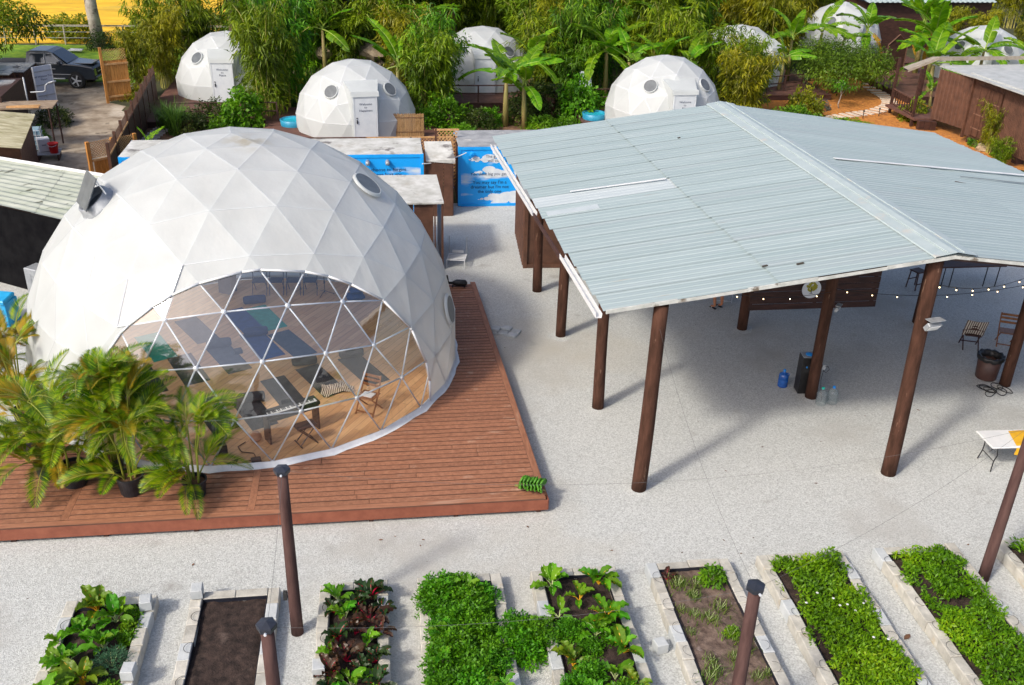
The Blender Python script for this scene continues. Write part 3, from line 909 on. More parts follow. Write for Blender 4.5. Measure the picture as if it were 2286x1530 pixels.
for x in (-.05, .05): MB().box((x, -.20, .84), (.03, .05, .04)).build('tap', M_BLUECAP, WCo)
MB().lathe([(0, 0), (.10, 0), (.10, .02), (.045, .05), (.0, .06)], n=16, cap=False).build('bottle_seat', M_BLUECAP, WCo, (.04, 0, 1.122))
OB = empty('outlet_box', (11.44, 21.60, .98), 0, 'grey electric outlet box and hanging black cord on the cooler post', 'outlet')
MB().box((0, -.02, 0), (.08, .07, .14), bev=.005).build('box', M_GREY, OB)
cb = MB(); cb.tube([(0, -.05, .02), (.10, -.06, .04), (.16, -.05, -.06), (.08, -.05, -.16), (0, -.05, -.1)], .008, 5); cb.tube([(0, -.05, -.06), (-.02, -.05, -.4), (.02, -.08, -.7), (.06, -.15, -.96)], .008, 5)
cb.build('cord', M_RUBBER, OB)
# flood lights
def floodlight(loc, rz, label, s=1.0):
    t = empty('flood_light', loc, rz, label, 'flood light')
    MB().box((0, -.10 * s, 0), (.34 * s, .10 * s, .20 * s), bev=.01).build('housing', M_GREY, t, rot=(R(35), 0, 0))
    MB().box((0, -.158 * s, 0), (.28 * s, .012, .14 * s)).build('lens', M_WHITE, t, rot=(R(35), 0, 0))
    MB().box((0, -.12 * s, .115 * s), (.38 * s, .20 * s, .015)).build('hood', M_GREY, t)
    MB().box((-.02, -.02, -.12 * s), (.05, .06, .12)).build('bracket', M_GREY, t)
floodlight((11.72, 17.82, 4.08), R(12), 'large flood light with a hood on the tall ridge post')
floodlight((11.48, 21.62, 2.72), R(50), 'small white flood light on the post behind the water cooler', .62)
# folding table with yellow cloth at the right edge
TB = empty('folding_table', (14.95, 18.1, 0), R(-2), 'white folding table partly under a yellow cloth at the right edge', 'table')
MB().box((0, 0, .735), (1.83, .76, .045), bev=.012).build('table_top', M_WHITE, TB)
MB().box((0, .0, .76), (.005, .76, .004)).build('fold_line', M_GREY, TB)
for sx in (-.72, .72):
    for sy in (-.28, .28):
        MB().tube([(sx, sy, .71), (sx + .05, sy, .45), (sx + .02, sy * .9, .28), (sx - .02, sy * 1.06, .01)], .014, 7).build('leg', M_BLACK, TB, smooth=True)
    MB().tube([(sx + .02, -.26, .28), (sx + .02, .26, .28)], .011, 6).build('cross_bar', M_BLACK, TB)
    MB().tube([(sx + .03, 0, .40), (sx * .45, 0, .70)], .010, 6).build('stay', M_BLACK, TB)
cl = MB(); nx, ny = 10, 10
for i in range(nx + 1):
    for j in range(ny + 1):
        u, v = i / nx, j / ny
        x = -.22 + (u ** 1.0) * 1.2 + .30 * (v - .5) * (1 - u) * 1.0; y = -.52 + v * 1.04
        z = .765
        if abs(y) > .385: z = .765 - (abs(y) - .385) * 1.6 + .02 * math.sin(9 * x); y = math.copysign(.395 + .01 * math.sin(8 * x), y)
        cl.v.append((x, y, z))
for i in range(nx):
    for j in range(ny): a = i * (ny + 1) + j; cl.f.append((a, a + ny + 1, a + ny + 2, a + 1))
yc = cl.build('tablecloth', mat('yellow_cloth', (.62, .33, .01), (.74, .42, .02), scale=5, rough=.8), None, (14.95, 18.1, 0), smooth=True)
tag(yc, 'yellow cloth spread over the white folding table', 'tablecloth')
# bin, chairs, cable pile, far table and stool
TC = empty('trash_can', (16.78, 22.35, 0), 0, 'dark brown trash can with black liner by the right post', 'trash can')
MB().lathe([(0, 0), (.26, 0), (.28, .03), (.33, .70), (.30, .70), (.27, .1), (0, .1)], n=24, cap=False).build('can', mat('bin_brown', (.06, .03, .025), (.09, .045, .035), scale=4, rough=.5), TC, smooth=True)
lv = MB(); lv.lathe([(.28, .55), (.29, .72), (.36, .74), (.375, .68), (.35, .60)], n=32, cap=False)
lv.v = [(x * (1 + .04 * math.sin(9 * math.atan2(y, x))), y * (1 + .04 * math.cos(7 * math.atan2(y, x))), z + .02 * math.sin(11 * math.atan2(y, x))) for x, y, z in lv.v]
lv.build('liner', M_BLACK, TC, smooth=True)
CP = MB(); rr = random.Random(3)
for k in range(7):
    cx_, cy_ = rr.uniform(-.28, .28), rr.uniform(-.16, .16); a, b = rr.uniform(.14, .26), rr.uniform(.09, .16); ph = rr.uniform(0, 3)
    CP.tube([(cx_ + a * math.cos(t) * math.cos(ph) - b * math.sin(t) * math.sin(ph), cy_ + a * math.cos(t) * math.sin(ph) + b * math.sin(t) * math.cos(ph), .015 + .008 * k + .01 * math.sin(3 * t)) for t in [i * .4 for i in range(17)]], .011, 5)
tag(CP.build('cable_pile', M_RUBBER, None, (16.62, 21.6, .004), smooth=True), 'tangled black cable lying at the foot of the right post', 'cable')
M_CHAIRWOOD = mat('chair_wood', (.16, .06, .02), (.28, .11, .035), scale=6, rough=.45, stretch=(3, 3, .6))
def frame_chair(name, loc, rz, label, wood, group=None, slats=True):
    t = empty(name, loc, rz, label, 'chair', group)
    for sx in (-.24, .24):
        MB().tube([(sx, -.26, 0), (sx, .12, .62), (sx, .22, .95)], .02, 6).build('leg', wood, t)
        MB().tube([(sx * .9, .26, 0), (sx * .9, -.2, .45)], .02, 6).build('leg', wood, t)
    MB().box((0, -.02, .46), (.46, .42, .03), bev=.008).build('seat', wood, t)
    for z in (.68, .80, .90): MB().box((0, .13 + (z - .62) * .3, z), (.46, .018, .07)).build('back_slat', wood, t)
    MB().box((0, -.24, .1), (.46, .02, .03)).build('stretcher', wood, t)
    return t
frame_chair('wooden_chair', (17.35, 24.2, 0), R(160), 'dark wooden folding chair with a striped throw over it', M_DARKWOOD)
frame_chair('wooden_chair', (18.55, 24.3, 0), R(-25), 'orange-brown wooden folding chair beside the striped throw', M_CHAIRWOOD)
def stripes(name, a, b, scale, rot=0.0):
    m = bpy.data.materials.new(name); m.use_nodes = True
    nt = m.node_tree; N = nt.nodes; L = nt.links; bs = N['Principled BSDF']; bs.inputs['Roughness'].default_value = .9
    tc = N.new('ShaderNodeTexCoord'); mp = N.new('ShaderNodeMapping'); mp.inputs['Rotation'].default_value = (0, 0, rot)
    w = N.new('ShaderNodeTexWave'); w.inputs['Scale'].default_value = scale; w.inputs['Distortion'].default_value = 1.5
    r = N.new('ShaderNodeValToRGB'); r.color_ramp.elements[0].position = .45; r.color_ramp.elements[1].position = .55
    r.color_ramp.elements[0].color = (*a, 1); r.color_ramp.elements[1].color = (*b, 1)
    L.new(tc.outputs['Object'], mp.inputs[0]); L.new(mp.outputs[0], w.inputs[0]); L.new(w.outputs['Fac'], r.inputs[0]); L.new(r.outputs[0], bs.inputs['Base Color'])
    return m
def cloth(nx, ny, fn):
    b = MB()
    for i in range(nx + 1):
        for j in range(ny + 1): b.v.append(fn(i / nx, j / ny))
    for i in range(nx):
        for j in range(ny): a = i * (ny + 1) + j; b.f.append((a, a + ny + 1, a + ny + 2, a + 1))
    return b
M_STRIPE = stripes('striped_throw', (.55, .50, .42), (.10, .06, .05), 5)
th = cloth(14, 10, lambda u, v: ((v - .5) * .6, .30 - abs(u - .45) * .5 + .02 * math.sin(9 * v), 1.0 - abs(u - .45) * 1.1 + .02 * math.sin(7 * v + 3 * u)))
tag(th.build('striped_throw', M_STRIPE, None, (17.35, 24.2, .02), smooth=True, rot=(0, 0, R(160))), 'striped throw draped over the dark wooden chair', 'throw')
FT = empty('trestle_table', (19.9, 28.95, 0), 0, 'long dark table on thin legs under the pavilion gable', 'table')
MB().box((0, 0, .76), (2.4, .8, .05), bev=.01).build('table_top', M_DARKWOOD, FT)
for sx in (-1.0, -.7, .55, 1.0):
    MB().tube([(sx, -.33, .74), (sx - .03, -.34, 0)], .02, 6).build('leg', M_BLACK, FT)
ST = empty('bar_stool', (17.95, 28.65, 0), R(20), 'dark stool standing behind the tall ridge post', 'stool')
MB().box((0, 0, .64), (.42, .40, .05), bev=.015).build('seat', M_DARKWOOD, ST)
for sx in (-.17, .17):
    for sy in (-.16, .16): MB().tube([(sx, sy, .62), (sx * 1.25, sy * 1.25, 0)], .022, 6).build('leg', M_DARKWOOD, ST)
for z, sy in ((.22, -.18), (.3, .18)): MB().box((0, sy, z), (.36, .025, .03)).build('rung', M_DARKWOOD, ST)
CE = empty('camp_chair', (11.0, 28.2, 0), R(160), 'folded-back camp chair with blue-grey sling behind the inner post', 'chair')
for sx in (-.26, .26):
    MB().tube([(sx, -.25, 0), (sx, .2, .9)], .014, 6).build('leg', M_STEEL, CE)
    MB().tube([(sx, .25, 0), (sx, -.24, .5)], .014, 6).build('leg', M_STEEL, CE)
cloth(4, 6, lambda u, v: ((u - .5) * .5, -.2 + .4 * v, .44 + .46 * max(0, v - .4) / .6 - .04 * math.sin(math.pi * u))).build('sling', mat('blue_grey_sling', (.10, .13, .17), (.15, .18, .22), scale=6, rough=.8), CE, smooth=True)
MB().tube([(-.26, .25, .05), (.26, .25, .05)], .014, 6).build('stretcher', M_STEEL, CE)
# string lights under the roof: cord with bulbs
M_BULB = emit('warm_bulb', (1.0, .74, .40), 5.0)
bulb_me = MB().lathe([(0, -.03), (.013, -.022), (.015, -.008), (.01, .01), (0, .014)], n=8, cap=False).mesh('bulb', M_BULB, True)
sock_me = MB().lathe([(.012, .0), (.014, .045), (0, .05)], n=7, cap=False).mesh('socket', M_BLACK)
def string_lights(a, b, sag, n, label):
    t = empty('string_lights', a, 0, label, 'string lights', 'string lights under the pavilion roof')
    A, B = Vector((0, 0, 0)), Vector(b) - Vector(a)
    def pt(s): return A.lerp(B, s) - Vector((0, 0, sag * 4 * s * (1 - s)))
    MB().tube([pt(k / 24) for k in range(25)], .0075, 4).build('cord', M_BLACK, t)
    for k in range(n):
        p = pt((k + .5) / n)
        b_ = link('bulb', bulb_me, t, p - Vector((0, 0, .045)))
        link('socket', sock_me, b_, (0, 0, .0))
string_lights((5.55, 21.5, 4.45), (11.2, 21.5, 3.2), .55, 8, 'string of warm bulbs sagging from the left eave to the cooler post')
string_lights((11.3, 21.5, 3.3), (17.0, 21.7, 3.2), .28, 8, 'string of warm bulbs between the cooler post and the right post')
string_lights((11.7, 18.1, 4.9), (17.0, 21.6, 3.6), .30, 7, 'string of warm bulbs running from the ridge post to the right post')
string_lights((11.0, 25.8, 4.5), (18.9, 25.9, 3.9), .35, 8, 'string of warm bulbs across the rear bay above the dark tables')
# ------------------------------------------------------------ inside the large dome
def mm(name, c): return mat(name, c, tuple(min(1, x * 1.35 + .003) for x in c), scale=6, rough=.75, bump=.2, bscale=30)
M_MATBLK, M_MATTEAL, M_MATBLUE, M_MATGREY = mm('mat_charcoal', (.020, .020, .024)), mm('mat_teal', (.01, .22, .17)), mm('mat_blue', (.015, .045, .16)), mm('mat_slate', (.045, .05, .065))
mat_me = {}
def yoga(c, ang, m, label, w=.66, l=1.78):
    key = (m.name, l)
    if key not in mat_me: mat_me[key] = MB().box((0, 0, .004), (l, w, .009), bev=.003).mesh('yoga_mat', m)
    o = link('yoga_mat', mat_me[key], None, (c[0], c[1], FZ + .001), (0, 0, R(ang)))
    tag(o, label, 'yoga mat', 'yoga mats laid out inside the dome')
MA = -62
for c, m, lb in (((-6.45, 25.2), M_MATTEAL, 'teal yoga mat nearest the left edge of the dome window'),
                 ((-5.5, 26.2), M_MATGREY, 'slate yoga mat on the far left, right of the teal one'),
                 ((-4.25, 26.75), M_MATBLUE, 'blue yoga mat left of the far teal mat'),
                 ((-3.62, 26.9), M_MATTEAL, 'far teal yoga mat below the row of folding chairs'),
                 ((-2.72, 25.1), M_MATGREY, 'long slate yoga mat in the middle of the dome floor'),
                 ((-4.38, 24.35), M_MATGREY, 'slate mat with a bolster at its head, left of centre'),
                 ((-5.35, 23.8), M_MATBLK, 'charcoal yoga mat behind the potted palms'),
                 ((-2.72, 22.3), M_MATBLK, 'charcoal yoga mat right behind the keyboard'),
                 ((-1.82, 22.9), M_MATBLK, 'charcoal yoga mat with the striped blanket on it'),
                 ((-.72, 23.4), M_MATBLK, 'charcoal yoga mat behind the wooden director chair'),
                 ((-4.33, 21.35), M_MATBLK, 'charcoal yoga mat nearest the palm fronds'),
                 ((-3.42, 21.45), M_MATBLK, 'charcoal mat with a bolster, left of the keyboard'),
                 ((-6.35, 23.3), M_MATBLK, 'charcoal yoga mat half hidden behind the palms'),
                 ((-3.55, 25.1), M_MATBLUE, 'blue yoga mat with blue bolster in the middle')):
    yoga(c, MA + rnd.uniform(-3, 3), m, lb)
M_BOL = mm('bolster_black', (.018, .018, .022)); M_BOLB = mm('bolster_navy', (.012, .03, .10)); M_BOLS = mm('bolster_slate', (.04, .045, .06))
bol_me = {}
def bolster(c, ang, m, label, l=.68, r_=.13):
    if m.name not in bol_me:
        b = MB(); n = 14; P = []; RR = []
        for k, (x, q) in enumerate(((-l / 2, .35), (-l / 2 + .012, .75), (-l / 2 + .05, .97), (0, 1.03), (l / 2 - .05, .97), (l / 2 - .012, .75), (l / 2, .35))): P.append((x, 0, 0)); RR.append(r_ * q)
        b.tube(P, RR, 16); b.v = [(x, y * 1.25, max(z, -.105) * .95 + .105) for x, y, z in b.v]
        bol_me[m.name] = b.mesh('bolster', m, True)
    o = link('bolster', bol_me[m.name], None, (c[0], c[1], FZ + .01), (0, 0, R(ang)))
    tag(o, label, 'bolster', 'bolsters on the yoga mats')
for c, m, lb in (((-3.78, 25.75), M_BOLB, 'navy bolster at the head of the middle blue mat'),
                 ((-4.72, 25.1), M_BOLS, 'slate bolster at the head of the left slate mat'),
                 ((-2.30, 23.85), M_BOL, 'black bolster near the striped blanket mat'),
                 ((-1.05, 24.2), M_BOL, 'black bolster on the rightmost charcoal mat'),
                 ((-3.50, 21.95), M_BOL, 'black bolster left of the keyboard'),
                 ((-4.05, 28.0), M_BOLB, 'navy bolster below the folding chairs')):
    bolster(c, 10, m, lb)
for p, lb in (((-4.15, 24.65, FZ), 'small dark block on the floor beside the slate bolster'), ((-3.9, 19.55, FZ), 'small black speaker box behind the palms')):
    t = empty('speaker_box', p, R(20), lb, 'box')
    MB().box((0, 0, .13 if p[0] > -4 else .06), (.22, .18, .26 if p[0] > -4 else .12), bev=.015).build('case', M_BLACK, t)
    MB().box((0, -.092, .13 if p[0] > -4 else .06), (.17, .01, .20 if p[0] > -4 else .08)).build('grille', M_RUBBER, t)
# keyboard on its stand
KB = empty('electric_piano', (-2.36, 20.28, FZ), R(29), 'black electric piano on a slab-leg stand behind the clear window', 'piano')
MB().box((0, 0, .73), (1.36, .34, .11), bev=.015).build('body', M_BLACK, KB)
for sx in (-.62, .62): MB().box((sx, 0, .34), (.05, .32, .68), bev=.006).build('leg', M_BLACK, KB)
MB().box((0, .12, .50), (1.2, .03, .16)).build('back_board', M_BLACK, KB)
M_KEYW = mat('key_white', (.75, .74, .70), rough=.3)
kw = 1.22 / 36
wk = MB().box((0, 0, 0), (kw - .003, .14, .018), bev=.003).mesh('white_key', M_KEYW); bk_ = MB().box((0, 0, 0), (kw * .5, .09, .022), bev=.003).mesh('black_key', M_BLACK)
for k in range(36):
    link('white_key', wk, KB, (-.61 + kw * (k + .5), -.09, .794))
    if k % 7 not in (2, 6) and k < 35: link('black_key', bk_, KB, (-.61 + kw * (k + 1), -.065, .808))
MB().box((0, .10, .80), (.24, .02, .16)).build('music_rest', M_BLACK, KB, rot=(R(-10), 0, 0))
BS = empty('keyboard_bench', (-2.02, 19.88, FZ), R(29), 'small folding keyboard bench with black padded seat', 'bench')
MB().box((0, 0, .48), (.50, .30, .07), bev=.025).build('seat', M_BLACK, BS)
for sy in (-.12, .12):
    MB().tube([(-.2, sy, .45), (.2, sy, .02)], .016, 6).build('leg', M_BLACK, BS); MB().tube([(.2, sy, .45), (-.2, sy, .02)], .016, 6).build('leg', M_BLACK, BS)
for sx in (-.2, .2): MB().tube([(sx, -.2, .02), (sx, .2, .02)], .016, 6).build('foot_bar', M_BLACK, BS)
PB = MB(); PB.lathe([(0, 0), (.10, .0), (.14, .06), (.13, .13), (.08, .17), (.085, .20), (0, .18)], n=18, cap=False)
tag(PB.build('clay_pot', mat('terracotta', (.42, .20, .11), (.50, .26, .15), scale=5, rough=.8), None, (-3.2, 20.1, FZ), smooth=True), 'small terracotta pot left of the piano leg', 'pot')
PD = empty('pedal_unit', (-3.1, 19.15, FZ), R(15), 'black pedal unit with looping cords near the window foot', 'pedal')
MB().box((0, 0, .05), (.22, .16, .10), bev=.02).build('case', M_BLACK, PD)
cd = MB(); cd.tube([(-.08, .05, .05), (-.35, .0, .02), (-.5, .1, .02), (-.4, .22, .02), (-.62, .12, .02), (-.55, -.05, .02)], .012, 5); cd.tube([(.02, .08, .05), (.0, .35, .02), (-.25, .5, .02), (-.3, .75, .02), (-.1, .9, .02)], .012, 5)
cd.tube([(-.45, .02, .05), (-.38, .12, .09), (-.52, .14, .04), (-.42, -.02, .03)], .02, 5)
cd.build('cord', M_RUBBER, PD, smooth=True)
bl = cloth(18, 18, lambda u, v: ((u - .5) * .72 * (1 + .2 * math.sin(5 * v)), (v - .5) * .55 * (1 + .2 * math.cos(6 * u)), .02 + .11 * abs(math.sin(5 * u + 3 * math.sin(4 * v))) * math.sin(math.pi * u) * math.sin(math.pi * v) + .03 * math.sin(11 * v + 7 * u) ** 2))
tag(bl.build('striped_blanket', stripes('cream_stripes', (.68, .56, .42), (.16, .09, .06), 6, .5), None, (-1.42, 22.35, FZ + .012), smooth=True, rot=(0, 0, R(20))), 'rumpled cream and brown striped blanket on a charcoal mat', 'blanket')
DCh = frame_chair('director_chair', (-.55, 21.2, FZ), R(-30), 'brown wooden folding chair right of the piano', M_CHAIRWOOD)
MB().box((0, -.02, .485), (.30, .22, .02)).build('seat_paper', M_WHITE, DCh)
M_CH = mat('chair_blue_grey', (.035, .045, .085), (.05, .065, .11), scale=5, rough=.4)
def folding_chair(loc, rz, label):
    t = empty('folding_chair', loc, rz, label, 'chair', 'folding chairs along the back of the dome')
    for sx in (-.21, .21):
        MB().tube([(sx, -.22, 0), (sx, .10, .55), (sx, .2, .82)], .013, 6).build('leg', M_CH, t)
        MB().tube([(sx * .85, .28, 0), (sx * .85, -.1, .44)], .013, 6).build('leg', M_CH, t)
    MB().box((0, -.04, .45), (.40, .40, .03), bev=.012).build('seat', M_CH, t)
    MB().box((0, .17, .73), (.40, .03, .19), bev=.012).build('backrest', M_CH, t)
ord_ = ('leftmost', 'second from left', 'third from left', 'rightmost')
for k in range(4):
    folding_chair((-3.95 + k * .52, 28.75 - .03 * k, FZ), R(-3), 'dark blue folding chair at the back of the dome, %s of the row' % ord_[k])
RK = empty('stacked_chair_rack', (-4.95, 28.75, FZ), R(4), 'pair of dark blue folded chairs leaning left of the chair row', 'folded chairs')
for k in range(2):
    MB().box((-.12 + .34 * k, .05 * k, .50), (.05, .46, .92), bev=.02).build('folded_frame', M_CH, RK, rot=(0, R(4), R(60)))
    MB().box((-.10 + .34 * k, .05 * k - .04, .62), (.03, .36, .30)).build('folded_seat', M_MATBLUE, RK, rot=(0, R(4), R(60)))
MS = empty('microphone_stand', (-1.95, 28.5, FZ), 0, 'thin black microphone stand right of the folding chairs', 'stand')
MB().tube([(0, 0, .03), (0, 0, 1.05)], .012, 6).build('pole', M_BLACK, MS)
MB().box((0, 0, .42), (.05, .05, .09)).build('clutch', M_BLACK, MS)
for a in (0, 2.1, 4.2): MB().tube([(0, 0, .12), (.3 * math.cos(a), .3 * math.sin(a), .01)], .011, 6).build('leg', M_BLACK, MS)
SB = MB(); SB.box((0, 0, .11), (.55, .36, .22), bev=.09); SB.box((.06, 0, .30), (.45, .30, .16), bev=.07)
tag(SB.build('folded_cushions', M_MATBLUE, None, (-1.0, 28.05, FZ), smooth=True, rot=(0, 0, R(12))), 'stack of two blue cushions at the right back of the dome', 'cushions')

# ------------------------------------------------------------ deck things
BB = empty('leaf_blower', (2.2, 28.95, DZ), R(-8), 'black tank-shaped blower lying on the far end of the deck', 'blower')
MB().tube([(-.1, 0, .12), (.02, 0, .13), (.30, 0, .13), (.36, 0, .11)], [.06, .11, .11, .05], 12).build('tank', M_BLACK, BB, smooth=True)
MB().tube([(-.08, 0, .12), (-.22, 0, .12), (-.27, 0, .16)], .045, 8).build('motor', M_RUBBER, BB, smooth=True)
MB().tube([(-.25, 0, .14), (-.29, 0, .38)], .035, 8).build('handle', M_RUBBER, BB)
for sx in (-.1, .28): MB().box((sx, 0, .015), (.04, .2, .03)).build('foot', M_RUBBER, BB)

# ------------------------------------------------------------ lamp posts of the yard
M_GREYPOST = mat('lamp_post_brown', (.065, .035, .032), (.11, .062, .055), scale=2.5, spec=.15, rough=.85, bump=.35, bscale=12, stretch=(3, 3, .5))
def lamp_post(x, y, h, label, box=False, lean=(0, 0), pale=False):
    t = empty('lamp_post', (x, y, 0), 0, label, 'lamp post', 'brown round posts with dark caps in the yard')
    pl = [(lean[0] * k / 6, lean[1] * k / 6, h * k / 6) for k in range(7)]
    MB().tube(pl, [.115 - .004 * k for k in range(7)], 14).build('pole', M_GREYPOST, t, smooth=True)
    cp = MB(); cp.lathe([(.09, -.04), (.135, -.02), (.145, .045), (.14, .065), (0, .11)], n=6, cap=False); cp.lathe([(0, -.04), (.09, -.04)], n=6, cap=False)
    cp.build('cap', M_CAP, t, (lean[0], lean[1], h))
    MB().lathe([(0, 0), (.02, 0), (.02, .03), (0, .035)], n=8, cap=False).build('hook', M_STEEL, t, (lean[0], lean[1] - .165, h + .03), rot=(R(80), 0, 0))
    if box: MB().box((-.15, -.02, .92), (.07, .09, .18), bev=.01).build('outlet_box', M_RUBBER, t)
M_CAP = mat('cap_dark', (.02, .024, .034), (.032, .036, .05), scale=5, rough=.4)
lamp_post(-1.87, 14.04, 3.58, 'brown post with outlet box between the second and third beds', True)
lamp_post(-1.77, 10.3, 3.6, 'nearest brown post beside the bare soil bed')
lamp_post(5.12, 10.4, 3.6, 'nearest brown post rising over the sparse bed')
lamp_post(11.84, 14.19, 3.7, 'brown post at the right edge between the two green covered beds', lean=(.06, 0))
M_WIRE = mat('wire_grey', (.10, .10, .10), rough=.6)
def wire(name, a, b, sag, label, r_=.0026):
    A, B = Vector(a), Vector(b)
    o = MB().tube([A.lerp(B, k / 16) - Vector((0, 0, sag * 4 * (k / 16) * (1 - k / 16))) for k in range(17)], r_, 4).build(name, M_WIRE if r_ < .01 else M_WHITE, None)
    tag(o, label, 'wire')
wire('overhead_wire', (-1.87, 14.04, 3.55), (-1.77, 10.3, 3.58), .12, 'thin wire joining the two posts on the left')
wire('overhead_wire', (-1.77, 10.3, 3.6), (5.12, 10.4, 3.6), .25, 'thin wire strung over the beds between the two nearest posts')
wire('overhead_wire', (5.12, 10.4, 3.6), (11.84, 14.19, 3.65), .25, 'thin wire from the middle post to the right edge post')
wire('overhead_wire', (5.12, 10.4, 3.6), (5.62, 17.8, 4.2), .35, 'thin wire from the middle post up to the pavilion corner post')
wire('overhead_wire', (-1.87, 14.04, 3.6), (11.84, 14.19, 3.6), .7, 'long sagging wire across the white gravel')

# concrete cube, pavers, cart
def block_mesh(d, m, bev=.012): return MB().box((0, 0, d[2] / 2), d, bev=bev).mesh('block', m)
M_CONC = mat('pale_concrete', (.36, .345, .30), (.52, .50, .44), scale=3.5, rough=.9, bump=.5, bscale=22, detail=8, rand=.10, stains=[((.42, .33, .20), 1.8, .62, .15), ((.33, .33, .30), 4.5, .66, .08)])
M_BLUECONC = mat('bluish_concrete', (.40, .425, .43), (.50, .52, .52), scale=3, rough=.85, bump=.4, bscale=20, rand=.05)
o = link('concrete_cube', block_mesh((.22, .22, .22), M_BLUECONC), None, (4.72, 12.92, .004), (0, 0, R(12)))
tag(o, 'lone pale concrete cube on the gravel between two beds', 'block')
PV = empty('paver_stack', (3.45, 26.25, 0), R(-28), 'small pile of grey concrete pavers on gravel beside the deck', 'pavers')
for k, (x, y, z, a) in enumerate(((-.28, -.1, 0, 0), (.02, -.1, 0, 2), (.32, -.12, 0, -3), (-.28, .14, 0, 1), (.03, .15, 0, 0), (.33, .14, 0, 4), (-.25, -.08, .08, 3), (.05, .12, .08, -5))):
    MB().box((x, y, z + .04), (.285, .22, .075), rz=R(a), bev=.008).build('paver', M_BLUECONC, PV)
CT = empty('metal_cart', (2.45, 31.75, 0), R(-12), 'low white metal rack with uprights beside the brown shed', 'cart')
for k in range(5): MB().box((0, -.28 + k * .14, .30), (.62, .05, .02)).build('slat', M_WHITE, CT)
for sx in (-.31, .31):
    MB().box((sx, 0, .30), (.03, .64, .03)).build('side_rail', M_WHITE, CT)
    MB().tube([(sx, .32, 0), (sx, .34, .95)], .015, 6).build('upright', M_GREY, CT)
    MB().tube([(sx, -.32, 0), (sx, -.32, .30)], .015, 6).build('leg', M_WHITE, CT)
MB().box((0, .3, .40), (.4, .03, .10)).build('crossbar', M_WHITE, CT)

# ------------------------------------------------------------ containers behind the dome
def corrugated(mb, a, b, z0, z1, depth=.035, pitch=.28):
    """corrugated wall from a to b (xy), outward on the right-hand side of a->b"""
    A, B = Vector((a[0], a[1], 0)), Vector((b[0], b[1], 0)); d = B - A; Ln = d.length; d.normalize(); nrm = Vector((d.y, -d.x, 0))
    n = max(1, int(Ln / pitch)); p = Ln / n; P = []
    for k in range(n):
        for u, o in ((0, 0), (.32, 0), (.5, depth), (.82, depth)): P.append((k * p + u * p, o))
    P.append((Ln, 0))
    vs = []
    for u, o in P:
        q = A + d * u + nrm * o; vs += [(q.x, q.y, z0), (q.x, q.y, z1)]
    mb.add(vs, [(2 * i, 2 * i + 2, 2 * i + 3, 2 * i + 1) for i in range(len(P) - 1)])
def sky_mural():
    m = bpy.data.materials.new('sky_mural'); m.use_nodes = True
    nt = m.node_tree; N = nt.nodes; L = nt.links; bs = N['Principled BSDF']; bs.inputs['Roughness'].default_value = .5
    tc = N.new('ShaderNodeTexCoord'); mp = N.new('ShaderNodeMapping'); mp.inputs['Scale'].default_value = (.42, 1, 1.5); mp.inputs['Location'].default_value = (1.7, 0, .35)
    n = N.new('ShaderNodeTexNoise'); n.inputs['Scale'].default_value = 1.15; n.inputs['Detail'].default_value = 4
    r = N.new('ShaderNodeValToRGB'); r.color_ramp.elements[0].position = .56; r.color_ramp.elements[1].position = .66
    r.color_ramp.elements[0].color = (.004, .34, .86, 1); r.color_ramp.elements[1].color = (.60, .68, .76, 1)
    L.new(tc.outputs['Object'], mp.inputs[0]); L.new(mp.outputs[0], n.inputs['Vector']); L.new(n.outputs['Fac'], r.inputs[0]); L.new(r.outputs[0], bs.inputs['Base Color'])
    return m
M_MURAL = sky_mural()
M_BLUEPAINT = mat('bright_blue_paint', (.004, .31, .82), (.010, .37, .88), scale=3, rough=.45)
M_INK = mat('dark_lettering', (.012, .03, .09), rough=.7)
M_CLOUDP = mat('cloud_paint', (.58, .64, .70), (.72, .76, .78), scale=4, rough=.6)
M_GREYROOF = mat('grey_roof', (.23, .24, .25), (.36, .37, .38), scale=2.2, rough=.8, bump=.4, bscale=9, stains=[((.5, .49, .46), 1.5, .62, .1)])
def container(name, x0, x1, y0, y1, h, label, m_front, m_side, m_roof, corner=None):
    t = empty(name, ((x0 + x1) / 2, y0, 0), 0, label, 'container')
    w = x1 - x0; d = y1 - y0
    f = MB(); f.add([(-w / 2 + .12, .03, .12), (w / 2 - .12, .03, .12), (w / 2 - .12, .03, h - .14), (-w / 2 + .12, .03, h - .14)], [(0, 1, 2, 3)])
    f.build('front_wall', m_front, t)
    s = MB(); corrugated(s, (w / 2 - .02, .08), (w / 2 - .02, d - .08), .12, h - .12); s.build('side_wall', m_side, t)
    s = MB(); corrugated(s, (-w / 2 + .02, d - .08), (-w / 2 + .02, .08), .12, h - .12); s.build('side_wall', m_side, t)
    s = MB(); corrugated(s, (w / 2 - .08, d - .02), (-w / 2 + .08, d - .02), .12, h - .12); s.build('back_wall', m_side, t)
    MB().box((0, d / 2, h - .03), (w - .04, d - .04, .05), bev=.01).build('roof', m_roof, t)
    for sx in (-1, 1):
        for yy_ in (.06, d - .06): MB().box((sx * (w / 2 - .06), yy_, h / 2), (.12, .12, h - .06)).build('corner_post', corner or m_side, t)
    for z in (.06, h - .10):
        MB().box((0, .05, z), (w - .24, .10, .12)).build('rail', corner or m_side, t)
    return t
B1 = container('blue_container', -9.7, 1.55, 36.7, 39.0, 2.62, 'long sky-blue painted container with clouds behind the dome', M_MURAL, M_BROWN, M_OFFWHITE, M_BLUEPAINT)
w2 = (1.55 + 9.7) / 2
for k_, l_ in enumerate(('When you choose to forgive', 'those who have hurt you,', 'you take away their power')): text_obj('lettering', l_, .19, M_INK, B1, (3.85, .022, 1.98 - .19 * k_), (R(90), 0, 0))
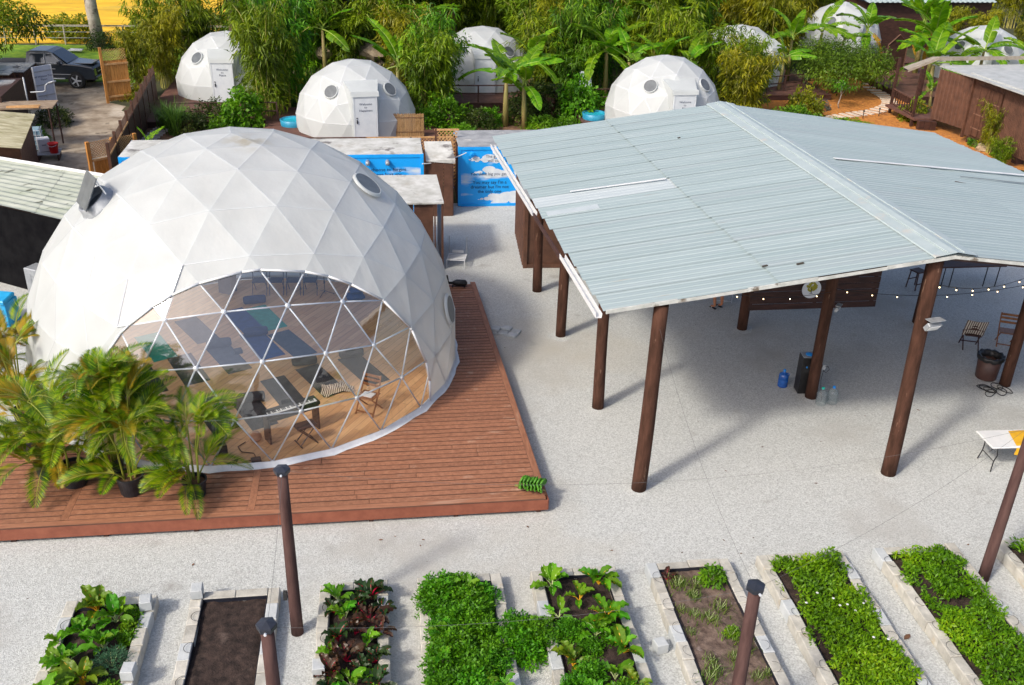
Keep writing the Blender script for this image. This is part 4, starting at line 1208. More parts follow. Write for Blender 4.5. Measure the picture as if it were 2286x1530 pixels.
text_obj('lettering', 'potential', .22, M_INK, B1, (1.75, .022, 2.15), (R(90), 0, 0))
text_obj('lettering', 'create', .20, M_INK, B1, (2.3, .022, 1.7), (R(90), 0, 0))
for x in (3.5, 4.25):
    o = MB().tube([(0, .06, 0), (0, -.16, -.02), (0, -.2, -.06)], [.09, .09, .075], 10).build('vent_cap', M_GREY, B1, (x, 0, 2.30), smooth=True)
MB().box((-5.2, .0, 2.0), (.6, .06, .8)).build('sign_board', M_WHITE, B1)
# lean-to and white awning at its right end
LT = empty('side_lean_to', (1.6, 36.9, 0), 0, 'brown lean-to with small white roof at the end of the blue container', 'lean-to')
for k in range(3): MB().box((.19 + .36 * k, 0, 1.12), (.35, .04, 2.24), bev=.008).build('panel', M_BROWN, LT)
MB().box((1.09, .5, 1.12), (.05, 1.0, 2.24)).build('panel', M_BROWN, LT)
lr = MB(); lr.add([(.05, -.06, 2.27), (1.18, -.06, 2.33), (1.12, 1.5, 2.62), (.05, 1.5, 2.62)], [(0, 1, 2, 3)]); lr.add([(.05, -.06, 2.25), (1.18, -.06, 2.15), (1.18, -.06, 2.33), (.05, -.06, 2.27)], [(0, 1, 2, 3)])
lr.build('roof', M_OFFWHITE, LT)
B2 = container('blue_container', 2.98, 9.0, 38.0, 40.5, 2.52, 'sky-blue painted container with quotes, half under the pavilion roof', M_MURAL, M_BROWN, M_GREYROOF, M_BLUEPAINT)
def cloudlet(x, z, w, h, seed):
    rr = random.Random(seed); b = MB(); 
    for k in range(26):
        a = rr.uniform(-1, 1); cx_ = x + a * w; cz = z + rr.uniform(-.5, .6) * h * (1 - a * a); s = rr.uniform(.25, .5) * h * (1.1 - abs(a))
        b.add([(cx_ + s * 1.9 * math.cos(t), .024 - k * .0002, cz + s * math.sin(t)) for t in [i * .524 for i in range(12)]], [tuple(range(12))])
    return b
for x, z, w, h, sd in ((-1.85, 1.95, .75, .26, 1), (-1.45, 1.38, 1.0, .34, 2), (-.9, .28, 1.3, .42, 3)): cloudlet(x, z, w, h, sd).build('painted_cloud', M_CLOUDP, B2)
for b_, x, z, s in (('The good you do\nwill come back', -1.3, 2.0, .17), ('You think big you get big', -1.65, 1.36, .17), ('You may say I\'m a\ndreamer but I\'m not\nthe only one', -1.72, .82, .19), ('Nothing in\nthis world\ncan stop you', -.1, .98, .18)):
    for k_, l_ in enumerate(b_.split('\n')): text_obj('lettering', l_, s, M_INK, B2, (x, .014, z - s * (k_ - (b_.count('\n')) / 2)), (R(90), 0, 0))
o = MB().tube([(0, .02, 0), (0, -.14, .02), (0, -.2, -.03)], [.07, .09, .06], 10).build('flood_lamp', M_WHITE, B2, (-1.55, 0, 2.28), smooth=True)
MB().lathe([(.06, 0), (.11, .02), (.11, .05), (.06, .07)], n=14, cap=False).build('hook_reel', M_BLUEPAINT, B2, (-2.45, -.05, 2.2), rot=(R(90), 0, 0))
wire('hose_line', (1.5, 36.65, 2.22), (3.3, 37.9, 2.28), .10, 'white line hanging between the two blue containers', .022)
# lattice fence piece between containers
def lattice(mb, w, h, pitch=.115, t=.022):
    n = int((w + h) / pitch)
    for k in range(n + 1):
        for s in (1, -1):
            u = k * pitch
            p = [(max(0, u - h), min(u, h)), (min(u, w), max(0, u - w))]
            (x0, z0), (x1, z1) = p
            if s < 0: x0, x1 = w - x0, w - x1
            d = Vector((x1 - x0, 0, z1 - z0))
            if d.length < .03: continue
            ang = math.atan2(d.z, d.x)
            m_ = Matrix.Translation(((x0 + x1) / 2, .006 * s, (z0 + z1) / 2)) @ Matrix.Rotation(-ang, 4, 'Y')
            mb.box((0, 0, 0), (d.length, .010, t), m=m_)
LF = empty('lattice_fence', (-4.6, 42.2, 0), 0, 'low brown lattice fence along the back of the blue containers', 'fence')
for k in range(4):
    x0 = k * 1.95
    MB().box((x0, 0, .90), (.09, .09, 1.8)).build('post', M_BROWN, LF)
    l_ = MB(); lattice(l_, 1.86, .5, .14); l_.build('lattice_panel', M_LATTICE, LF, (x0 + .05, 0, 1.22))
    MB().box((x0 + .97, 0, .6), (1.86, .03, 1.2)).build('solid_panel', M_BROWN, LF)
    MB().box((x0 + .97, 0, 1.77), (1.95, .07, .07)).build('top_rail', M_LATTICE if k > 1 else M_BROWN, LF)
LG = empty('lattice_screen', (2.2, 39.3, 0), R(0), 'brown lattice screen in the gap between the two blue containers', 'screen')
l_ = MB(); lattice(l_, .85, 2.3, .15, .03); l_.build('lattice_panel', M_LATTICE, LG, (0, 0, .5))
MB().box((-.03, 0, 1.45), (.07, .07, 2.9)).build('post', M_BROWN, LG); MB().box((.42, 0, 2.85), (1.0, .06, .07)).build('top_rail', M_LATTICE, LG)
# brown shed with pale roof
BSH = empty('brown_shed', (0, 0, 0), 0, 'brown panelled shed with stained pale roof, right behind the dome', 'shed')
for k in range(4): MB().box((1.62 - .32 - k * .66, 31.42, 1.19), (.64, .05, 2.36), bev=.01).build('panel', M_BROWN, BSH)
MB().box((1.93, 31.40, 1.20), (.07, .09, 2.40)).build('corner_post', M_BROWN, BSH)
MB().box((1.68, 31.385, 1.2), (.05, .03, 2.38)).build('batten', M_BROWN, BSH)
MB().box((1.93, 32.75, 1.19), (.05, 2.55, 2.36)).build('side_wall', M_BROWN, BSH)
rf = MB(); rf.add([(-2.6, 31.28, 2.40), (1.98, 31.30, 2.40), (1.90, 34.15, 2.50), (-2.6, 34.15, 2.50), (-2.6, 31.28, 2.45), (1.98, 31.30, 2.45), (1.90, 34.15, 2.55), (-2.6, 34.15, 2.55)], [(3, 2, 1, 0), (4, 5, 6, 7), (0, 1, 5, 4), (1, 2, 6, 5), (2, 3, 7, 6), (3, 0, 4, 7)])
rf.build('roof', M_OFFWHITE, BSH)
for z in (.9, 1.55): MB().box((.75, 31.375, z), (.05, .06, .16)).build('handle', M_GREY, BSH)
# brown container under the pavilion
PC = empty('brown_container', (4.75, 31.35, 0), R(-3), 'brown corrugated container standing under the left edge of the pavilion roof', 'container')
s = MB(); corrugated(s, (0, 3.4), (0, 0), .08, 2.5, .05, .30); s.build('side_wall', M_BROWN, PC)
MB().add([(0.02, 0, .08), (3.0, 0, .08), (3.0, 0, 2.5), (.02, 0, 2.5)], [(0, 1, 2, 3)]).build('end_wall', M_BROWN, PC)
for p in ((.05, .05), (.05, 3.4), (2.95, .05)): MB().box((p[0], p[1] - .06, 1.27), (.13, .13, 2.54)).build('corner_post', M_BROWN, PC)
MB().box((1.5, 1.7, 2.55), (3.1, 3.5, .06)).build('roof', M_GREYROOF, PC)
MB().box((1.5, -.02, .08), (3.0, .08, .14)).build('rail', M_BROWN, PC)
for k in range(4): MB().box((.02 - .045, .35, .5 + k * .5), (.03, .05, .07)).build('hinge', M_RUBBER, PC)
o = MB().lathe([(0, .25), (.18, .2), (.25, .05), (.24, 0), (0, 0)], n=16, cap=False).build('dish_cover', M_OFFWHITE, PC, (.1, 3.3, 2.58), smooth=True)
# ------------------------------------------------------------ small white domes
M_DOOR = mat('pale_door', (.60, .65, .69), (.68, .72, .75), scale=3, rough=.4)
_p3, _t3 = geod(3)
SR = 3.05
def small_dome(x, y, zc, door_az, label, words=None, rot=0.0, deck_z=.34):
    t = empty('geodesic_dome', (x, y, deck_z), 0, label, 'dome', 'small white guest domes among the bamboo')
    c0 = Vector((0, 0, zc - deck_z)); rm = Matrix.Rotation(R(rot), 3, 'Z')
    P = [rm @ p * SR + c0 for p in _p3]
    ks = [q for q in _t3 if max(_p3[i].z for i in q) > -.12]
    me = fabric_mesh([(P[a], P[b], P[c]) for a, b, c in ks], 'cover', M_COVER, 4, .008, [(Vector((0, 0, 1)), .02)])
    link('cover', me, t)
    # seams where struts show through
    E_ = set()
    for q in ks:
        for a, b in ((q[0], q[1]), (q[1], q[2]), (q[2], q[0])): E_.add((min(a, b), max(a, b)))
    s = MB()
    for a, b in E_:
        p, q = P[a], P[b]
        if min(p.z, q.z) < .1: continue
        n = ((p + q) / 2 - c0).normalized(); d = (q - p).normalized(); w = d.cross(n) * .012
        s.add([p - w + n * .006, p + w + n * .006, q + w + n * .006, q - w + n * .006], [(0, 1, 2, 3)])
    s.build('seam', M_SEAM2, t)
    # door box: fabric vestibule, frame, leaf
    a = R(door_az); dr = Vector((math.cos(a), math.sin(a), 0)); sd = Vector((-dr.y, dr.x, 0))
    h0 = 2.14
    F_, B_ = 2.98, 1.9
    def pt(u, v, z): q = dr * u + sd * v; return (q.x, q.y, z)
    vb = MB(); hw = .62
    vb.add([pt(F_, -hw, .0), pt(F_, hw, .0), pt(F_, hw, h0 + .16), pt(F_, -hw, h0 + .16), pt(B_, -hw * 1.5, 0), pt(B_, hw * 1.5, 0), pt(B_, hw * 1.35, h0 + .55), pt(B_, -hw * 1.35, h0 + .55)],
           [(0, 3, 7, 4), (1, 5, 6, 2), (3, 2, 6, 7), (0, 1, 2, 3)])
    vb.build('door_surround', M_COVER, t)
    vl = MB().add([pt(F_ + .02, -hw - .05, h0 + .03), pt(F_ + .02, hw + .05, h0 + .03), pt(F_ + .02, hw + .05, h0 + .24), pt(F_ + .02, -hw - .05, h0 + .24), pt(F_ + .10, -hw - .05, h0 + .01), pt(F_ + .10, hw + .05, h0 + .01)],
                  [(0, 1, 2, 3), (3, 2, 5, 4)])
    vl.build('valance', M_COVER, t)
    dq = MB().box((0, 0, 1.03), (1.02, .05, 2.06), bev=.008).build('door', M_DOOR, t, pt(F_ + .03, 0, .02), rot=(0, 0, a + math.pi / 2))
    MB().box((-.42, -.045, .95), (.05, .05, .18), bev=.01).build('handle', M_BLACK, dq)
    MB().box((-.42, -.04, 1.12), (.05, .03, .05)).build('lock', M_BLACK, dq)
    for sx in (-.545, .545): MB().box((sx, .0, 1.05), (.055, .07, 2.1)).build('frame_bar', M_DOOR, dq)
    MB().box((0, -.002, 2.09), (1.14, .07, .055)).build('frame_bar', M_DOOR, dq)
    for k_, l_ in enumerate((words or '').split('\n') if words else ()): text_obj('lettering', l_, .155, M_INK, dq, (0.02, -.032, 1.77 - .15 * k_), (R(90), 0, 0))
    for s_ in (-1, 1):
        az, el = a + s_ * R(37.5), R(39)
        n = Vector((math.cos(az) * math.cos(el), math.sin(az) * math.cos(el), math.sin(el)))
        port(t, c0 + n * (SR - .03), c0, .36, M_COVER)
    return t
M_SEAM2 = mat('seam_pale', (.66, .68, .70), rough=.6)
M_PLAT = mat('platform_brown', (.085, .038, .028), (.15, .07, .05), scale=4, rough=.7, bump=.3, bscale=16, rand=.1)
def platform(x0, x1, y0, y1, z, label, rails=(), gap=.0):
    t = empty('platform_deck', (0, 0, 0), 0, label, 'deck', 'brown platforms under the small domes')
    MB().box(((x0 + x1) / 2, (y0 + y1) / 2, z / 2 - .03), (x1 - x0 - .06, y1 - y0 - .06, z - .06)).build('base', M_DARKWOOD, t)
    n = max(2, int((y1 - y0) / .30))
    bme = MB().box((0, 0, 0), (x1 - x0, (y1 - y0) / n - .015, .04), bev=.006).mesh('deck_board', M_PLAT)
    for k in range(n): link('deck_board', bme, t, ((x0 + x1) / 2, y0 + (k + .5) * (y1 - y0) / n, z - .02))
    for (ax, ay, bx, by) in rails:
        A, B = Vector((ax, ay, z)), Vector((bx, by, z)); L_ = (B - A).length; m_ = max(1, int(L_ / 1.3))
        for k in range(m_ + 1):
            p = A.lerp(B, k / m_); MB().box((p.x, p.y, z + .48), (.08, .08, .96)).build('rail_post', M_DARKWOOD, t)
        for zz in (.93, .50): MB().tube([A + Vector((0, 0, zz)), B + Vector((0, 0, zz))], .035, 4).build('rail', M_DARKWOOD, t)
    return t
small_dome(-8.46, 58.1, .63, -90, 'small white dome with one porthole showing, left of the tall bamboo', 'Welcome\nto\nPeace', 10)
small_dome(-1.27, 49.9, .63, -80, 'small white dome with two portholes above the blue container', 'Welcome\nto\nHappiness', 36)
small_dome(6.1, 59.4, .78, -92, 'small white dome half hidden by bamboo and banana leaves, top centre', None, 20)
small_dome(14.55, 49.4, .95, -86, 'small white dome with two portholes right behind the pavilion ridge', 'Welcome\nto\nBliss', 18, .50)
small_dome(22.8, 61.5, .63, -58, 'small white dome mostly covered by hanging bamboo leaves', None, 0)
small_dome(34.7, 72.6, .63, -97, 'small white dome cut by the top of the picture, right of centre', None, 30)
small_dome(39.6, 61.8, .63, -120, 'small white dome behind torn banana leaves at the right', None, 12)
platform(-12.2, -5.2, 51.0, 62, .34, 'brown platform with railing under the left guest dome', ((-10.4, 51.1, -5.3, 51.1),))
platform(-5.9, 2.8, 45.7, 54, .34, 'brown platform under the guest dome behind the blue container', ())
platform(2.4, 9.8, 54.2, 63, .50, 'brown platform with railing under the top centre guest dome', ((2.5, 54.3, 9.7, 54.3),))
platform(10.4, 18.6, 45.2, 53.5, .50, 'brown platform under the guest dome behind the pavilion', ((10.5, 53.3, 13.0, 53.3),))
platform(19.0, 27.2, 56.6, 65.5, .34, 'brown platform with railing under the bamboo covered dome', ((22.0, 56.8, 27.1, 58.6),))
platform(30.6, 38.5, 66.8, 76, .34, 'brown platform with railing under the dome at the top edge', ((30.7, 66.9, 35.5, 66.9),))
platform(31.6, 35.4, 55.7, 66, .42, 'brown walkway deck beside the mulch path on the right', ())
platform(35.6, 43.8, 57.8, 66, .34, 'brown platform under the right hand guest dome', ())
# round pools and bamboo screen
M_POOL = mat('pool_blue', (.02, .38, .52), (.03, .45, .60), scale=3, rough=.15)
for x, y, z, lb in ((-4.45, 50.2, .34, 'round blue tub on the deck left of the Happiness dome'), (11.2, 50.5, .50, 'round blue tub on the deck left of the Bliss dome')):
    t = empty('plunge_tub', (x, y, z), 0, lb, 'tub', 'round blue tubs beside guest domes')
    MB().lathe([(.62, 0), (.66, .3), (.60, .32), (.57, .05), (0, .05)], n=26, cap=False).build('tub', mat('tub_blue', (.02, .22, .38), (.04, .30, .45), scale=3, rough=.4), t, smooth=True)
    MB().lathe([(0, .24), (.6, .24)], n=26, cap=False).build('water', M_POOL, t)
SCR = empty('reed_screen', (1.05, 47.7, .34), 0, 'tan reed privacy screen right of the Happiness dome door', 'screen')
reed = MB().tube([(0, 0, 0), (0, 0, 1.12)], .019, 5).mesh('reed', mat('reed', (.30, .17, .07), (.46, .29, .13), scale=4, rough=.8, rand=.18))
for k in range(50): link('reed', reed, SCR, (-1.0 + k * .0408, rnd.uniform(-.012, .012), rnd.uniform(0, .04)), None, (1, 1, rnd.uniform(.97, 1.03)))
for z in (.25, .95): MB().tube([(-1.02, -.03, z), (1.02, -.03, z)], .012, 5).build('binding', M_BROWN, SCR)
MB().tube([(1.0, 0, 0), (1.0, 2.2, 0)], .02, 5).build('foot_rail', M_BROWN, SCR)

# ------------------------------------------------------------ left side: sheds, gate, fence, driveway things
M_CORR = mat('pale_corrugated', (.30, .33, .27), (.43, .45, .39), scale=1.6, rough=.6, bump=.2, bscale=8, stretch=(.4, 2, 1),
             stains=[((.24, .28, .20), .8, .54, .18), ((.06, .06, .04), 2.2, .62, .05)])
M_MOSSY = mat('mossy_corrugated', (.24, .22, .12), (.46, .43, .30), scale=2.2, rough=.8, bump=.3, bscale=9, stretch=(.4, 2, 1), stains=[((.15, .15, .03), 1.2, .58, .12), ((.09, .07, .05), 3, .63, .08)])
def wavy_sheet(mb, A, B, D, n, amp):
    """ribbed sheet: ribs run A->B, repeated across A->D"""
    A, B, D = Vector(A), Vector(B), Vector(D); u = B - A; v = D - A; nr = u.cross(v).normalized()
    if nr.z < 0: nr = -nr
    m_ = n * 6; vs = []
    for i in range(m_ + 1):
        o = nr * amp * math.cos(2 * math.pi * i / 6)
        vs += [A + v * (i / m_) + o, A + v * (i / m_) + u + o]
    mb.add(vs, [(2 * i, 2 * i + 1, 2 * i + 3, 2 * i + 2) for i in range(m_)])
LS = empty('lean_to_shed', (0, 0, 0), 0, 'dark lean-to shed with long pale ribbed roof left of the large dome', 'shed')
F0, F1 = Vector((-15.5, 33.05, 2.80)), Vector((-8.3, 28.35, 2.80)); T0, T1 = Vector((-16.2, 36.6, 3.05)), Vector((-8.0, 32.1, 3.05))
for k in range(3):
    a0, a1 = k / 3, (k + 1) / 3 + .015; vs = []; m_ = 66
    for i in range(m_ + 1):
        for u in (a0, a1):
            q = F0.lerp(F1, u).lerp(T0.lerp(T1, u), i / m_); vs.append((q.x, q.y, q.z + .022 * math.cos(2 * math.pi * i / 6) + .012 * (2 - k) * (1 if u == a1 else 0)))
    MB().add(vs, [(2 * i, 2 * i + 1, 2 * i + 3, 2 * i + 2) for i in range(m_)]).build('roof_sheet', M_CORR, LS)
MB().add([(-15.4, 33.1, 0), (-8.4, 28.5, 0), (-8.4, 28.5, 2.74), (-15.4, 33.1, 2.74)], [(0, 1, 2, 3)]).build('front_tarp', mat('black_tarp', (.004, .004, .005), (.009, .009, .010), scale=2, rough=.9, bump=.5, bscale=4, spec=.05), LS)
MB().add([(-16.1, 36.5, 0), (-8.1, 32.0, 0), (-8.1, 32.0, 2.9), (-16.1, 36.5, 2.9)], [(0, 1, 2, 3)]).build('back_wall', M_DARKWOOD, LS)
MB().tube([(-16.2, 36.62, 3.10), (-8.0, 32.1, 3.10)], .06, 6).build('roof_edge', M_WHITE, LS)
ICE = empty('ice_chest', (-11.55, 28.1, 0), R(-14), 'bright blue chest with yellow label left of the dome', 'chest')
M_ICE = mat('chest_blue', (.012, .27, .55), (.03, .38, .68), scale=4, rough=.4, stains=[((.5, .6, .65), 3, .66, .05)])
MB().box((0, 0, .40), (.95, .62, .80), bev=.03).build('body', M_ICE, ICE)
MB().box((0, .04, .86), (.98, .60, .14), bev=.03).build('lid', M_ICE, ICE, rot=(R(8), 0, 0))
o = MB().lathe([(0, 0), (.17, 0)], n=24, cap=False).build('label_disc', mat('yellow_label', (.55, .42, .01), rough=.5), ICE, (.02, -.316, .60), rot=(R(90), 0, 0)); o.scale = (1, .5, 1)
MB().box((0, -.32, .12), (.9, .02, .05)).build('trim', M_BLUECAP, ICE)
FC = empty('freezer', (-10.75, 29.55, 0), R(-30), 'white upright appliance, shade painted on in grey, behind the blue chest', 'appliance')
MB().box((0, 0, .6), (.5, .5, 1.2), bev=.02).build('body', M_GREY, FC); MB().box((-.08, -.255, .75), (.16, .01, .55)).build('recess', M_GREY, FC)  # white body coloured grey to stand in for the shade on it
MS_ = empty('plank_shed', (0, 0, 0), 0, 'brown plank shed with mossy ribbed roof beside the driveway', 'shed')
A_, B_ = Vector((-15.30, 44.9, 0)), Vector((-14.25, 40.0, 0))
npl = 9
for k in range(npl):
    p, q = A_.lerp(B_, k / npl), A_.lerp(B_, (k + 1) / npl); c = (p + q) / 2; d = q - p
    MB().box((c.x, c.y, 1.03 + .004 * (k % 2)), (d.length - .02, .045, 2.05), rz=math.atan2(d.y, d.x), bev=.006).build('plank', M_BROWN, MS_)
b = MB(); wavy_sheet(b, (-14.05, 39.6, 2.13), (-19, 39.0, 2.75), (-15.15, 45.2, 2.13), 22, .03); b.build('roof', M_MOSSY, MS_)
MB().add([(-15.3, 44.95, 0), (-19.5, 44.4, 0), (-19.5, 44.4, 2.5), (-15.3, 44.95, 2.05)], [(0, 1, 2, 3)]).build('rear_wall', M_BROWN, MS_)
IB = empty('water_tote', (-16.1, 46.9, 0), R(12), 'blue-white caged water tote behind the plank shed', 'tote')
MB().box((0, 0, .62), (.92, .86, .92), bev=.06).build('tank', mat('tote_plastic', (.20, .34, .44), (.32, .46, .54), scale=3, rough=.3), IB, smooth=False)
for k in range(5): MB().tube([(-.48, -.45, .2 + k * .22), (.48, -.45, .2 + k * .22), (.48, .45, .2 + k * .22)], .014, 5).build('cage_bar', M_STEEL, IB)
for k in range(6): MB().tube([(-.48 + k * .192, -.45, .14), (-.48 + k * .192, -.45, 1.12)], .014, 5).build('cage_bar', M_STEEL, IB)
MB().box((0, 0, .07), (1.0, .95, .14)).build('pallet', M_DARKWOOD, IB)
PL = empty('bench_pallet', (-15.05, 45.75, 0), R(10), 'low dark stand carrying the white box and red bucket', 'stand')
for k in range(4): MB().box((0, -.42 + k * .28, .30), (1.0, .2, .03)).build('slat', M_GREY, PL)
for sx in (-.42, .42): MB().box((sx, 0, .14), (.06, 1.0, .28)).build('bearer', M_DARKWOOD, PL)
WB = empty('white_cube_box', (-15.28, 45.95, .32), R(24), 'white cube container beside the red bucket', 'box')
MB().box((0, 0, .26), (.5, .5, .52), bev=.02).build('body', M_WHITE, WB); MB().box((0, 0, .545), (.52, .52, .05), bev=.02).build('lid', M_WHITE, WB); MB().box((-.02, -.256, .3), (.18, .01, .06)).build('handle_slot', M_GREY, WB)
RB = empty('red_bucket', (-14.75, 45.55, .32), 0, 'bright red bucket at the edge of the driveway', 'bucket')
MB().lathe([(0, 0), (.17, 0), (.22, .42), (.235, .42), (.235, .45), (.205, .45), (.16, .05), (0, .05)], n=22, cap=False).build('pail', mat('bucket_red', (.72, .012, .010), rough=.35), RB, smooth=True)
MB().tube([(-.22, 0, .42), (-.15, -.2, .36), (0, -.26, .33), (.15, -.2, .36), (.22, 0, .42)], .008, 5).build('bail', M_STEEL, RB)
FR = empty('flat_roof_shelter', (0, 0, 0), 0, 'low flat roofed shelter of old boards behind the mossy shed', 'shelter')
MB().box((-16.3, 47.6, 2.0), (2.6, 1.5, .06), rz=.1).build('roof', mat('old_plywood', (.20, .14, .09), (.34, .26, .18), scale=3, rough=.9), FR)
for x, y in ((-15.1, 46.95), (-15.15, 48.3), (-17.4, 46.8)): MB().tube([(x, y, 0), (x, y, 2.0)], .04, 6).build('post', M_DARKWOOD, FR)
for k in range(4): MB().box((-16.2, 46.9 + k * .06, 2.06 + k * .01), (1.4, .05, .05), rz=.06 * k).build('loose_board', M_LATTICE, FR)
PP = MB(); PP.tube([(-16.4, 48.9, 2.3), (-15.9, 49.0, 2.3), (-15.75, 49.0, 2.35), (-15.7, 49.0, 2.6), (-15.55, 49.0, 2.72)], .035, 8); PP.tube([(-15.55, 49, 2.72), (-15.2, 49, 2.8)], .04, 8); PP.tube([(-16.6, 48.9, 1.2), (-16.6, 48.9, 3.0)], .04, 8)
tag(PP.build('vent_pipe', M_GREY, None, smooth=True), 'grey vent pipe with dark elbow above the old shelter', 'pipe')
GS = empty('grey_roof_shed', (0, 0, 0), 0, 'shed with grey roof sheets at the left edge under trees', 'shed')
b = MB(); wavy_sheet(b, (-21.5, 47.4, 2.3), (-17.6, 48.0, 2.2), (-21.8, 51, 2.4), 14, .03); b.build('roof', M_GREYROOF, GS)
b = MB(); wavy_sheet(b, (-24, 52.6, 2.3), (-18.6, 52.8, 2.3), (-24.0, 54.6, 2.4), 14, .03); b.build('roof', M_OFFWHITE, GS)
MB().box((-19.6, 49.9, 1.15), (4.0, 4.2, 2.3), rz=.08).build('wall', M_DARKWOOD, GS)
# dark container with open pale door
DKC = empty('dark_container', (-18.6, 55.0, 0), R(93), 'dark container with one pale door swung open by the truck', 'container')
s = MB(); corrugated(s, (0, 0), (2.6, 0), .1, 2.0); s.build('side_wall', M_DARKWOOD, DKC)
s = MB(); corrugated(s, (2.6, 0), (2.6, 2.4), .1, 2.0); s.build('end_wall', M_DARKWOOD, DKC)
s = MB(); corrugated(s, (0, 2.4), (0, 0), .1, 2.0); s.build('end_wall', M_DARKWOOD, DKC)
MB().box((1.3, 1.2, 2.0), (2.6, 2.4, .06)).build('roof', M_GREYROOF, DKC)
dd = MB().box((.0, 0, 1.28), (1.1, .06, 2.36), bev=.01).build('open_door', mat('pale_blue_door', (.40, .44, .52), (.50, .53, .60), scale=3, rough=.5, stains=[((.22, .22, .20), 2, .62, .1)]), DKC, (-.62, -1.08, 0), rot=(0, 0, R(-43)))
for z in (.45, .95, 1.5, 2.2): MB().box((0, -.04, z), (1.0, .03, .05)).build('rib', M_GREY, dd)
for x in (-.52, .52): MB().box((x, -.035, 1.28), (.05, .04, 2.36)).build('edge_bar', M_WHITE, dd)
for k_, l_ in enumerate(('All Without Tree', 'Planet')): text_obj('lettering', l_, .15, M_INK, dd, (0, -.062, 1.93 - .16 * k_), (R(90), 0, 0))
# cedar gate with lattice top
GT = empty('cedar_gate', (-12.15, 41.68, 0), R(40), 'orange cedar gate with lattice top at the head of the driveway', 'gate')
MB().box((0, 0, .92), (.14, .14, 1.84), bev=.01).build('post', M_ORANGEWOOD, GT)
MB().box((1.08, 0, .92), (.13, .13, 1.84), bev=.01).build('post', M_ORANGEWOOD, GT)
MB().box((2.1, 0, .92), (.13, .13, 1.84), bev=.01).build('post', M_ORANGEWOOD, GT)
for k in range(6): MB().box((.16 + .152 * (k + .5), 0, .60), (.145, .025, .9), bev=.004).build('board', M_ORANGEWOOD, GT)
for z in (.22, 1.02): MB().box((.54, -.03, z), (.96, .04, .09), bev=.006).build('rail', M_LATTICE, GT)
for x0 in (.08, 1.15):
    l_ = MB(); lattice(l_, .92, .68, .115, .03); l_.build('lattice_panel', M_LATTICE, GT, (x0, 0, 1.12))
MB().box((1.6, 0, .55), (.9, .03, 1.1)).build('board', M_ORANGEWOOD, GT)
# dark fence along the drive, with posts and lattice top
DF = empty('dark_fence', (0, 0, 0), 0, 'dark brown board fence with lattice topping running beside the driveway', 'fence')
fa, fb = Vector((-10.9, 40.0, 0)), Vector((-12.3, 56.5, 0)); nf = 9
for k in range(nf):
    p, q = fa.lerp(fb, k / nf), fa.lerp(fb, (k + 1) / nf); d = q - p; c = (p + q) / 2; rz = math.atan2(d.y, d.x)
    for j in range(7):
        u = p.lerp(q, (j + .5) / 7); MB().box((u.x, u.y, .85), (d.length / 7 - .012, .03, 1.7), rz=rz).build('board', M_DARKWOOD, DF)
    MB().box((p.x, p.y, 1.12), (.11, .11, 2.24), rz=rz).build('post', M_BROWN, DF)
    l_ = MB(); lattice(l_, d.length - .14, .38, .14, .026); l_.build('lattice_panel', M_BROWN, DF, (p.x + d.x * .04, p.y + d.y * .04, 1.74), rot=(0, 0, rz))
    MB().box((c.x + .03, c.y, 1.72), (d.length - .1, .05, .07), rz=rz).build('rail', M_LATTICE if k < 3 else M_BROWN, DF)
OG = empty('tall_cedar_gate', (-15.0, 56.6, 0), R(28), 'tall weathered orange gate leaf standing open beside the bamboo', 'gate')
MB().box((0, 0, 1.5), (.14, .14, 3.0), bev=.01).build('post', M_ORANGEWOOD, OG)
for k in range(8): MB().box((.17 + .155 * k, .02, 1.2), (.148, .025, 2.2 + rnd.uniform(-.03, .03)), bev=.004).build('board', M_ORANGEWOOD, OG)
for z in (.35, 1.15, 2.1): MB().box((.72, -.02, z), (1.3, .05, .10)).build('rail', M_LATTICE, OG)
l_ = MB(); lattice(l_, 1.2, .6, .14, .03); l_.build('lattice_panel', M_LATTICE, OG, (.1, 0, 2.3))
# stepping boards
sm_ = MB().box((0, 0, .03), (.85, .22, .06), bev=.008).mesh('stepping_slab', mat('grey_slab', (.34, .30, .27), (.46, .42, .38), scale=3, rough=.9, rand=.1))
for k in range(9):
    o = link('stepping_slab', sm_, None, (-11.35 + .05 * k, 48.2 + k * .42, .02), (0, 0, R(8 + rnd.uniform(-4, 4))))
    tag(o, 'grey stepping slab in the ladder-like path beside the dark fence', 'slab', 'stepping slabs by the dark fence')
M_SLAB = mat('pale_slab', (.52, .42, .32), (.66, .56, .45), scale=3, rough=.9, bump=.3, rand=.08)
slab = MB().box((0, 0, .025), (.95, .30, .05), bev=.008).mesh('stepping_stone', M_SLAB)
path = [(25.0, 52.0), (25.45, 52.2), (25.9, 52.45), (26.4, 52.7), (26.9, 52.9), (27.4, 53.1), (27.9, 53.3), (28.4, 53.55), (28.9, 53.9), (29.4, 54.3), (29.85, 54.7), (30.2, 55.15), (30.5, 55.65), (30.72, 56.15), (30.9, 56.7), (31.05, 57.3), (31.1, 57.9), (31.15, 58.5), (31.25, 59.2), (31.4, 60.0), (31.7, 61), (32.3, 62.3)]
for k, p in enumerate(path):
    q = path[min(k + 1, len(path) - 1)]; p0 = path[max(k - 1, 0)]; a = math.atan2(q[1] - p0[1], q[0] - p0[0]) + math.pi / 2
    o = link('stepping_stone', slab, None, (p[0], p[1], .024), (0, 0, a + rnd.uniform(-.12, .12)))
    tag(o, 'pale stepping stone in the curving path through the mulch', 'stepping stone', 'stepping stones in the mulch')
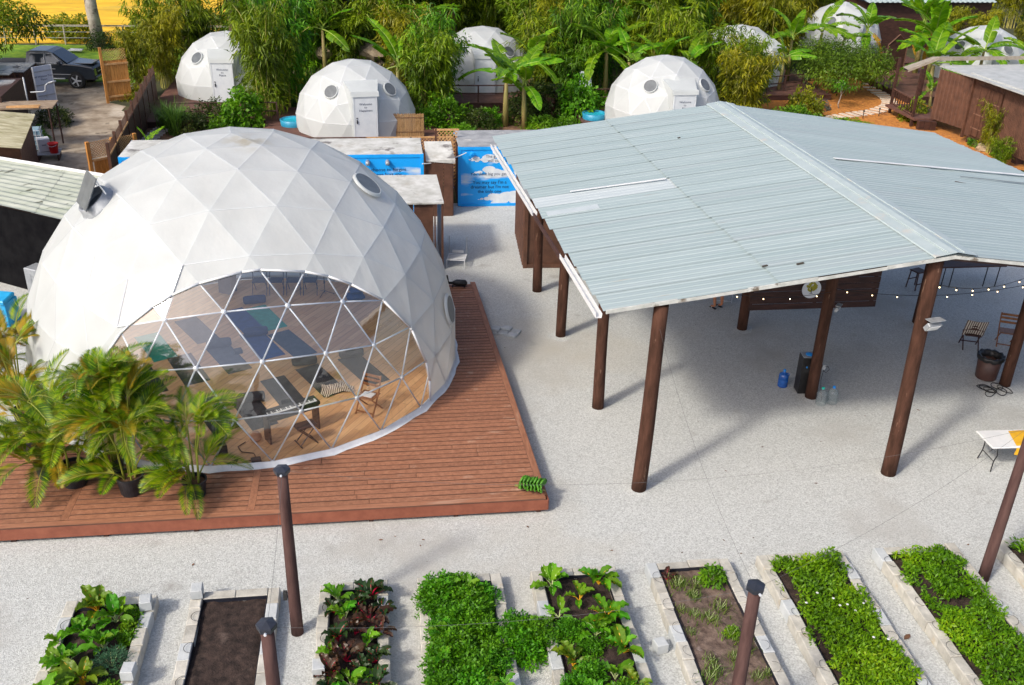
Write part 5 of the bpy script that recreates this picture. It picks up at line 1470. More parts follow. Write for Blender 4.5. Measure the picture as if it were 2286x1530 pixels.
for x, y in ((27.1, 52.1), (28.3, 52.6), (30.4, 59.4)):
    o = empty('path_light', (x, y, .02), 0, 'thin dark path light beside the stepping stones', 'path light', 'path lights along the stepping stones')
    MB().tube([(0, 0, 0), (0, 0, .38)], .025, 6).build('stake', M_BLACK, o); MB().lathe([(.05, .38), (.06, .42), (0, .5)], n=8).build('head', M_BLACK, o)

# ------------------------------------------------------------ pickup truck
def truck():
    t = empty('pickup_truck', (-16.35, 61.3, 0), R(-6), 'dark grey pickup truck parked on the driveway by the lawn', 'truck'); t.scale = (1.05, 1.05, 1.12)
    M_CAR = mat('truck_grey', (.030, .038, .048), (.036, .045, .056), scale=2, rough=.22, spec=.8)
    M_GLASS = mat('truck_glass', (.02, .028, .038), (.03, .04, .05), scale=2, rough=.06, spec=.9)
    M_CHROME = mat('chrome', (.60, .62, .64), rough=.25, metal=.2)
    # local x forward (nose at 0, tail at -5.8), y left; width 2.0
    prof = [(-.05, .45), (0, .62), (-.02, 1.02), (-.12, 1.10), (-.9, 1.20), (-1.45, 1.24), (-3.55, 1.22), (-3.62, 1.16), (-5.75, 1.16), (-5.8, .62), (-5.7, .48)]
    def loft(sections):
        b = MB(); n = len(sections[0])
        for s in sections: b.v += s
        for i in range(len(sections) - 1):
            for k in range(n): k2 = (k + 1) % n; b.f.append((i * n + k, i * n + k2, (i + 1) * n + k2, (i + 1) * n + k))
        b.f.append(tuple(range(n))[::-1]); b.f.append(tuple((len(sections) - 1) * n + k for k in range(n)))
        return b
    secs = []
    for y, ins in ((-1.0, .05), (-.97, .01), (-.90, .0), (.90, .0), (.97, .01), (1.0, .05)):
        secs.append([(x + (-.03 if x > -.5 else .02) * (ins * 10 > .3), y, z - ins * (1 if z > .9 else -1)) for x, z in prof])
    loft(secs).build('body', M_CAR, t, smooth=False)
    cab = [(-1.50, 1.22), (-2.25, 1.78), (-2.55, 1.86), (-3.45, 1.86), (-3.62, 1.78), (-3.72, 1.2)]
    secs = []
    for y, f in ((-.93, 0), (-.76, 1), (.76, 1), (.93, 0)):
        secs.append([(x if f else (x * 1.0), y if z > 1.3 or f == 0 else y * 1.2, z if f else 1.2) for x, z in cab])
    b = MB(); n = len(cab)
    lower = [(x, z) for x, z in cab]
    for y in (-1, 1):
        for x, z in cab:
            k = (z - 1.2) / .66; b.v.append((x, y * (.95 - .17 * k), z))
    for k in range(n): k2 = (k + 1) % n; b.f.append((k, k2, n + k2, n + k))
    b.f.append(tuple(range(n))); b.f.append(tuple(range(n, 2 * n))[::-1])
    b.build('cab', M_CAR, t)
    def side_pane(x0, x1, x2, x3, z0, z1, s, name):
        def yy(z): return s * (.955 - .17 * (z - 1.2) / .66)
        q = [(x0, yy(z0), z0), (x1, yy(z0), z0), (x2, yy(z1), z1), (x3, yy(z1), z1)]
        w = MB(); w.add(q, [(0, 1, 2, 3)]); w.build(name, M_GLASS, t)
        fr = MB(); fr.tube([Vector(p) + Vector((0, s * .004, 0)) for p in q + q[:1]], .013, 5); fr.build('window_trim', M_CHROME, t)
    for s in (-1, 1):
        side_pane(-1.72, -2.60, -2.60, -2.28, 1.26, 1.74, s, 'side_window'); side_pane(-2.68, -3.52, -3.46, -2.68, 1.26, 1.74, s, 'side_window')
        mi = MB().box((-1.85, s * 1.08, 1.30), (.14, .2, .2), bev=.04).build('mirror', M_CAR, t)
        hl = MB().box((-.16, s * .80, .96), (.26, .36, .2), bev=.05).build('headlight', mat('lamp_glass', (.45, .40, .40), (.6, .55, .55), scale=4, rough=.1), t)
        MB().box((-2.2, s * 1.005, .99), (.18, .03, .03)).build('door_handle', M_CHROME, t); MB().box((-3.2, s * 1.005, .99), (.18, .03, .03)).build('door_handle', M_CHROME, t)
        MB().box((-2.6, s * 1.02, .50), (1.9, .10, .06), bev=.02).build('side_step', M_CHROME, t)
        MB().box((-2.6, s * 1.003, .72), (2.6, .012, .03)).build('trim_strip', M_CHROME, t)
    ws = MB().add([(-1.49, -.86, 1.26), (-1.49, .86, 1.26), (-2.20, .76, 1.755), (-2.20, -.76, 1.755)], [(0, 1, 2, 3)])
    ws.v = [(x + .012, y, z + .012) for x, y, z in ws.v]; ws.build('windshield', M_GLASS, t)
    MB().box((.0, 0, .84), (.06, 1.1, .34), bev=.03).build('grille', M_RUBBER, t)
    MB().box((.03, 0, .84), (.03, 1.1, .04)).build('grille_bar', M_CHROME, t); MB().box((.03, 0, .84), (.03, .05, .32)).build('grille_bar', M_CHROME, t)
    MB().box((.02, 0, .56), (.16, 1.9, .18), bev=.05).build('bumper', M_CAR, t)
    hd = MB().box((-.75, 0, 1.215), (1.1, 1.2, .05), bev=.02).build('hood_bulge', M_CAR, t)
    tyre = MB().tube([(0, -.14, 0), (0, -.12, 0), (0, .12, 0), (0, .14, 0)], [.36, .41, .41, .36], 28)
    for x in (-1.05, -4.55):
        for s in (-1, 1):
            MB().tube([(x, s * .78, .42), (x, s * 1.008, .42)], .46, 24).build('wheel_arch', M_RUBBER, t)
            w = tyre.build('wheel', M_RUBBER, t, (x, s * .93, .41), smooth=False)
            rim = MB(); rim.lathe([(.0, .02), (.07, .03), (.07, .0), (.28, -.03), (.30, .02), (.30, -.06)], n=24, cap=False)
            ro = rim.build('rim', M_CHROME, w, (0, s * .13, 0), rot=(R(-90) * s, 0, 0))
            for k in range(5):
                a = k * 1.2566; MB().box((.16 * math.cos(a), .16 * math.sin(a), .015), (.24, .075, .03), rz=a, bev=.008).build('spoke', M_CHROME, w, (0, s * .13, 0), rot=(R(-90) * s, 0, 0))
            MB().lathe([(0, 0), (.27, 0)], n=20, cap=False).build('rim_well', M_BLACK, w, (0, s * .118, 0), rot=(R(-90) * s, 0, 0))
    bedm = MB().box((-4.7, 0, 1.165), (1.9, 1.7, .02)); bedm.build('bed_cover', M_RUBBER, t)
truck()
# field fence and debris on the lawn
WF = empty('wire_fence', (0, 0, 0), 0, 'old wire fence with grey posts between the lawn and dry field', 'fence')
for k in range(16):
    x = -40 + k * 2.0; MB().tube([(x, 74.6, 0), (x + .03, 74.6, 1.35)], .06, 6).build('post', mat('grey_wood', (.28, .24, .18), (.42, .37, .29), scale=4, rough=.9), WF)
for z in (.5, .9, 1.28): MB().tube([(-40, 74.55, z), (-10, 74.55, z)], .016, 4).build('wire_strand', M_GREY, WF)
MB().box((-25, 74.7, 1.33), (30, .08, .07)).build('top_rail', MATS['grey_wood'], WF)
for p, d, lb in (((-22.6, 72.4, .05), (1.8, .3, .1), 'pale plank lying on the lawn near the wire fence'), ((-20.5, 71.5, .07), (1.0, .5, .14), 'pile of white boards on the lawn left of the tree')):
    b = MB()
    for k in range(4): b.box((rnd.uniform(-.2, .2), k * d[1] / 4, d[2] * rnd.uniform(.3, 1)), (d[0] * rnd.uniform(.5, 1), d[1] / 3, d[2] * .5), rz=rnd.uniform(-.3, .3))
    tag(b.build('scrap_boards', M_LATTICE if d[0] > 1.5 else M_WHITE, None, p), lb, 'boards')
b = MB(); b.tube([(-1.2, 0, .15), (-.3, .1, .22), (.5, .0, .2), (1.2, .1, .12)], [.14, .2, .18, .1], 8)
tag(b.build('fallen_log', mat('log_grey', (.20, .15, .11), (.36, .29, .22), scale=3, rough=1, bump=.6), None, (-16.6, 66.4, .02), smooth=True), 'pale fallen log on the lawn beside the orange gate', 'log')

# ------------------------------------------------------------ right side: cabins
M_PLAINROOF = mat('plain_grey_roof', (.36, .38, .37), (.46, .47, .46), scale=2, rough=.6, stains=[((.28, .27, .24), 1.2, .60, .15)])
RC = empty('brown_container', (30.35, 47.0, 0), R(-87), 'large brown container house with panelled doors at the right edge', 'container')
# local x runs towards the camera along the visible side, y = outward (left)
s = MB(); corrugated(s, (-.3, 0), (9, 0), .35, 3.45, .03, .12)
s.v = [(x, -y, z) for x, y, z in s.v]; s.build('side_wall', M_BROWN, RC)
MB().box((4.3, 1.2, 3.50), (9.4, 2.9, .08)).build('roof', M_PLAINROOF, RC)
for k in range(2):
    dl = MB().box((.75 + k * 1.0, -.07, 1.75), (.96, .06, 2.5), bev=.01).build('door_leaf', M_BROWN, RC)
    for z in (.9, 1.6, 2.35): MB().box((.75 + k * 1.0, -.11, z), (.8, .02, .05)).build('door_rib', mat('brown_light', (.22, .12, .08), rough=.6), RC)
    for x in (.5, 1.0): MB().tube([(x + k * 1.0, -.13, .55), (x + k * 1.0, -.13, 2.95)], .022, 6).build('lock_rod', M_BROWN, RC)
MB().box((-.3, -.02, 1.85), (.12, .14, 3.3)).build('corner_post', M_BROWN, RC)
MB().box((4.3, -.30, 3.44), (9.2, .6, .06)).build('canopy', M_PLAINROOF, RC)
for k in range(5): MB().box((.2 + k * 1.9, .25, .17), (.4, .4, .34)).build('footing', M_DARKWOOD, RC)
CB = empty('porch_cabin', (0, 0, 0), 0, 'brown cabin with porch and gabled roof behind the container house', 'cabin')
s = MB(); corrugated(s, (30.5, 47.15), (29.85, 49.9), .55, 3.2, .05, .28); s.build('side_wall', M_BROWN, CB)
s = MB(); corrugated(s, (36.5, 47.6), (30.5, 47.15), .55, 3.2, .05, .28); s.build('front_wall', M_BROWN, CB)
rfm = MB(); rfm.add([(28.3, 50.4, 3.05), (29.9, 50.3, 3.75), (37.5, 50.9, 3.75), (37.5, 51.5, 3.6), (29.9, 51.0, 3.65), (28.4, 51.2, 3.05)], [(0, 1, 4, 5), (1, 2, 3, 4)])
rfm.add([(28.3, 50.4, 3.05), (29.9, 50.3, 3.75), (29.9, 50.3, 3.60), (28.3, 50.4, 2.93)], [(0, 1, 2, 3)]); rfm.add([(29.9, 50.3, 3.75), (37.5, 50.9, 3.75), (37.5, 50.9, 3.55), (29.9, 50.3, 3.55)], [(0, 3, 2, 1)])
rfm.build('porch_roof', mat('porch_trim', (.24, .20, .15), (.36, .32, .26), scale=3, rough=.7), CB)
MB().box((33.8, 49.0, 3.28), (7.4, 3.1, .07), rz=.07).build('roof', M_PLAINROOF, CB)
MB().box((30.0, 51.5, .5), (2.2, 3.4, .12)).build('porch_floor', M_PLAT, CB)
for x, y in ((29.0, 50.2), (29.3, 53.3), (31, 53.4)): MB().box((x, y, 1.6), (.13, .13, 3.1)).build('porch_post', M_DARKWOOD, CB)
for k in range(10):
    p = Vector((29.05, 50.2, 0)).lerp(Vector((29.3, 53.3, 0)), (k + .5) / 10); MB().box((p.x, p.y, 1.0), (.05, .05, .8)).build('baluster', M_DARKWOOD, CB)
for z in (.62, 1.42): MB().tube([(29.05, 50.2, z), (29.3, 53.3, z)], .045, 4).build('porch_rail', M_BROWN, CB)
for k in range(3): MB().box((29.2 + k * .3, 49.6 - k * .1, .25), (.28, .28, .5)).build('footing', M_DARKWOOD, CB)
HH = empty('far_house', (0, 0, 0), 0, 'far house with pale blue metal roof at the top right edge', 'house')
b = MB(); wavy_sheet(b, (36.9, 73.6, 3.5), (35.9, 78.2, 4.9), (48.0, 74.4, 3.5), 26, .03); b.build('roof', M_ROOF, HH)
MB().box((42.6, 76.4, 1.7), (10.6, 3.6, 3.4), rz=.07).build('wall', M_DARKWOOD, HH)
for k in range(3): MB().box((39.6 + k * 2.8, 74.45 + k * .2, 1.9), (1.0, .08, 1.1), rz=.07).build('window', M_PORT_DARK, HH)
SPD = empty('peaked_screen', (34.6, 63.6, .42), R(12), 'dark peaked wooden screen on the walkway deck', 'screen')
MB().prism([(-.75, 0), (.75, 0), (.75, 1.7), (0, 2.3), (-.75, 1.7)], -.03, .03, Matrix.Rotation(R(90), 4, 'X')).build('board', M_DARKWOOD, SPD)
for s_ in (-1, 1): MB().tube([(s_ * .78, -.04, 0), (s_ * .78, -.04, 1.72), (0, -.04, 2.36)], .05, 4).build('frame', M_BROWN, SPD)
WHS = MB(); wavy_sheet(WHS, (-14.2, 70.2, 2.5), (-12.7, 70.4, 2.5), (-14.2, 71.4, 2.9), 5, .03)
for x in (-14.1, -12.8): WHS.tube([(x, 70.3, 0), (x, 70.3, 2.5)], .05, 5); WHS.tube([(x, 71.3, 0), (x, 71.3, 2.85)], .05, 5)
tag(WHS.build('small_awning', M_OFFWHITE, None), 'small whitish awning roof among trees left of the first dome', 'awning')
# ------------------------------------------------------------ foliage generators
def unit_rows(a): return a / np.maximum(np.linalg.norm(a, axis=1, keepdims=True), 1e-9)
def leaf_quads(P, D, L, Wd, rng, droop=.15, fold=.0):
    """rhombic leaves: base, side, tip, side"""
    D = unit_rows(D)
    up = np.tile([0, 0, 1.0], (len(P), 1)) + rng.normal(size=P.shape) * .55
    S = unit_rows(np.cross(D, up)); L = L[:, None]; Wd = Wd[:, None]
    tip = P + D * L; tip[:, 2] -= (L * droop)[:, 0]
    mid = P + D * L * .42
    V = np.stack([P, mid + S * Wd / 2, tip, mid - S * Wd / 2], 1).reshape(-1, 3)
    F = np.arange(len(P) * 4).reshape(-1, 4)
    return V, F
OLIVE = [(.030, .062, .002), (.12, .20, .003), (.23, .33, .004), (.38, .45, .007)]
GOLD = [(.06, .08, .003), (.18, .20, .004), (.33, .32, .006), (.50, .42, .009)]
GREEN = [(.022, .068, .003), (.075, .21, .004), (.16, .35, .006), (.28, .45, .009)]
DARK = [(.012, .026, .005), (.03, .06, .008), (.07, .11, .012), (.15, .17, .018)]
BRIGHT = [(.06, .16, .005), (.12, .28, .007), (.20, .38, .010), (.32, .46, .02)]
L_OLIVE, L_GOLD, L_GREEN = leafmat('bamboo_olive', OLIVE, .30, big=.45), leafmat('bamboo_gold', GOLD, .30, big=.45), leafmat('bamboo_green', GREEN, .30, big=.45)
L_DARK, L_BRIGHT = leafmat('foliage_dark', DARK, .25, big=.5), leafmat('foliage_bright', BRIGHT, .35, big=.6)
M_CULM = mat('culm', (.34, .32, .06), (.52, .46, .14), scale=3, rough=.45)
M_BARK = mat('bark', (.075, .05, .035), (.17, .12, .085), scale=3, rough=.95, bump=.8, bscale=9, stretch=(2, 2, .5))
M_PALEBARK = mat('pale_bark', (.30, .26, .22), (.50, .45, .40), scale=2.5, rough=.9, bump=.7, bscale=8, stains=[((.10, .08, .07), 2, .56, .12)])
def bamboo_meshes(seed, lm, h=6.5, n=15, spread=1.5, per=34, nl=9):
    rng = np.random.default_rng(seed); cul = MB(); P = []; D = []
    for i in range(n):
        a = rng.uniform(0, 6.283); b0 = np.array([math.cos(a), math.sin(a), 0]) * rng.uniform(.05, .65)
        az = a + rng.normal() * .5; hh = h * rng.uniform(.6, 1.05); sp = spread * rng.uniform(.3, 1.15)
        def pt(t): return np.array([b0[0] + math.cos(az) * sp * t ** 2.2, b0[1] + math.sin(az) * sp * t ** 2.2, hh * (t - .16 * t ** 5)])
        cul.tube([pt(k / 7) for k in range(8)], [.040 - .0045 * k for k in range(8)], 5, False)
        for k in range(per):
            t = rng.uniform(.10, 1.0) ** .75
            c = pt(t); off = rng.normal(size=3) * np.array([.42, .42, .22]) * (1.15 - .55 * t); c = c + off
            dd = np.array([off[0], off[1], 0]); dd = dd / (np.linalg.norm(dd) + 1e-6)
            for q in range(nl):
                P.append(c + rng.normal(size=3) * .11); D.append(dd * .7 + rng.normal(size=3) * .55 + np.array([0, 0, -.45]))
    P = np.array(P); D = np.array(D); m_ = len(P)
    V, F = leaf_quads(P, D, rng.uniform(.28, .52, m_), rng.uniform(.05, .09, m_), rng, .25)
    return cul.mesh('culms', M_CULM), np_mesh('leaves', V, F, lm)
BAM = {}
for key, lm in (('olive', L_OLIVE), ('gold', L_GOLD), ('green', L_GREEN)):
    BAM[key] = [bamboo_meshes(11 + 7 * k + len(key), lm) for k in range(2)]
def bamboo(x, y, s, kind, label, group=None, sz=None, tall=1.0):
    t = empty('bamboo_clump', (x, y, 0), rnd.uniform(0, 6.28), label, 'bamboo', group)
    t.scale = (s, s, s * tall)
    c, l = BAM[kind][rnd.randrange(2)]
    link('culms', c, t); link('leaves', l, t)
    return t
for x, y, s, k, tl, lb in (
        (-5.75, 52.6, .95, 'olive', 1.15, 'tall bamboo clump rising just right of the leftmost guest dome'),
        (-5.2, 54.6, 1.0, 'green', 1.2, 'tall green bamboo clump behind the one beside the leftmost dome'),
        (-6.3, 55.2, .9, 'olive', 1.25, 'bamboo clump reaching over the leftmost dome roof'),
        (-13.4, 58.3, .62, 'gold', 1.1, 'golden bamboo clump leaning on the tall orange gate'),
        (-12.6, 60.4, .75, 'gold', 1.1, 'golden bamboo clump behind the end of the dark fence'),
        (-13.2, 63.0, .85, 'olive', 1.1, 'olive bamboo clump at the corner of the lawn'),
        (-11.4, 63.4, .9, 'olive', 1.1, 'olive bamboo clump behind the leftmost dome'),
        (2.6, 52.4, .88, 'olive', 1.05, 'dense bamboo clump right of the Happiness dome'),
        (3.2, 54.6, .9, 'green', 1.1, 'green bamboo clump touching the top centre dome'),
        (1.6, 56.4, .95, 'gold', 1.1, 'golden bamboo clump behind the Happiness dome'),
        (9.2, 56.8, .95, 'olive', 1.05, 'olive bamboo clump right of the top centre dome'),
        (10.8, 55.3, .75, 'green', 1.0, 'green bamboo clump above the waterfall stones'),
        (11.2, 59.4, 1.0, 'gold', 1.1, 'golden bamboo clump behind the tub of the Bliss dome'),
        (19.7, 51.5, .80, 'gold', .95, 'drooping golden bamboo clump right of the Bliss dome'),
        (20.6, 53.2, .85, 'olive', .95, 'drooping olive bamboo clump in front of the covered dome'),
        (21.3, 57.3, .72, 'olive', .95, 'olive bamboo clump pressed against the front of the covered dome'),
        (22.6, 57.6, .55, 'green', .9, 'green bamboo clump low in front of the covered dome'),
        (19.4, 56.0, .9, 'olive', 1.0, 'olive bamboo clump left of the covered dome'),
        (26.6, 65.0, .95, 'gold', 1.05, 'golden bamboo clump between the two right hand domes'),
        (28.2, 67.6, 1.0, 'gold', 1.1, 'golden bamboo clump left of the dome at the top edge'),
        (30.42, 44.9, .42, 'gold', 1.1, 'slender young bamboo growing against the brown container house'),
        (29.6, 42.6, .32, 'olive', .8, 'low bamboo shoots at the foot of the brown container house')):
    bamboo(x, y, s, k, lb, 'bamboo clumps between the domes', None, tl)
DOMES = [(-8.46, 58.1), (-1.27, 49.9), (6.1, 59.4), (14.55, 49.4), (22.8, 61.5), (34.7, 72.6), (39.6, 61.8)]
rb = random.Random(21)
for row, (y, x0, x1) in enumerate(((57.5, 10.8, 19.0), (62.5, -4.5, 20.5), (66.5, -6.5, 29), (70.5, -8.5, 31), (75, -9, 31.5), (80, -8, 36), (86, -6, 60))):
    x = x0
    while x < x1:
        yy_ = y + rb.uniform(-1.3, 1.3)
        if all(math.hypot(x - a, yy_ - b) > 4.4 for a, b in DOMES) and not (38 < x < 50 and yy_ < 80) and not (13.2 < x < 15.0 and 55 < yy_ < 68):
            k = rb.choices(('olive', 'gold', 'green'), (5, 1.6, 4) if x < 22 else (3, 6, 1))[0]
            bamboo(x, yy_, rb.uniform(.85, 1.12), k, 'bamboo clump in the dense thicket filling the back of the garden', 'thicket of bamboo behind the domes', None, rb.uniform(.95, 1.2))
        x += rb.uniform(1.9, 2.7)
for x, y in ((43.5, 68.2), (46, 66.5), (48.5, 69), (45, 71), (41.6, 69.8)):
    bamboo(x, y, rb.uniform(.55, .75), 'gold', 'dry golden bamboo clump in front of the far house', 'dry bamboo by the far house')

# ---------------- bushes and trees
def bush_mesh(seed, lm, rx, ry, rz, n, L=(.10, .18), W=(.05, .09), hang=.1, hollow=.55, name='leaves', rough=.22):
    rng = np.random.default_rng(seed)
    d = unit_rows(rng.normal(size=(n, 3))); d[:, 2] = np.abs(d[:, 2]) * 1.0 - .12
    r = rng.uniform(hollow, 1.0, n) ** .6
    lump = 1 + rough * np.sin(d[:, 0] * 7 + seed) * np.cos(d[:, 1] * 6 - seed) + rough * .6 * np.sin(d[:, 2] * 11 + d[:, 0] * 5)
    P = d * (r * lump)[:, None] * np.array([rx, ry, rz]); P[:, 2] = np.maximum(P[:, 2] + rz * .12, .02)
    V, F = leaf_quads(P, d + rng.normal(size=d.shape) * .7 + np.array([0, 0, -hang]), rng.uniform(*L, n), rng.uniform(*W, n), rng, .2)
    return np_mesh(name, V, F, lm)
def stems(n, rx, h, seed, m, r_=.02):
    rr = random.Random(seed); b = MB()
    for k in range(n):
        a = rr.uniform(0, 6.28); e = rr.uniform(.3, .8) * rx
        b.tube([(.04 * math.cos(a), .04 * math.sin(a), 0), (e * .5 * math.cos(a), e * .5 * math.sin(a), h * .5), (e * math.cos(a), e * math.sin(a), h * .85)], [r_, r_ * .7, r_ * .3], 5, False)
    return b.mesh('stems', m)
L_YELLOW = leafmat('foliage_yellowgreen', [(.10, .15, .006), (.20, .24, .010), (.33, .33, .014), (.42, .40, .03)], .35, big=.6)
L_VINE = leafmat('vine_green', [(.05, .15, .004), (.10, .26, .006), (.17, .36, .009), (.27, .45, .014)], .35, big=.7)
L_BLUE = leafmat('blue_grey_leaf', [(.07, .11, .10), (.12, .17, .16), (.16, .22, .20)], .2)
BUSH = {
    'vine': (bush_mesh(1, L_VINE, 1.0, .9, 1.7, 1700, (.14, .24), (.10, .17), .6), stems(7, 1, 1.5, 1, M_BARK)),
    'dark': (bush_mesh(2, L_DARK, 1.1, 1.1, 1.3, 1900, (.12, .22), (.05, .09)), stems(8, 1, 1.2, 2, M_BARK)),
    'green': (bush_mesh(3, L_GREEN, 1.1, 1.1, 1.1, 2000, (.12, .22), (.05, .10)), stems(8, 1, 1, 3, M_BARK)),
    'bright': (bush_mesh(4, L_BRIGHT, 1.0, 1.0, .8, 1700, (.12, .20), (.06, .10)), stems(8, 1, .7, 4, M_BARK)),
    'yellow': (bush_mesh(5, L_YELLOW, 1.0, 1.0, 1.0, 1300, (.14, .22), (.08, .13)), stems(8, 1, .9, 5, M_BARK)),
    'blue': (bush_mesh(6, L_BLUE, .8, .8, .7, 700, (.14, .24), (.03, .05)), stems(6, .6, .6, 6, M_BARK)),
}
def bush(x, y, s, kind, label, group=None):
    t = empty('shrub', (x, y, 0), rnd.uniform(0, 6.28), label, 'shrub', group)
    t.scale = s if hasattr(s, '__len__') else (s, s, s)
    l, st = BUSH[kind]; link('leaves', l, t); link('stems', st, t)
for x, y, s, k, lb in (
        (-6.9, 50.4, (1.25, 1.0, 1.25), 'vine', 'bright green heart-leaved vine mound above the top of the large dome'),
        (10.5, 51.6, (1.1, 1.0, 1.45), 'vine', 'tall bright green vine mound left of the Bliss dome tub'),
        (-8.6, 51.3, 1.0, 'dark', 'dark shrub under the railing of the leftmost dome'), (-9.6, 50.0, .8, 'dark', 'low dark shrub right of the tall grass clump'),
        (-7.9, 50.0, .8, 'green', 'green shrub at the left of the vine mound'), (-10.3, 51.8, .7, 'green', 'small green shrub behind the grass clump'),
        (3.3, 50.6, (1.3, 1.1, 1.5), 'green', 'big leafy shrub right of the reed screen'), (4.8, 50.4, (1.0, 1, .8), 'dark', 'low dark shrub in front of the top centre deck'),
        (2.3, 50.2, 1.0, 'green', 'green shrub behind the reed screen'), (5.6, 51.3, .8, 'green', 'green shrub left of the front banana plant'),
        (8.5, 50.2, (1.3, 1, .8), 'bright', 'bright low shrub right of the front banana plants'), (9.4, 49.2, .8, 'green', 'low green shrub at the roof corner of the pavilion'),
        (4.1, 49.2, .7, 'bright', 'small bright fern-like shrub beside the second blue container'), (7.6, 51.9, 1.1, 'dark', 'dark shrub behind the front banana plants'),
        (8.9, 53.0, 1.5, 'dark', 'large dark shrub in front of the right bamboo'), (11.9, 53.8, 1.2, 'green', 'green shrub behind the blue tub of the Bliss dome'),
        (20.9, 48.6, (1.0, .9, .9), 'bright', 'bright green shrub beside the Bliss dome near the roof'), (22.2, 50.4, (1.3, 1.0, 1.0), 'green', 'green shrub left of the yellow shrub'),
        (23.7, 52.6, (1.1, 1, 1.5), 'yellow', 'yellow-green croton shrub in front of the mulch garden'), (23.2, 49.4, (1.6, 1.1, .65), 'bright', 'spreading bright ground shrub behind the roof edge'),
        (25.0, 50.4, (1.6, 1.0, .5), 'bright', 'low bright ground shrub left of the stepping stones'), (25.4, 54.3, .85, 'blue', 'small blue-grey shrub beside the mulch'),
        (29.9, 51.6, (.8, .8, 1.1), 'yellow', 'flowering yellow-green shrub at the porch steps'), (21.6, 47.3, (1.2, .9, .6), 'green', 'low green shrub along the back roof edge'),
        (30.6, 46.2, .45, 'green', 'small dark fern shrub under the brown container'), (30.7, 44.2, .5, 'bright', 'bright fern shrub at the bamboo foot by the container'),
        (-16.6, 48.9, .6, 'green', 'weedy shrub behind the water tote at the drive edge'), (-16.5, 51.8, .8, 'dark', 'weedy shrub below the open container door'),
        (-14.0, 57.6, .7, 'yellow', 'yellow shrub at the foot of the tall orange gate'),
        (-19.2, 73.2, .9, 'dark', 'dark shrub at the foot of the pale trunked tree'), (0.4, 55.2, 1.2, 'dark', 'dark shrub behind the Happiness dome, left'), (-3.6, 55.6, 1.3, 'green', 'green shrub behind the Happiness dome tub')):
    bush(x, y, s, k, lb, 'shrubs in the garden')
for k, (x, y, s) in enumerate(((-21.5, 76.6, 1.3), (-23.0, 77.6, 1.2), (-17.0, 76.2, 1.2), (-29, 77, 1.3), (-14.5, 75.5, 1.6), (-12.5, 76, 1.9))):
    bush(x, y, (s, s, s * 1.25), 'yellow', 'tall golden bush along the wire fence of the dry field', 'golden bushes on the field edge')

def tree(x, y, h, cr, label, lm, bark, seed, n=5200, L=(.16, .30), W=(.07, .13), trunk=.20, lean=(0, 0), cz=None, flat=.75, clumps=26):
    rng = np.random.default_rng(seed); rr = random.Random(seed)
    t = empty('tree', (x, y, 0), 0, label, 'tree')
    cz = cz or h - cr * .7
    tr = MB(); tp = [(lean[0] * k / 5 + .06 * math.sin(2 * k + seed), lean[1] * k / 5, cz * k / 5) for k in range(6)]
    tr.tube(tp, [trunk * (1.25 - .13 * k) for k in range(6)], 9)
    tr.build('trunk', bark, t, smooth=True)
    lb = MB(); CC = []
    for k in range(clumps):
        d = unit_rows(rng.normal(size=(1, 3)))[0]; d[2] = abs(d[2]) * .9 - .25
        c = np.array([lean[0], lean[1], cz]) + d * np.array([cr, cr, cr * flat]) * rng.uniform(.45, 1.0)
        CC.append(c)
        if k < 14:
            s = Vector(tp[rr.choice((3, 4, 5))]); e = Vector(c); lb.tube([s, s.lerp(e, .5) + Vector((0, 0, .15)), e], [trunk * .35, trunk * .2, .015], 5, False)
    lb.build('limbs', bark, t, smooth=True)
    CC = np.array(CC); i = rng.integers(0, len(CC), n)
    d = unit_rows(rng.normal(size=(n, 3)))
    P = CC[i] + d * (cr * .36 * rng.uniform(.4, 1.05, n) ** .7)[:, None] * np.array([1, 1, .7])
    V, F = leaf_quads(P, d + rng.normal(size=d.shape) * .6 + [0, 0, -.35], rng.uniform(*L, n), rng.uniform(*W, n), rng, .2)
    link('crown', np_mesh('crown', V, F, lm), t)
    return t
L_FEATHER = leafmat('feathery_leaf', [(.03, .07, .004), (.07, .14, .006), (.12, .22, .009), (.20, .28, .013)], .3, big=.5)
tree(-19.5, 73.8, 15, 3.8, 'tall tree with pale bare trunk beside the lawn', L_OLIVE, M_PALEBARK, 3, 3000, trunk=.36, lean=(-.6, .2), cz=13)
tree(-21.4, 57.6, 6.6, 2.9, 'leafy olive tree overhanging the sheds at the top left corner', L_OLIVE, M_BARK, 4, 7000, cz=4.4)
tree(-27.0, 67.5, 9.0, 3.2, 'leafy tree behind the first one in the top left corner', L_GOLD, M_BARK, 5, 6000, cz=6.0)
tree(-20.6, 52.6, 4.4, 1.9, 'low green tree growing over the grey roofed shed', L_GREEN, M_BARK, 6, 3600, cz=3.3)
tree(-21.3, 51.0, 4.2, 1.7, 'green tree at the left edge above the pale roof', L_OLIVE, M_BARK, 16, 3000, cz=3.2)
tree(-9.4, 67.5, 9.0, 2.8, 'dark broad-leaved tree behind the leftmost dome', L_DARK, M_BARK, 7, 4200, (.3, .55), (.14, .24), cz=6.2)
tree(-6.6, 69.5, 9.5, 3.0, 'dark broad-leaved tree right of the first dark one', L_DARK, M_BARK, 8, 4600, (.3, .5), (.14, .24), cz=6.4)
tree(-12.6, 68.6, 8.0, 2.5, 'dark tree near the awning beside the lawn', L_DARK, M_BARK, 9, 3600, (.3, .5), (.12, .22), cz=5.6)
tree(1.2, 66.0, 9.0, 2.8, 'dark tree standing in the thicket above the Happiness dome', L_DARK, M_BARK, 10, 4200, (.3, .5), (.12, .2), cz=6.0)
tree(9.0, 68.5, 10.0, 3.0, 'dark tree with brown leaves above the top centre dome', L_DARK, M_BARK, 12, 4600, (.3, .5), (.14, .22), cz=6.4)
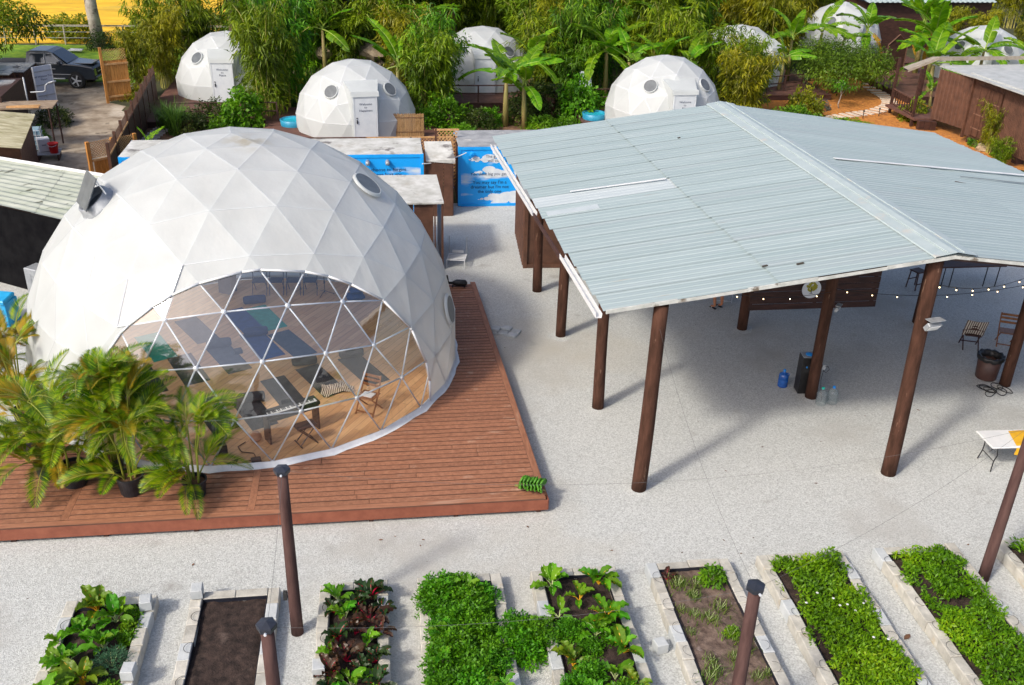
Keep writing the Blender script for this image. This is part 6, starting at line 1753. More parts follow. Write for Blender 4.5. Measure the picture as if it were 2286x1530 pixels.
tree(14.2, 64.5, 9.0, 2.3, 'dark leaning tree in the gap of the thicket', L_DARK, M_BARK, 13, 3000, (.25, .45), (.1, .18), trunk=.26, lean=(1.2, .5), cz=6.6)
tree(-2.0, 64.0, 8.5, 2.4, 'dark leafy tree left of the stone outcrop', L_DARK, M_BARK, 21, 3600, (.3, .5), (.13, .22), cz=5.4)
tree(4.9, 66.5, 9.5, 2.6, 'green leafy tree above the top centre dome, left', L_GREEN, M_BARK, 22, 3600, (.25, .42), (.12, .2), cz=6.2)
tree(11.8, 65.2, 8.5, 2.2, 'dark leafy tree right of the top centre dome', L_DARK, M_BARK, 23, 3200, (.3, .5), (.13, .22), cz=5.4)
tree(18.6, 66.0, 9.0, 2.6, 'green leafy tree rising above the covered dome, left', L_GREEN, M_BARK, 24, 3600, (.25, .42), (.12, .2), cz=5.8)
tree(28.2, 58.6, 3.6, 3.4, 'wide feathery green tree spreading over the mulch garden', L_FEATHER, M_BARK, 14, 15000, (.13, .24), (.045, .085), trunk=.13, cz=1.75, flat=.46, clumps=46)
tree(26.7, 54.5, 1.7, .6, 'small sapling standing in the orange mulch', L_GREEN, M_PALEBARK, 15, 420, (.12, .2), (.05, .08), trunk=.03, cz=1.35, clumps=8)
tree(32.2, 44.6, 2.5, .9, 'thin leafy sapling beside the brown doors', L_YELLOW, M_PALEBARK, 17, 500, (.14, .22), (.04, .06), trunk=.025, cz=1.9, clumps=9)

# ---------------- banana plants
L_BAN = leafmat('banana_leaf', [(.09, .24, .005), (.15, .34, .007), (.23, .42, .010)], .45, .38, .18, .015)
L_BANOLD = leafmat('banana_leaf_dry', [(.42, .20, .02), (.52, .30, .03)], .3, .6, .15)
M_PSEUDO = mat('banana_stem', (.16, .17, .04), (.28, .21, .08), scale=3, rough=.6, stretch=(2, 2, .5), stains=[((.12, .06, .03), 2, .58, .1)])
def banana_leaf(seed, m, L=1.9, Wd=.52, torn=.4, sag=.9):
    rng = np.random.default_rng(seed); n = 26; V = []; F = []
    mid = []
    for i in range(n + 1):
        t = i / n; mid.append((L * (t - .10 * t * t * sag), 0, L * (.30 * t - .62 * sag * t * t + .05)))
    def width(t): return Wd / 2 * (math.sin(math.pi * min(1, t * 1.02 + .03)) ** .55) * (1 - .15 * t)
    i0 = 4
    for s in (-1, 1):
        prev_break = True; shift = 0
        dz = rng.uniform(-.1, .1)
        for i in range(i0, n):
            if rng.random() < torn: dz = rng.uniform(-.32, .10); prev_break = True
            a, b = mid[i], mid[i + 1]; wa, wb = width(i / n), width((i + 1) / n)
            k = len(V); fwd = .06
            gap = .012 if prev_break else 0
            V += [(a[0] + gap, 0, a[2]), (b[0], 0, b[2]), (b[0] + fwd, s * wb * .6, b[2] + .05 + dz * wb * .5), (a[0] + fwd + gap, s * wa * .6, a[2] + .05 + dz * wa * .5),
                  (b[0] + fwd * 1.8, s * wb, b[2] + dz * wb * 1.6), (a[0] + fwd * 1.8 + gap * 2, s * wa, a[2] + dz * wa * 1.6)]
            F += [(k, k + 1, k + 2, k + 3) if s > 0 else (k + 3, k + 2, k + 1, k), (k + 3, k + 2, k + 4, k + 5) if s > 0 else (k + 5, k + 4, k + 2, k + 3)]
            prev_break = False
    me = np_mesh('leaf', V, F, m, True)
    return me, mid
BL = [banana_leaf(k, L_BAN, 1.9, .55, .16 + .1 * k, .55 + .18 * k) for k in range(4)] + [banana_leaf(9, L_BANOLD, 1.7, .4, .5, 1.3)]
rib_me = [MB().tube([Vector(p) for p in mid[::3]], [.03 - .0028 * i for i in range(len(mid[::3]))], 5, False).mesh('midrib', leafmat('banana_rib', [(.24, .36, .05), (.30, .42, .08)], .2)) for _, mid in BL]
def banana(x, y, h, n, label, s=1.0, dry=0, z=0, group='banana plants in the garden', seed=0, upright=.0):
    rr = random.Random(seed + int(x * 10))
    t = empty('banana_plant', (x, y, z), rr.uniform(0, 6), label, 'banana plant', group)
    ln = (rr.uniform(-.15, .15), rr.uniform(-.15, .15))
    MB().tube([(0, 0, 0), (ln[0] * .5, ln[1] * .5, h * .5), (ln[0], ln[1], h)], [.13 * s, .11 * s, .065 * s], 10).build('stem', M_PSEUDO, t, smooth=True)
    for k in range(n):
        a = k * 2.4 + rr.uniform(-.3, .3); up = rr.uniform(.05, 1.15) + upright - (.55 if k < n * .3 else 0); j = 4 if k < dry else rr.randrange(4)
        if j == 4: up = -.6
        sc = s * rr.uniform(.95, 1.4)
        o = link('leaf', BL[j][0], t, (ln[0], ln[1], h - .06 * (n - k) / n), (rr.uniform(-.35, .35), -up, a), sc)
        link('midrib', rib_me[j], o)
    return t
for x, y, h, n, s, dr, lb in (
        (6.5, 50.9, 2.5, 9, 1.3, 0, 'banana plant in front of the top centre dome, nearest the viewer'),
        (7.45, 50.4, 2.2, 8, 1.25, 0, 'banana plant with fat brown stem right of the nearest one'),
        (12.8, 55.2, 3.0, 8, 1.25, 0, 'banana plant behind the Bliss dome, left'),
        (13.9, 54.8, 2.6, 7, 1.2, 0, 'banana plant behind the Bliss dome, middle'),
        (15.7, 54.6, 2.4, 7, 1.25, 0, 'banana plant behind the Bliss dome, right'),
        (24.4, 58.2, 2.2, 5, 1.0, 0, 'banana plant with two arching leaves beside the covered dome'),
        (29.8, 65.3, 2.6, 8, 1.15, 0, 'banana plant in front of the top edge dome, left'),
        (33.4, 66.0, 2.6, 8, 1.25, 1, 'banana plant in front of the top edge dome, right'),
        (31.6, 65.9, 1.9, 6, .8, 0, 'small banana plant between two larger ones'),
        (36.0, 63.2, 3.4, 11, 1.55, 2, 'tall banana plant with orange dry leaves behind the walkway'),
        (35.4, 60.7, 2.8, 10, 1.5, 1, 'banana plant leaning over the walkway deck'),
        (33.6, 57.0, 2.0, 9, 1.5, 0, 'banana plant with long drooping leaves at the path'),
        (37.6, 58.4, 2.6, 8, 1.1, 0, 'banana plant in front of the right hand dome, left'),
        (39.6, 56.6, 2.5, 8, 1.1, 0, 'banana plant in front of the right hand dome, middle'),
        (41.8, 56.6, 2.4, 7, 1.1, 0, 'banana plant in front of the right hand dome, right'),
        (31.9, 53.6, 1.2, 5, .9, 0, 'young banana plant beside the porch'),
        (17.4, 54.2, 2.6, 7, 1.2, 0, 'banana plant right behind the Bliss dome crown'),
        (8.3, 54.0, 2.8, 7, 1.15, 0, 'banana plant at the right end of the top centre railing'),
        (-3.2, 60.2, 3.4, 7, 1.2, 0, 'banana plant high in the bamboo left of the stone outcrop'),
        (2.9, 61.5, 3.8, 7, 1.2, 0, 'banana plant in the bamboo left of the top centre dome'),
        (17.0, 60.5, 3.8, 7, 1.25, 0, 'banana plant in the thicket above the Bliss dome'),
        (26.0, 60.9, 2.8, 7, 1.15, 0, 'banana plant between the covered dome and the feathery tree'),
        (0.9, 54.2, 2.4, 6, 1.3, 0, 'banana plant behind the Happiness dome, right')):
    banana(x, y, h, n, lb, s, dr)

banana(-10.0, 42.6, 1.0, 2, 'young banana with one upright leaf right of the cedar gate', .72, 0, upright=.75)
# ---------------- grass clumps and pandanus tufts
def blades_mesh(seed, lm, n=180, L=1.7, Wd=.05, spread=.9, name='blades'):
    rng = np.random.default_rng(seed); V = []; F = []
    for i in range(n):
        a = rng.uniform(0, 6.283); sp = spread * rng.uniform(.15, 1.0); l = L * rng.uniform(.65, 1.1); dr = rng.uniform(.2, .8)
        c, s = math.cos(a), math.sin(a); w = Wd * rng.uniform(.7, 1.2); b0 = rng.normal(size=2) * .12
        pts_ = []
        for k in range(5):
            t = k / 4; r_ = sp * t ** 1.4; z = l * (t - dr * t ** 3 * .75)
            pts_.append((b0[0] + c * r_, b0[1] + s * r_, z, w * (1 - .9 * t)))
        k0 = len(V)
        for x, y, z, ww in pts_: V += [(x - s * ww / 2, y + c * ww / 2, z), (x + s * ww / 2, y - c * ww / 2, z)]
        for k in range(4): F.append((k0 + 2 * k, k0 + 2 * k + 1, k0 + 2 * k + 3, k0 + 2 * k + 2))
    return np_mesh(name, V, F, lm)
L_GRASS = leafmat('grass_clump', [(.035, .09, .012), (.07, .17, .018), (.13, .25, .03)], .3)
GRS = blades_mesh(1, L_GRASS, 240, 2.3, .055, 1.25); TUF = blades_mesh(2, L_YELLOW, 90, 1.3, .09, .9)
for x, y, s, me, lb in ((-10.2, 49.6, 1.0, GRS, 'tall arching grass clump beside the slab path'), (-10.9, 50.8, .8, GRS, 'smaller arching grass clump behind the tall one'),
                        (-3.6, 56.8, 1.3, TUF, 'spiky pandanus tuft behind the Happiness dome'), (-4.6, 58.5, 1.4, TUF, 'spiky pandanus tuft higher up in the bamboo'), (-2.6, 58.3, 1.2, TUF, 'spiky pandanus tuft near the stone outcrop'), (30.0, 52.4, .6, TUF, 'spiky tuft beside the flowering shrub')):
    t = empty('grass_clump', (x, y, 0), rnd.uniform(0, 6), lb, 'grass', 'tufted grasses'); t.scale = (s, s, s)
    link('blades', me, t)
# stone outcrop and waterfall
M_ROCK = mat('tan_rock', (.24, .17, .10), (.50, .40, .27), scale=1.5, rough=.95, bump=.8, bscale=6)
def rocks(name, x, y, n, r0, label, seed, w=2.5, h=1.4):
    t = empty(name, (x, y, 0), 0, label, 'rocks'); rr = random.Random(seed)
    for k in range(n):
        b = MB(); s = r0 * rr.uniform(.6, 1.3); sq = (rr.uniform(.8, 1.4), rr.uniform(.7, 1.1), rr.uniform(.5, .9)); ph = rr.uniform(0, 9)
        for i in range(6):
            th_ = math.pi * i / 5
            for j in range(8):
                p = 2 * math.pi * j / 8; q = s * (1 + .18 * math.sin(3 * p + ph + i * 1.7))
                b.v.append((q * sq[0] * math.sin(th_) * math.cos(p), q * sq[1] * math.sin(th_) * math.sin(p), q * sq[2] * math.cos(th_)))
        for i in range(5):
            for j in range(8): b.f.append((i * 8 + j, (i + 1) * 8 + j, (i + 1) * 8 + (j + 1) % 8, i * 8 + (j + 1) % 8))
        b.build('rock', M_ROCK, t, (rr.uniform(-w, w), rr.uniform(-.7, .7), rr.uniform(0, h)))
rocks('rock_outcrop', -1.3, 61.6, 26, .55, 'tan stone outcrop in the bamboo above the Happiness dome', 4, 2.6, 2.1)
rocks('rock_edging', 31.2, 45.6, 7, .28, 'few pale stones at the foot of the young bamboo', 5, 1.0, .2)
WFL = MB(); WFL.add([(-.3, 0, 2.3), (.25, 0, 2.2), (.35, -.15, 1.2), (.2, -.3, .1), (-.25, -.3, .1), (-.2, -.15, 1.3)], [(0, 5, 2, 1), (5, 4, 3, 2)])
WFL.add([(-.3, .25, 2.2), (.25, .25, 2.2), (.3, .25, .0), (-.3, .25, .0)], [(0, 3, 2, 1)])
tag(WFL.build('waterfall', mat('falling_water', (.45, .52, .58), (.65, .70, .74), scale=6, rough=.2), None, (11.35, 53.9, 0)), 'thin pale waterfall between the bamboo left of the Bliss dome', 'waterfall')
# ------------------------------------------------------------ potted areca palms on the deck
L_PALM = leafmat('palm_leaflet', [(.04, .11, .003), (.10, .22, .004), (.20, .33, .005), (.36, .42, .008)], .42, .45, .15, .012)
L_PALMY = leafmat('palm_leaflet_yellow', [(.22, .20, .010), (.36, .28, .014), (.46, .28, .016)], .38, .5, .12, .01)
M_RACHIS = leafmat('palm_rachis', [(.22, .26, .03), (.32, .32, .05)], .1, .4)
def frond(seed, lm, L=1.5, arch=.8, n=34, ll=.40, wd=.030):
    """arching frond: local x outward; returns leaflet mesh and rachis mesh"""
    rng = np.random.default_rng(seed); V = []; F = []
    def mid(t): return Vector((L * (t * .92), 0, L * (.52 * t - arch * .62 * t * t)))
    for i in range(n):
        t = .16 + .84 * i / (n - 1); p = mid(t); tg = (mid(min(1, t + .02)) - mid(t - .02)).normalized()
        l = ll * (math.sin(math.pi * (t * .82 + .14)) ** .7) * rng.uniform(.9, 1.08); w = wd * (1.05 - .4 * t)
        for s in (-1, 1):
            side = Vector((0, s, 0)); nu = tg.cross(side).normalized() * s
            if nu.z < 0: nu = -nu
            d = (tg * (.62 + .25 * t) + side * (.80 - .25 * t) + nu * .32).normalized()
            wv = tg.cross(d).normalized().cross(d).normalized() * w / 2
            q = p + d * l * .55; e = p + d * l; e.z -= l * rng.uniform(.06, .2); q.z -= l * .04
            k = len(V)
            V += [p - tg * .006, p + tg * .006, q + wv, q - wv, e]
            F += [(k, k + 1, k + 2, k + 3), (k + 3, k + 2, k + 4, k + 4)]
    # split degenerate quads into a clean quad + tri mesh
    me = bpy.data.meshes.new('leaflets')
    me.from_pydata([tuple(v) for v in V], [], [f if f[2] != f[3] else f[:3] for f in F]); me.materials.append(lm)
    ra = MB().tube([mid(k / 8) for k in range(9)], [.016 - .0014 * k for k in range(9)], 5, False).mesh('rachis', M_RACHIS)
    return me, ra
FRD = [frond(k, L_PALM, 1.05 + .10 * k, .45 + .15 * k) for k in range(5)] + [frond(8, L_PALMY, 1.1, .8), frond(9, L_PALMY, 1.0, 1.1)]
def palm(x, y, h, n, label, pr=.24, seed=0, z=DZ, s=1.0, yellow=.12, pot='black', spread=1.0, zr=(.15, 1.0)):
    rr = random.Random(seed)
    t = empty('potted_palm', (x, y, z), 0, label, 'palm', 'potted palms in front of the dome')
    ph = pr * 1.5
    if pot:
        po = MB().lathe([(0, 0), (pr * .78, 0), (pr * .82, .03), (pr, ph), (pr * 1.07, ph), (pr * 1.07, ph + .04), (pr * .96, ph + .04), (pr * .92, ph - .05), (0, ph - .05)], n=26, cap=False).build('pot', M_POT, t, smooth=False)
        MB().lathe([(0, 0), (pr * .9, 0)], n=20, cap=False).build('soil', M_BROWNSOIL, po, (0, 0, ph - .04))
    cb = MB()
    crowns = []
    for k in range(9):
        a = rr.uniform(0, 6.28); e = rr.uniform(.08, .42) * spread; hh = h * rr.uniform(zr[0], zr[1]) * .62
        cb.tube([(pr * .4 * math.cos(a), pr * .4 * math.sin(a), ph - .06 if pot else 0), (e * .5 * math.cos(a), e * .5 * math.sin(a), hh * .6 + ph * .4), (e * math.cos(a), e * math.sin(a), hh + ph * .3)], [.024, .02, .016], 6, False)
        crowns.append((e * math.cos(a), e * math.sin(a), hh + ph * .3, a))
    cb.build('canes', M_RACHIS, t, smooth=True)
    for k in range(n):
        c = crowns[k % len(crowns)]; a = c[3] + rr.uniform(-1.3, 1.3); j = rr.randrange(5) if rr.random() > yellow else rr.choice((5, 6))
        tilt = rr.uniform(-.85, .25)
        o = link('frond', FRD[j][0], t, c[:3], (rr.uniform(-.3, .3), tilt, a), s * rr.uniform(.72, 1.08))
        link('rachis', FRD[j][1], o)
    return t
M_POT = mat('nursery_pot', (.012, .013, .016), (.028, .03, .036), scale=4, rough=.45, bump=.1)
palm(-7.58, 19.05, 3.2, 48, 'potted palm at the left end of the row on the deck', .24, 1, yellow=.25)
palm(-6.92, 18.72, 2.6, 34, 'short potted palm in a wide black tub, second from left', .30, 2, yellow=.2, s=.85)
palm(-5.64, 18.28, 3.8, 84, 'tallest potted palm of the row, centre of the cluster', .28, 3, yellow=.22, s=.92)
palm(-6.2, 19.1, 4.1, 60, 'tall potted palm behind the centre one, against the dome', .26, 4, yellow=.08, s=.88, zr=(.55, 1.0))
palm(-4.26, 18.05, 2.9, 54, 'potted palm at the right end of the row, arching over the window', .25, 5, yellow=.08, s=.82)
palm(-9.6, 23.2, 3.6, 40, 'yellow-green palm growing beside the left flank of the dome', .26, 6, z=0, yellow=.35, s=1.05, pot=None)
palm(-8.75, 21.4, 3.2, 48, 'yellowish potted palm at the left edge behind the row', .25, 7, yellow=.35, s=1.0)
palm(-8.2, 20.1, 2.6, 16, 'yellowing potted palm left of the short tub palm', .22, 8, yellow=.35, s=.9)

# green bananas on the deck corner
BNH = empty('banana_bunch', (2.95, 17.55, DZ), R(-20), 'bunch of green bananas lying on the front right corner of the deck', 'bananas')
M_GBAN = mat('green_banana', (.045, .17, .010), (.085, .26, .014), scale=6, rough=.45, rand=.15)
bme = MB().tube([(0, 0, 0), (.05, 0, .04), (.11, 0, .055), (.17, 0, .04), (.20, 0, .02)], [.012, .022, .024, .02, .006], 7).mesh('banana', M_GBAN, True)
for ring_ in range(7):
    for k in range(9):
        a = (k - 4) * .32 + (ring_ % 2) * .16
        link('banana', bme, BNH, (-.22 + ring_ * .075, .10 * math.sin(a), .06 + .08 * math.cos(a)), (a, R(-25), R(90 if a > 0 else -90) * .75 + rnd.uniform(-.1, .1)), rnd.uniform(.9, 1.15))
MB().tube([(-.32, 0, .08), (0, 0, .10), (.38, 0, .06)], [.025, .035, .02], 8).build('stalk', M_PSEUDO, BNH, smooth=True)

# ------------------------------------------------------------ raised beds of concrete blocks
M_SOIL = mat('bed_soil', (.016, .010, .008), (.055, .035, .028), scale=7, rough=1, bump=1.0, bscale=26, detail=8, stains=[((.085, .06, .05), 2.4, .60, .12)])
M_SOIL2 = mat('dry_bed_soil', (.07, .045, .035), (.19, .135, .105), scale=6, rough=1, bump=1.0, bscale=26, detail=8, stains=[((.12, .12, .035), 1.6, .58, .14), ((.26, .2, .17), 5, .64, .1)])
M_LINER = mat('black_liner', (.012, .013, .02), (.02, .022, .032), scale=4, rough=.35)
YT, YE = 15.05, 8.2
BEDS = [(-6.17, -4.52), (-3.88, -2.25), (-1.50, -.18), (.38, 2.03), (2.62, 4.33), (4.98, 6.70), (7.31, 9.14), (9.84, 11.62), (12.50, 14.3)]
BH = .26; BW = .215
bl_long = [MB().box((0, 0, BH / 2), (BW, .44 - .008, BH), bev=.014).mesh('block', M_CONC), MB().box((0, 0, BH / 2), (BW, .44 - .008, BH), bev=.014).mesh('block', M_BLUECONC)]
names = ['raised bed with leafy greens at the lower left corner', 'raised bed of bare dark soil', 'raised bed of red chard', 'raised bed packed with dense parsley-like greens', 'raised bed of yellow and green chard',
         'raised bed of sparse dry soil and weeds', 'raised bed overflowing with low green ground cover', 'second green ground cover bed from the right edge', 'ground cover bed cut by the right edge']
cap_me = MB().box((0, 0, .1), (.21, .26, .2), bev=.012).mesh('loose_block', M_BLUECONC)
M_HOSE = mat('drip_hose', (.03, .03, .03), rough=.5)
for bi, (xa, xb) in enumerate(BEDS):
    t = empty('raised_bed', ((xa + xb) / 2, YT, 0), 0, names[bi], 'raised bed')
    hw = (xb - xa) / 2; rr = random.Random(50 + bi)
    n = int((YT - YE) / .44)
    for s in (-1, 1):
        for k in range(n):
            me = bl_long[1] if rr.random() < .12 else bl_long[0]
            dz = rr.uniform(-.012, .012) + (.0 if bi < 6 else .02)
            link('block', me, t, (s * (hw - BW / 2) + rr.uniform(-.012, .012), -.22 - k * .44, dz - .005), (rr.uniform(-.02, .02), rr.uniform(-.02, .02), rr.uniform(-.018, .018)))
    m_ = int((2 * hw - 2 * BW) / .44) or 1; wl = (2 * hw - 2 * BW) / m_
    eb = MB().box((0, 0, BH / 2), (wl - .008, BW, BH), bev=.014).mesh('block', M_CONC)
    for k in range(m_): link('block', eb, t, (-hw + BW + (k + .5) * wl, -BW / 2 + rr.uniform(-.01, .01), rr.uniform(-.015, .01)), (0, 0, rr.uniform(-.02, .02)))
    # soil with real relief
    nx, ny = 24, 90; x0, x1 = -hw + BW - .01, hw - BW + .01; y0_, y1_ = -BW + .01, -(YT - YE)
    V = []; rng = np.random.default_rng(bi)
    ph = rng.uniform(0, 9, 6)
    for i in range(nx + 1):
        for j in range(ny + 1):
            x = x0 + (x1 - x0) * i / nx; y = y0_ + (y1_ - y0_) * j / ny
            e = min(i, nx - i) / 3
            z = .175 + .022 * math.sin(5 * x + ph[0]) * math.sin(3.1 * y + ph[1]) + .012 * math.sin(17 * x + ph[2] + 3 * math.sin(4 * y)) * math.sin(13 * y + ph[3]) + rng.normal() * .006
            V.append((x, y, z - .03 * max(0, 1 - e)))
    Fq = [(i * (ny + 1) + j, (i * (ny + 1) + j + 1), ((i + 1) * (ny + 1) + j + 1), ((i + 1) * (ny + 1) + j)) for i in range(nx) for j in range(ny)]
    link('soil', np_mesh('soil', V, Fq, M_SOIL2 if bi in (5,) else M_SOIL, True), t)
    lnr = MB()
    for s in (-1, 1): lnr.box((s * (hw - BW - .008), -(YT - YE) / 2 - BW / 2, .21), (.012, YT - YE - BW, .08))
    lnr.box((0, -BW - .008, .21), (2 * hw - 2 * BW - .02, .012, .08)); lnr.build('liner', M_LINER, t)
    if bi >= 5:
        for s in (-1, 1):
            for k in range(7):
                a0 = rr.uniform(0, .5); r_ = rr.uniform(.10, .17); yc_ = -.4 - k * .62 - rr.uniform(0, .3); xc = s * (hw - BW * .75)
                MB().tube([(xc + s * r_ * math.cos(q) * .9, yc_ + r_ * math.sin(q), BH + .035 + .02 * math.cos(q)) for q in [-1.6 + i * .32 for i in range(11)]], .004, 4, False).build('drip_hose', M_HOSE, t)
    elif bi in (0, 1, 2):
        for k in range(3):
            yc_ = -.7 - k * .8; xc = -hw + BW
            MB().tube([(xc - .13 * math.sin(q), yc_ + .13 * math.cos(q), BH + .03) for q in [i * .35 for i in range(10)]], .006, 4, False).build('drip_hose', M_HOSE, t)
for x, y, z, a, lb in ((-4.66, 14.72, BH + .01, 8, 'loose pale block on the corner of the leafy greens bed'), (-4.6, 13.0, BH + .01, -4, 'loose pale block on the right wall of the leafy greens bed'),
                    (-3.77, 14.95, BH + .01, 4, 'loose block on the left corner of the bare soil bed'), (-1.40, 12.75, BH + .01, 2, 'loose pale block on the left wall of the red chard bed')):
    o = link('loose_block', cap_me, None, (x, y, z), (0, 0, R(a))); tag(o, lb, 'block')

# ---------------- vegetables
def chard_leaf(seed, lm, L=.36, Wd=.17, stalk=.16):
    rng = np.random.default_rng(seed); V = []; F = []; n = 9; m_ = 6
    ph = rng.uniform(0, 6)
    for i in range(n + 1):
        t = i / n; w = Wd / 2 * (math.sin(math.pi * (t * .90 + .08)) ** .65); x = stalk * .7 + L * (t - .12 * t * t); z = stalk * .75 + L * (.55 * t - .55 * t * t)
        for j in range(m_ + 1):
            u = j / m_ * 2 - 1
            ruff = .022 * math.sin(9 * t * 2 + ph + 3 * u) * abs(u) + .016 * math.sin(21 * t + 5 * u + ph)
            V.append((x, u * w, z + .05 * abs(u) + ruff))
    for i in range(n):
        for j in range(m_): a = i * (m_ + 1) + j; F.append((a, a + m_ + 1, a + m_ + 2, a + 1))
    st = MB().tube([(0, 0, 0), (stalk * .4, 0, stalk * .5), (stalk * .7, 0, stalk * .75), (stalk * .7 + L * .4, 0, stalk * .75 + L * .135), (stalk * .7 + L * .75, 0, stalk * .75 + L * .10)], [.013, .012, .011, .008, .003], 5, False)
    return np_mesh('leaf', V, F, lm, True), st
L_CH_G = leafmat('chard_green', [(.07, .24, .004), (.14, .36, .005)], .40, .6, .25, .025)
L_CH_D = leafmat('chard_dark', [(.016, .040, .010), (.030, .065, .012)], .25, .35, .25, .02)
L_CH_R = leafmat('chard_red', [(.050, .022, .014), (.075, .040, .018)], .25, .35, .25, .02)
L_CH_Y = leafmat('chard_lime', [(.13, .24, .010), (.19, .30, .014)], .4, .4, .15, .015)
M_SR, M_SY, M_SG = mat('stalk_red', (.50, .006, .045), rough=.35), mat('stalk_yellow', (.60, .33, .02), rough=.35), mat('stalk_pale', (.42, .50, .22), rough=.4)
CL = {}
for nm, lm, sm in (('green', L_CH_G, M_SG), ('dark', L_CH_D, M_SR), ('red', L_CH_R, M_SR), ('yellow', L_CH_Y, M_SY), ('greeny', L_CH_G, M_SY)):
    CL[nm] = []
    for k in range(3):
        le, st = chard_leaf(k + len(nm), lm, .31 + .05 * k, .15 + .02 * k); CL[nm].append((le, st.mesh('stalk', sm, True)))
def chard(x, y, kind, n, s, label, group, z=.17, flat=0.0):
    rr = random.Random(int(x * 97 + y * 31))
    t = empty('chard_plant', (x, y, z), rr.uniform(0, 6), label, 'chard plant', group)
    for k in range(n):
        le, st = CL[kind][rr.randrange(3)]
        tilt = rr.uniform(-.75, .25) + flat
        o = link('leaf', le, t, (0, 0, .01), (rr.uniform(-.25, .25), tilt, k * 2.4 + rr.uniform(-.3, .3)), s * rr.uniform(.75, 1.15)); link('stalk', st, o)
rv = random.Random(9)
# bed 3: red chard
for k, (x, y, kd, n, s, lb) in enumerate(((-.50, 14.62, 'dark', 9, 1.0, 'dark chard with vivid crimson stalks at the back right of its bed'), (-1.12, 14.55, 'green', 8, .9, 'green chard at the back left of the red chard bed'), (-.98, 14.15, 'green', 7, .85, 'light green chard below the back left one'),
         (-.55, 14.0, 'red', 8, .9, 'purple-brown chard below the crimson stalked one'), (-.30, 14.25, 'dark', 6, .7, 'small dark chard at the right edge of its bed'), (-1.1, 13.55, 'dark', 9, .9, 'dark chard at the left wall, middle of its bed'),
         (-.55, 13.45, 'green', 7, .8, 'green chard right of the middle of the red chard bed'), (-.95, 13.05, 'red', 10, 1.0, 'purple chard with a bright pink heart'), (-.42, 12.95, 'dark', 9, .95, 'dark chard leaning over the right wall'),
         (-1.2, 12.7, 'red', 8, .9, 'magenta stalked chard at the left wall'), (-.85, 12.45, 'green', 9, 1.0, 'bright green chard in the lower part of the red chard bed'), (-.38, 12.35, 'dark', 9, 1.0, 'dark chard at the lower right of its bed'),
         (-1.15, 12.0, 'green', 8, .95, 'green chard at the lower left of the red chard bed'), (-.7, 11.85, 'red', 8, .9, 'purple chard at the bottom edge of its bed'))):
    chard(x, y, kd, n, s, lb, 'chard in the red chard bed')
# bed 5: yellow and green chard
for x, y, kd, n, s, lb in ((2.98, 14.55, 'green', 9, 1.1, 'tall green chard at the back left of the yellow chard bed'), (3.92, 14.6, 'greeny', 9, 1.15, 'large chard with yellow stalks at the back right'), (3.45, 14.15, 'greeny', 6, .8, 'small flattened chard in the middle of the back'),
         (3.85, 13.55, 'greeny', 9, 1.15, 'spreading chard with yellow stalks over the right wall'), (3.55, 13.15, 'green', 9, 1.0, 'green chard below the spreading one'), (2.98, 13.75, 'green', 7, .8, 'green chard at the left wall beside the parsley'),
         (3.02, 12.55, 'yellow', 9, .95, 'lime yellow chard with orange heart'), (4.0, 12.75, 'greeny', 8, .95, 'drooping chard at the right wall'), (3.7, 12.15, 'green', 8, .9, 'green chard near the bottom of the yellow chard bed'),
         (4.0, 11.9, 'yellow', 7, .8, 'small yellow chard at the lower right'), (3.3, 11.75, 'green', 8, .9, 'green chard at the bottom left of the yellow chard bed')):
    chard(x, y, kd, n, s, lb, 'chard in the yellow chard bed')
# bed 1: big leafy plants, herbs
for x, y, n, s, lb in ((-5.55, 14.75, 12, 1.15, 'bushy leafy plant at the back of the lower left bed'), (-5.15, 14.45, 10, 1.0, 'leafy plant right of the bushy back one'), (-5.65, 14.1, 11, 1.0, 'leafy plant at the left wall of the lower left bed'),
         (-5.2, 13.75, 10, .95, 'leafy plant above the feathery dill'), (-5.75, 13.4, 11, 1.05, 'leafy plant at the left wall below the other'), (-5.35, 12.95, 12, 1.15, 'broad leafy plant with pale veins in the lower left bed'),
         (-5.75, 12.55, 11, 1.0, 'leafy plant at the bottom left corner'), (-5.2, 12.35, 10, .95, 'leafy plant at the bottom of the lower left bed'), (-6.02, 13.95, 6, .7, 'small leafy shoot hanging over the left wall')):
    chard(x, y, 'green' if n != 12 else 'yellow', n, s, lb, 'leafy greens in the lower left bed', flat=-.15)
HERB = {'dill': bush_mesh(31, leafmat('dill', [(.03, .10, .05), (.05, .15, .07), (.08, .2, .09)], .3), .30, .30, .30, 900, (.06, .12), (.006, .012), -.3, .2),
        'small': bush_mesh(32, L_BRIGHT, .24, .24, .26, 420, (.05, .10), (.04, .07), 0, .3),
        'parsley': bush_mesh(33, leafmat('parsley', [(.03, .12, .003), (.07, .24, .004), (.13, .36, .006), (.24, .46, .009)], .35, big=1.5), .40, .40, .42, 1500, (.05, .10), (.03, .055), -.2, .35),
        'weed': blades_mesh(34, leafmat('weed', [(.05, .10, .01), (.10, .18, .016), (.17, .24, .03)], .3), 60, .22, .02, .18)}
def herb(x, y, s, kind, label, group, z=.16):
    t = empty('herb_plant', (x, y, z), rnd.uniform(0, 6), label, 'herb', group); t.scale = (s, s, s)
    link('leaves', HERB[kind], t)
    st_ = MB()
    for k in range(5): a = k * 1.26; st_.tube([(0, 0, 0), (.1 * math.cos(a), .1 * math.sin(a), .2)], [.006, .003], 4, False)
    link('stems', st_.mesh('stems', M_SG), t)
herb(-4.98, 13.35, 1.15, 'dill', 'feathery blue-green dill in the lower left bed', 'herbs in the lower left bed')
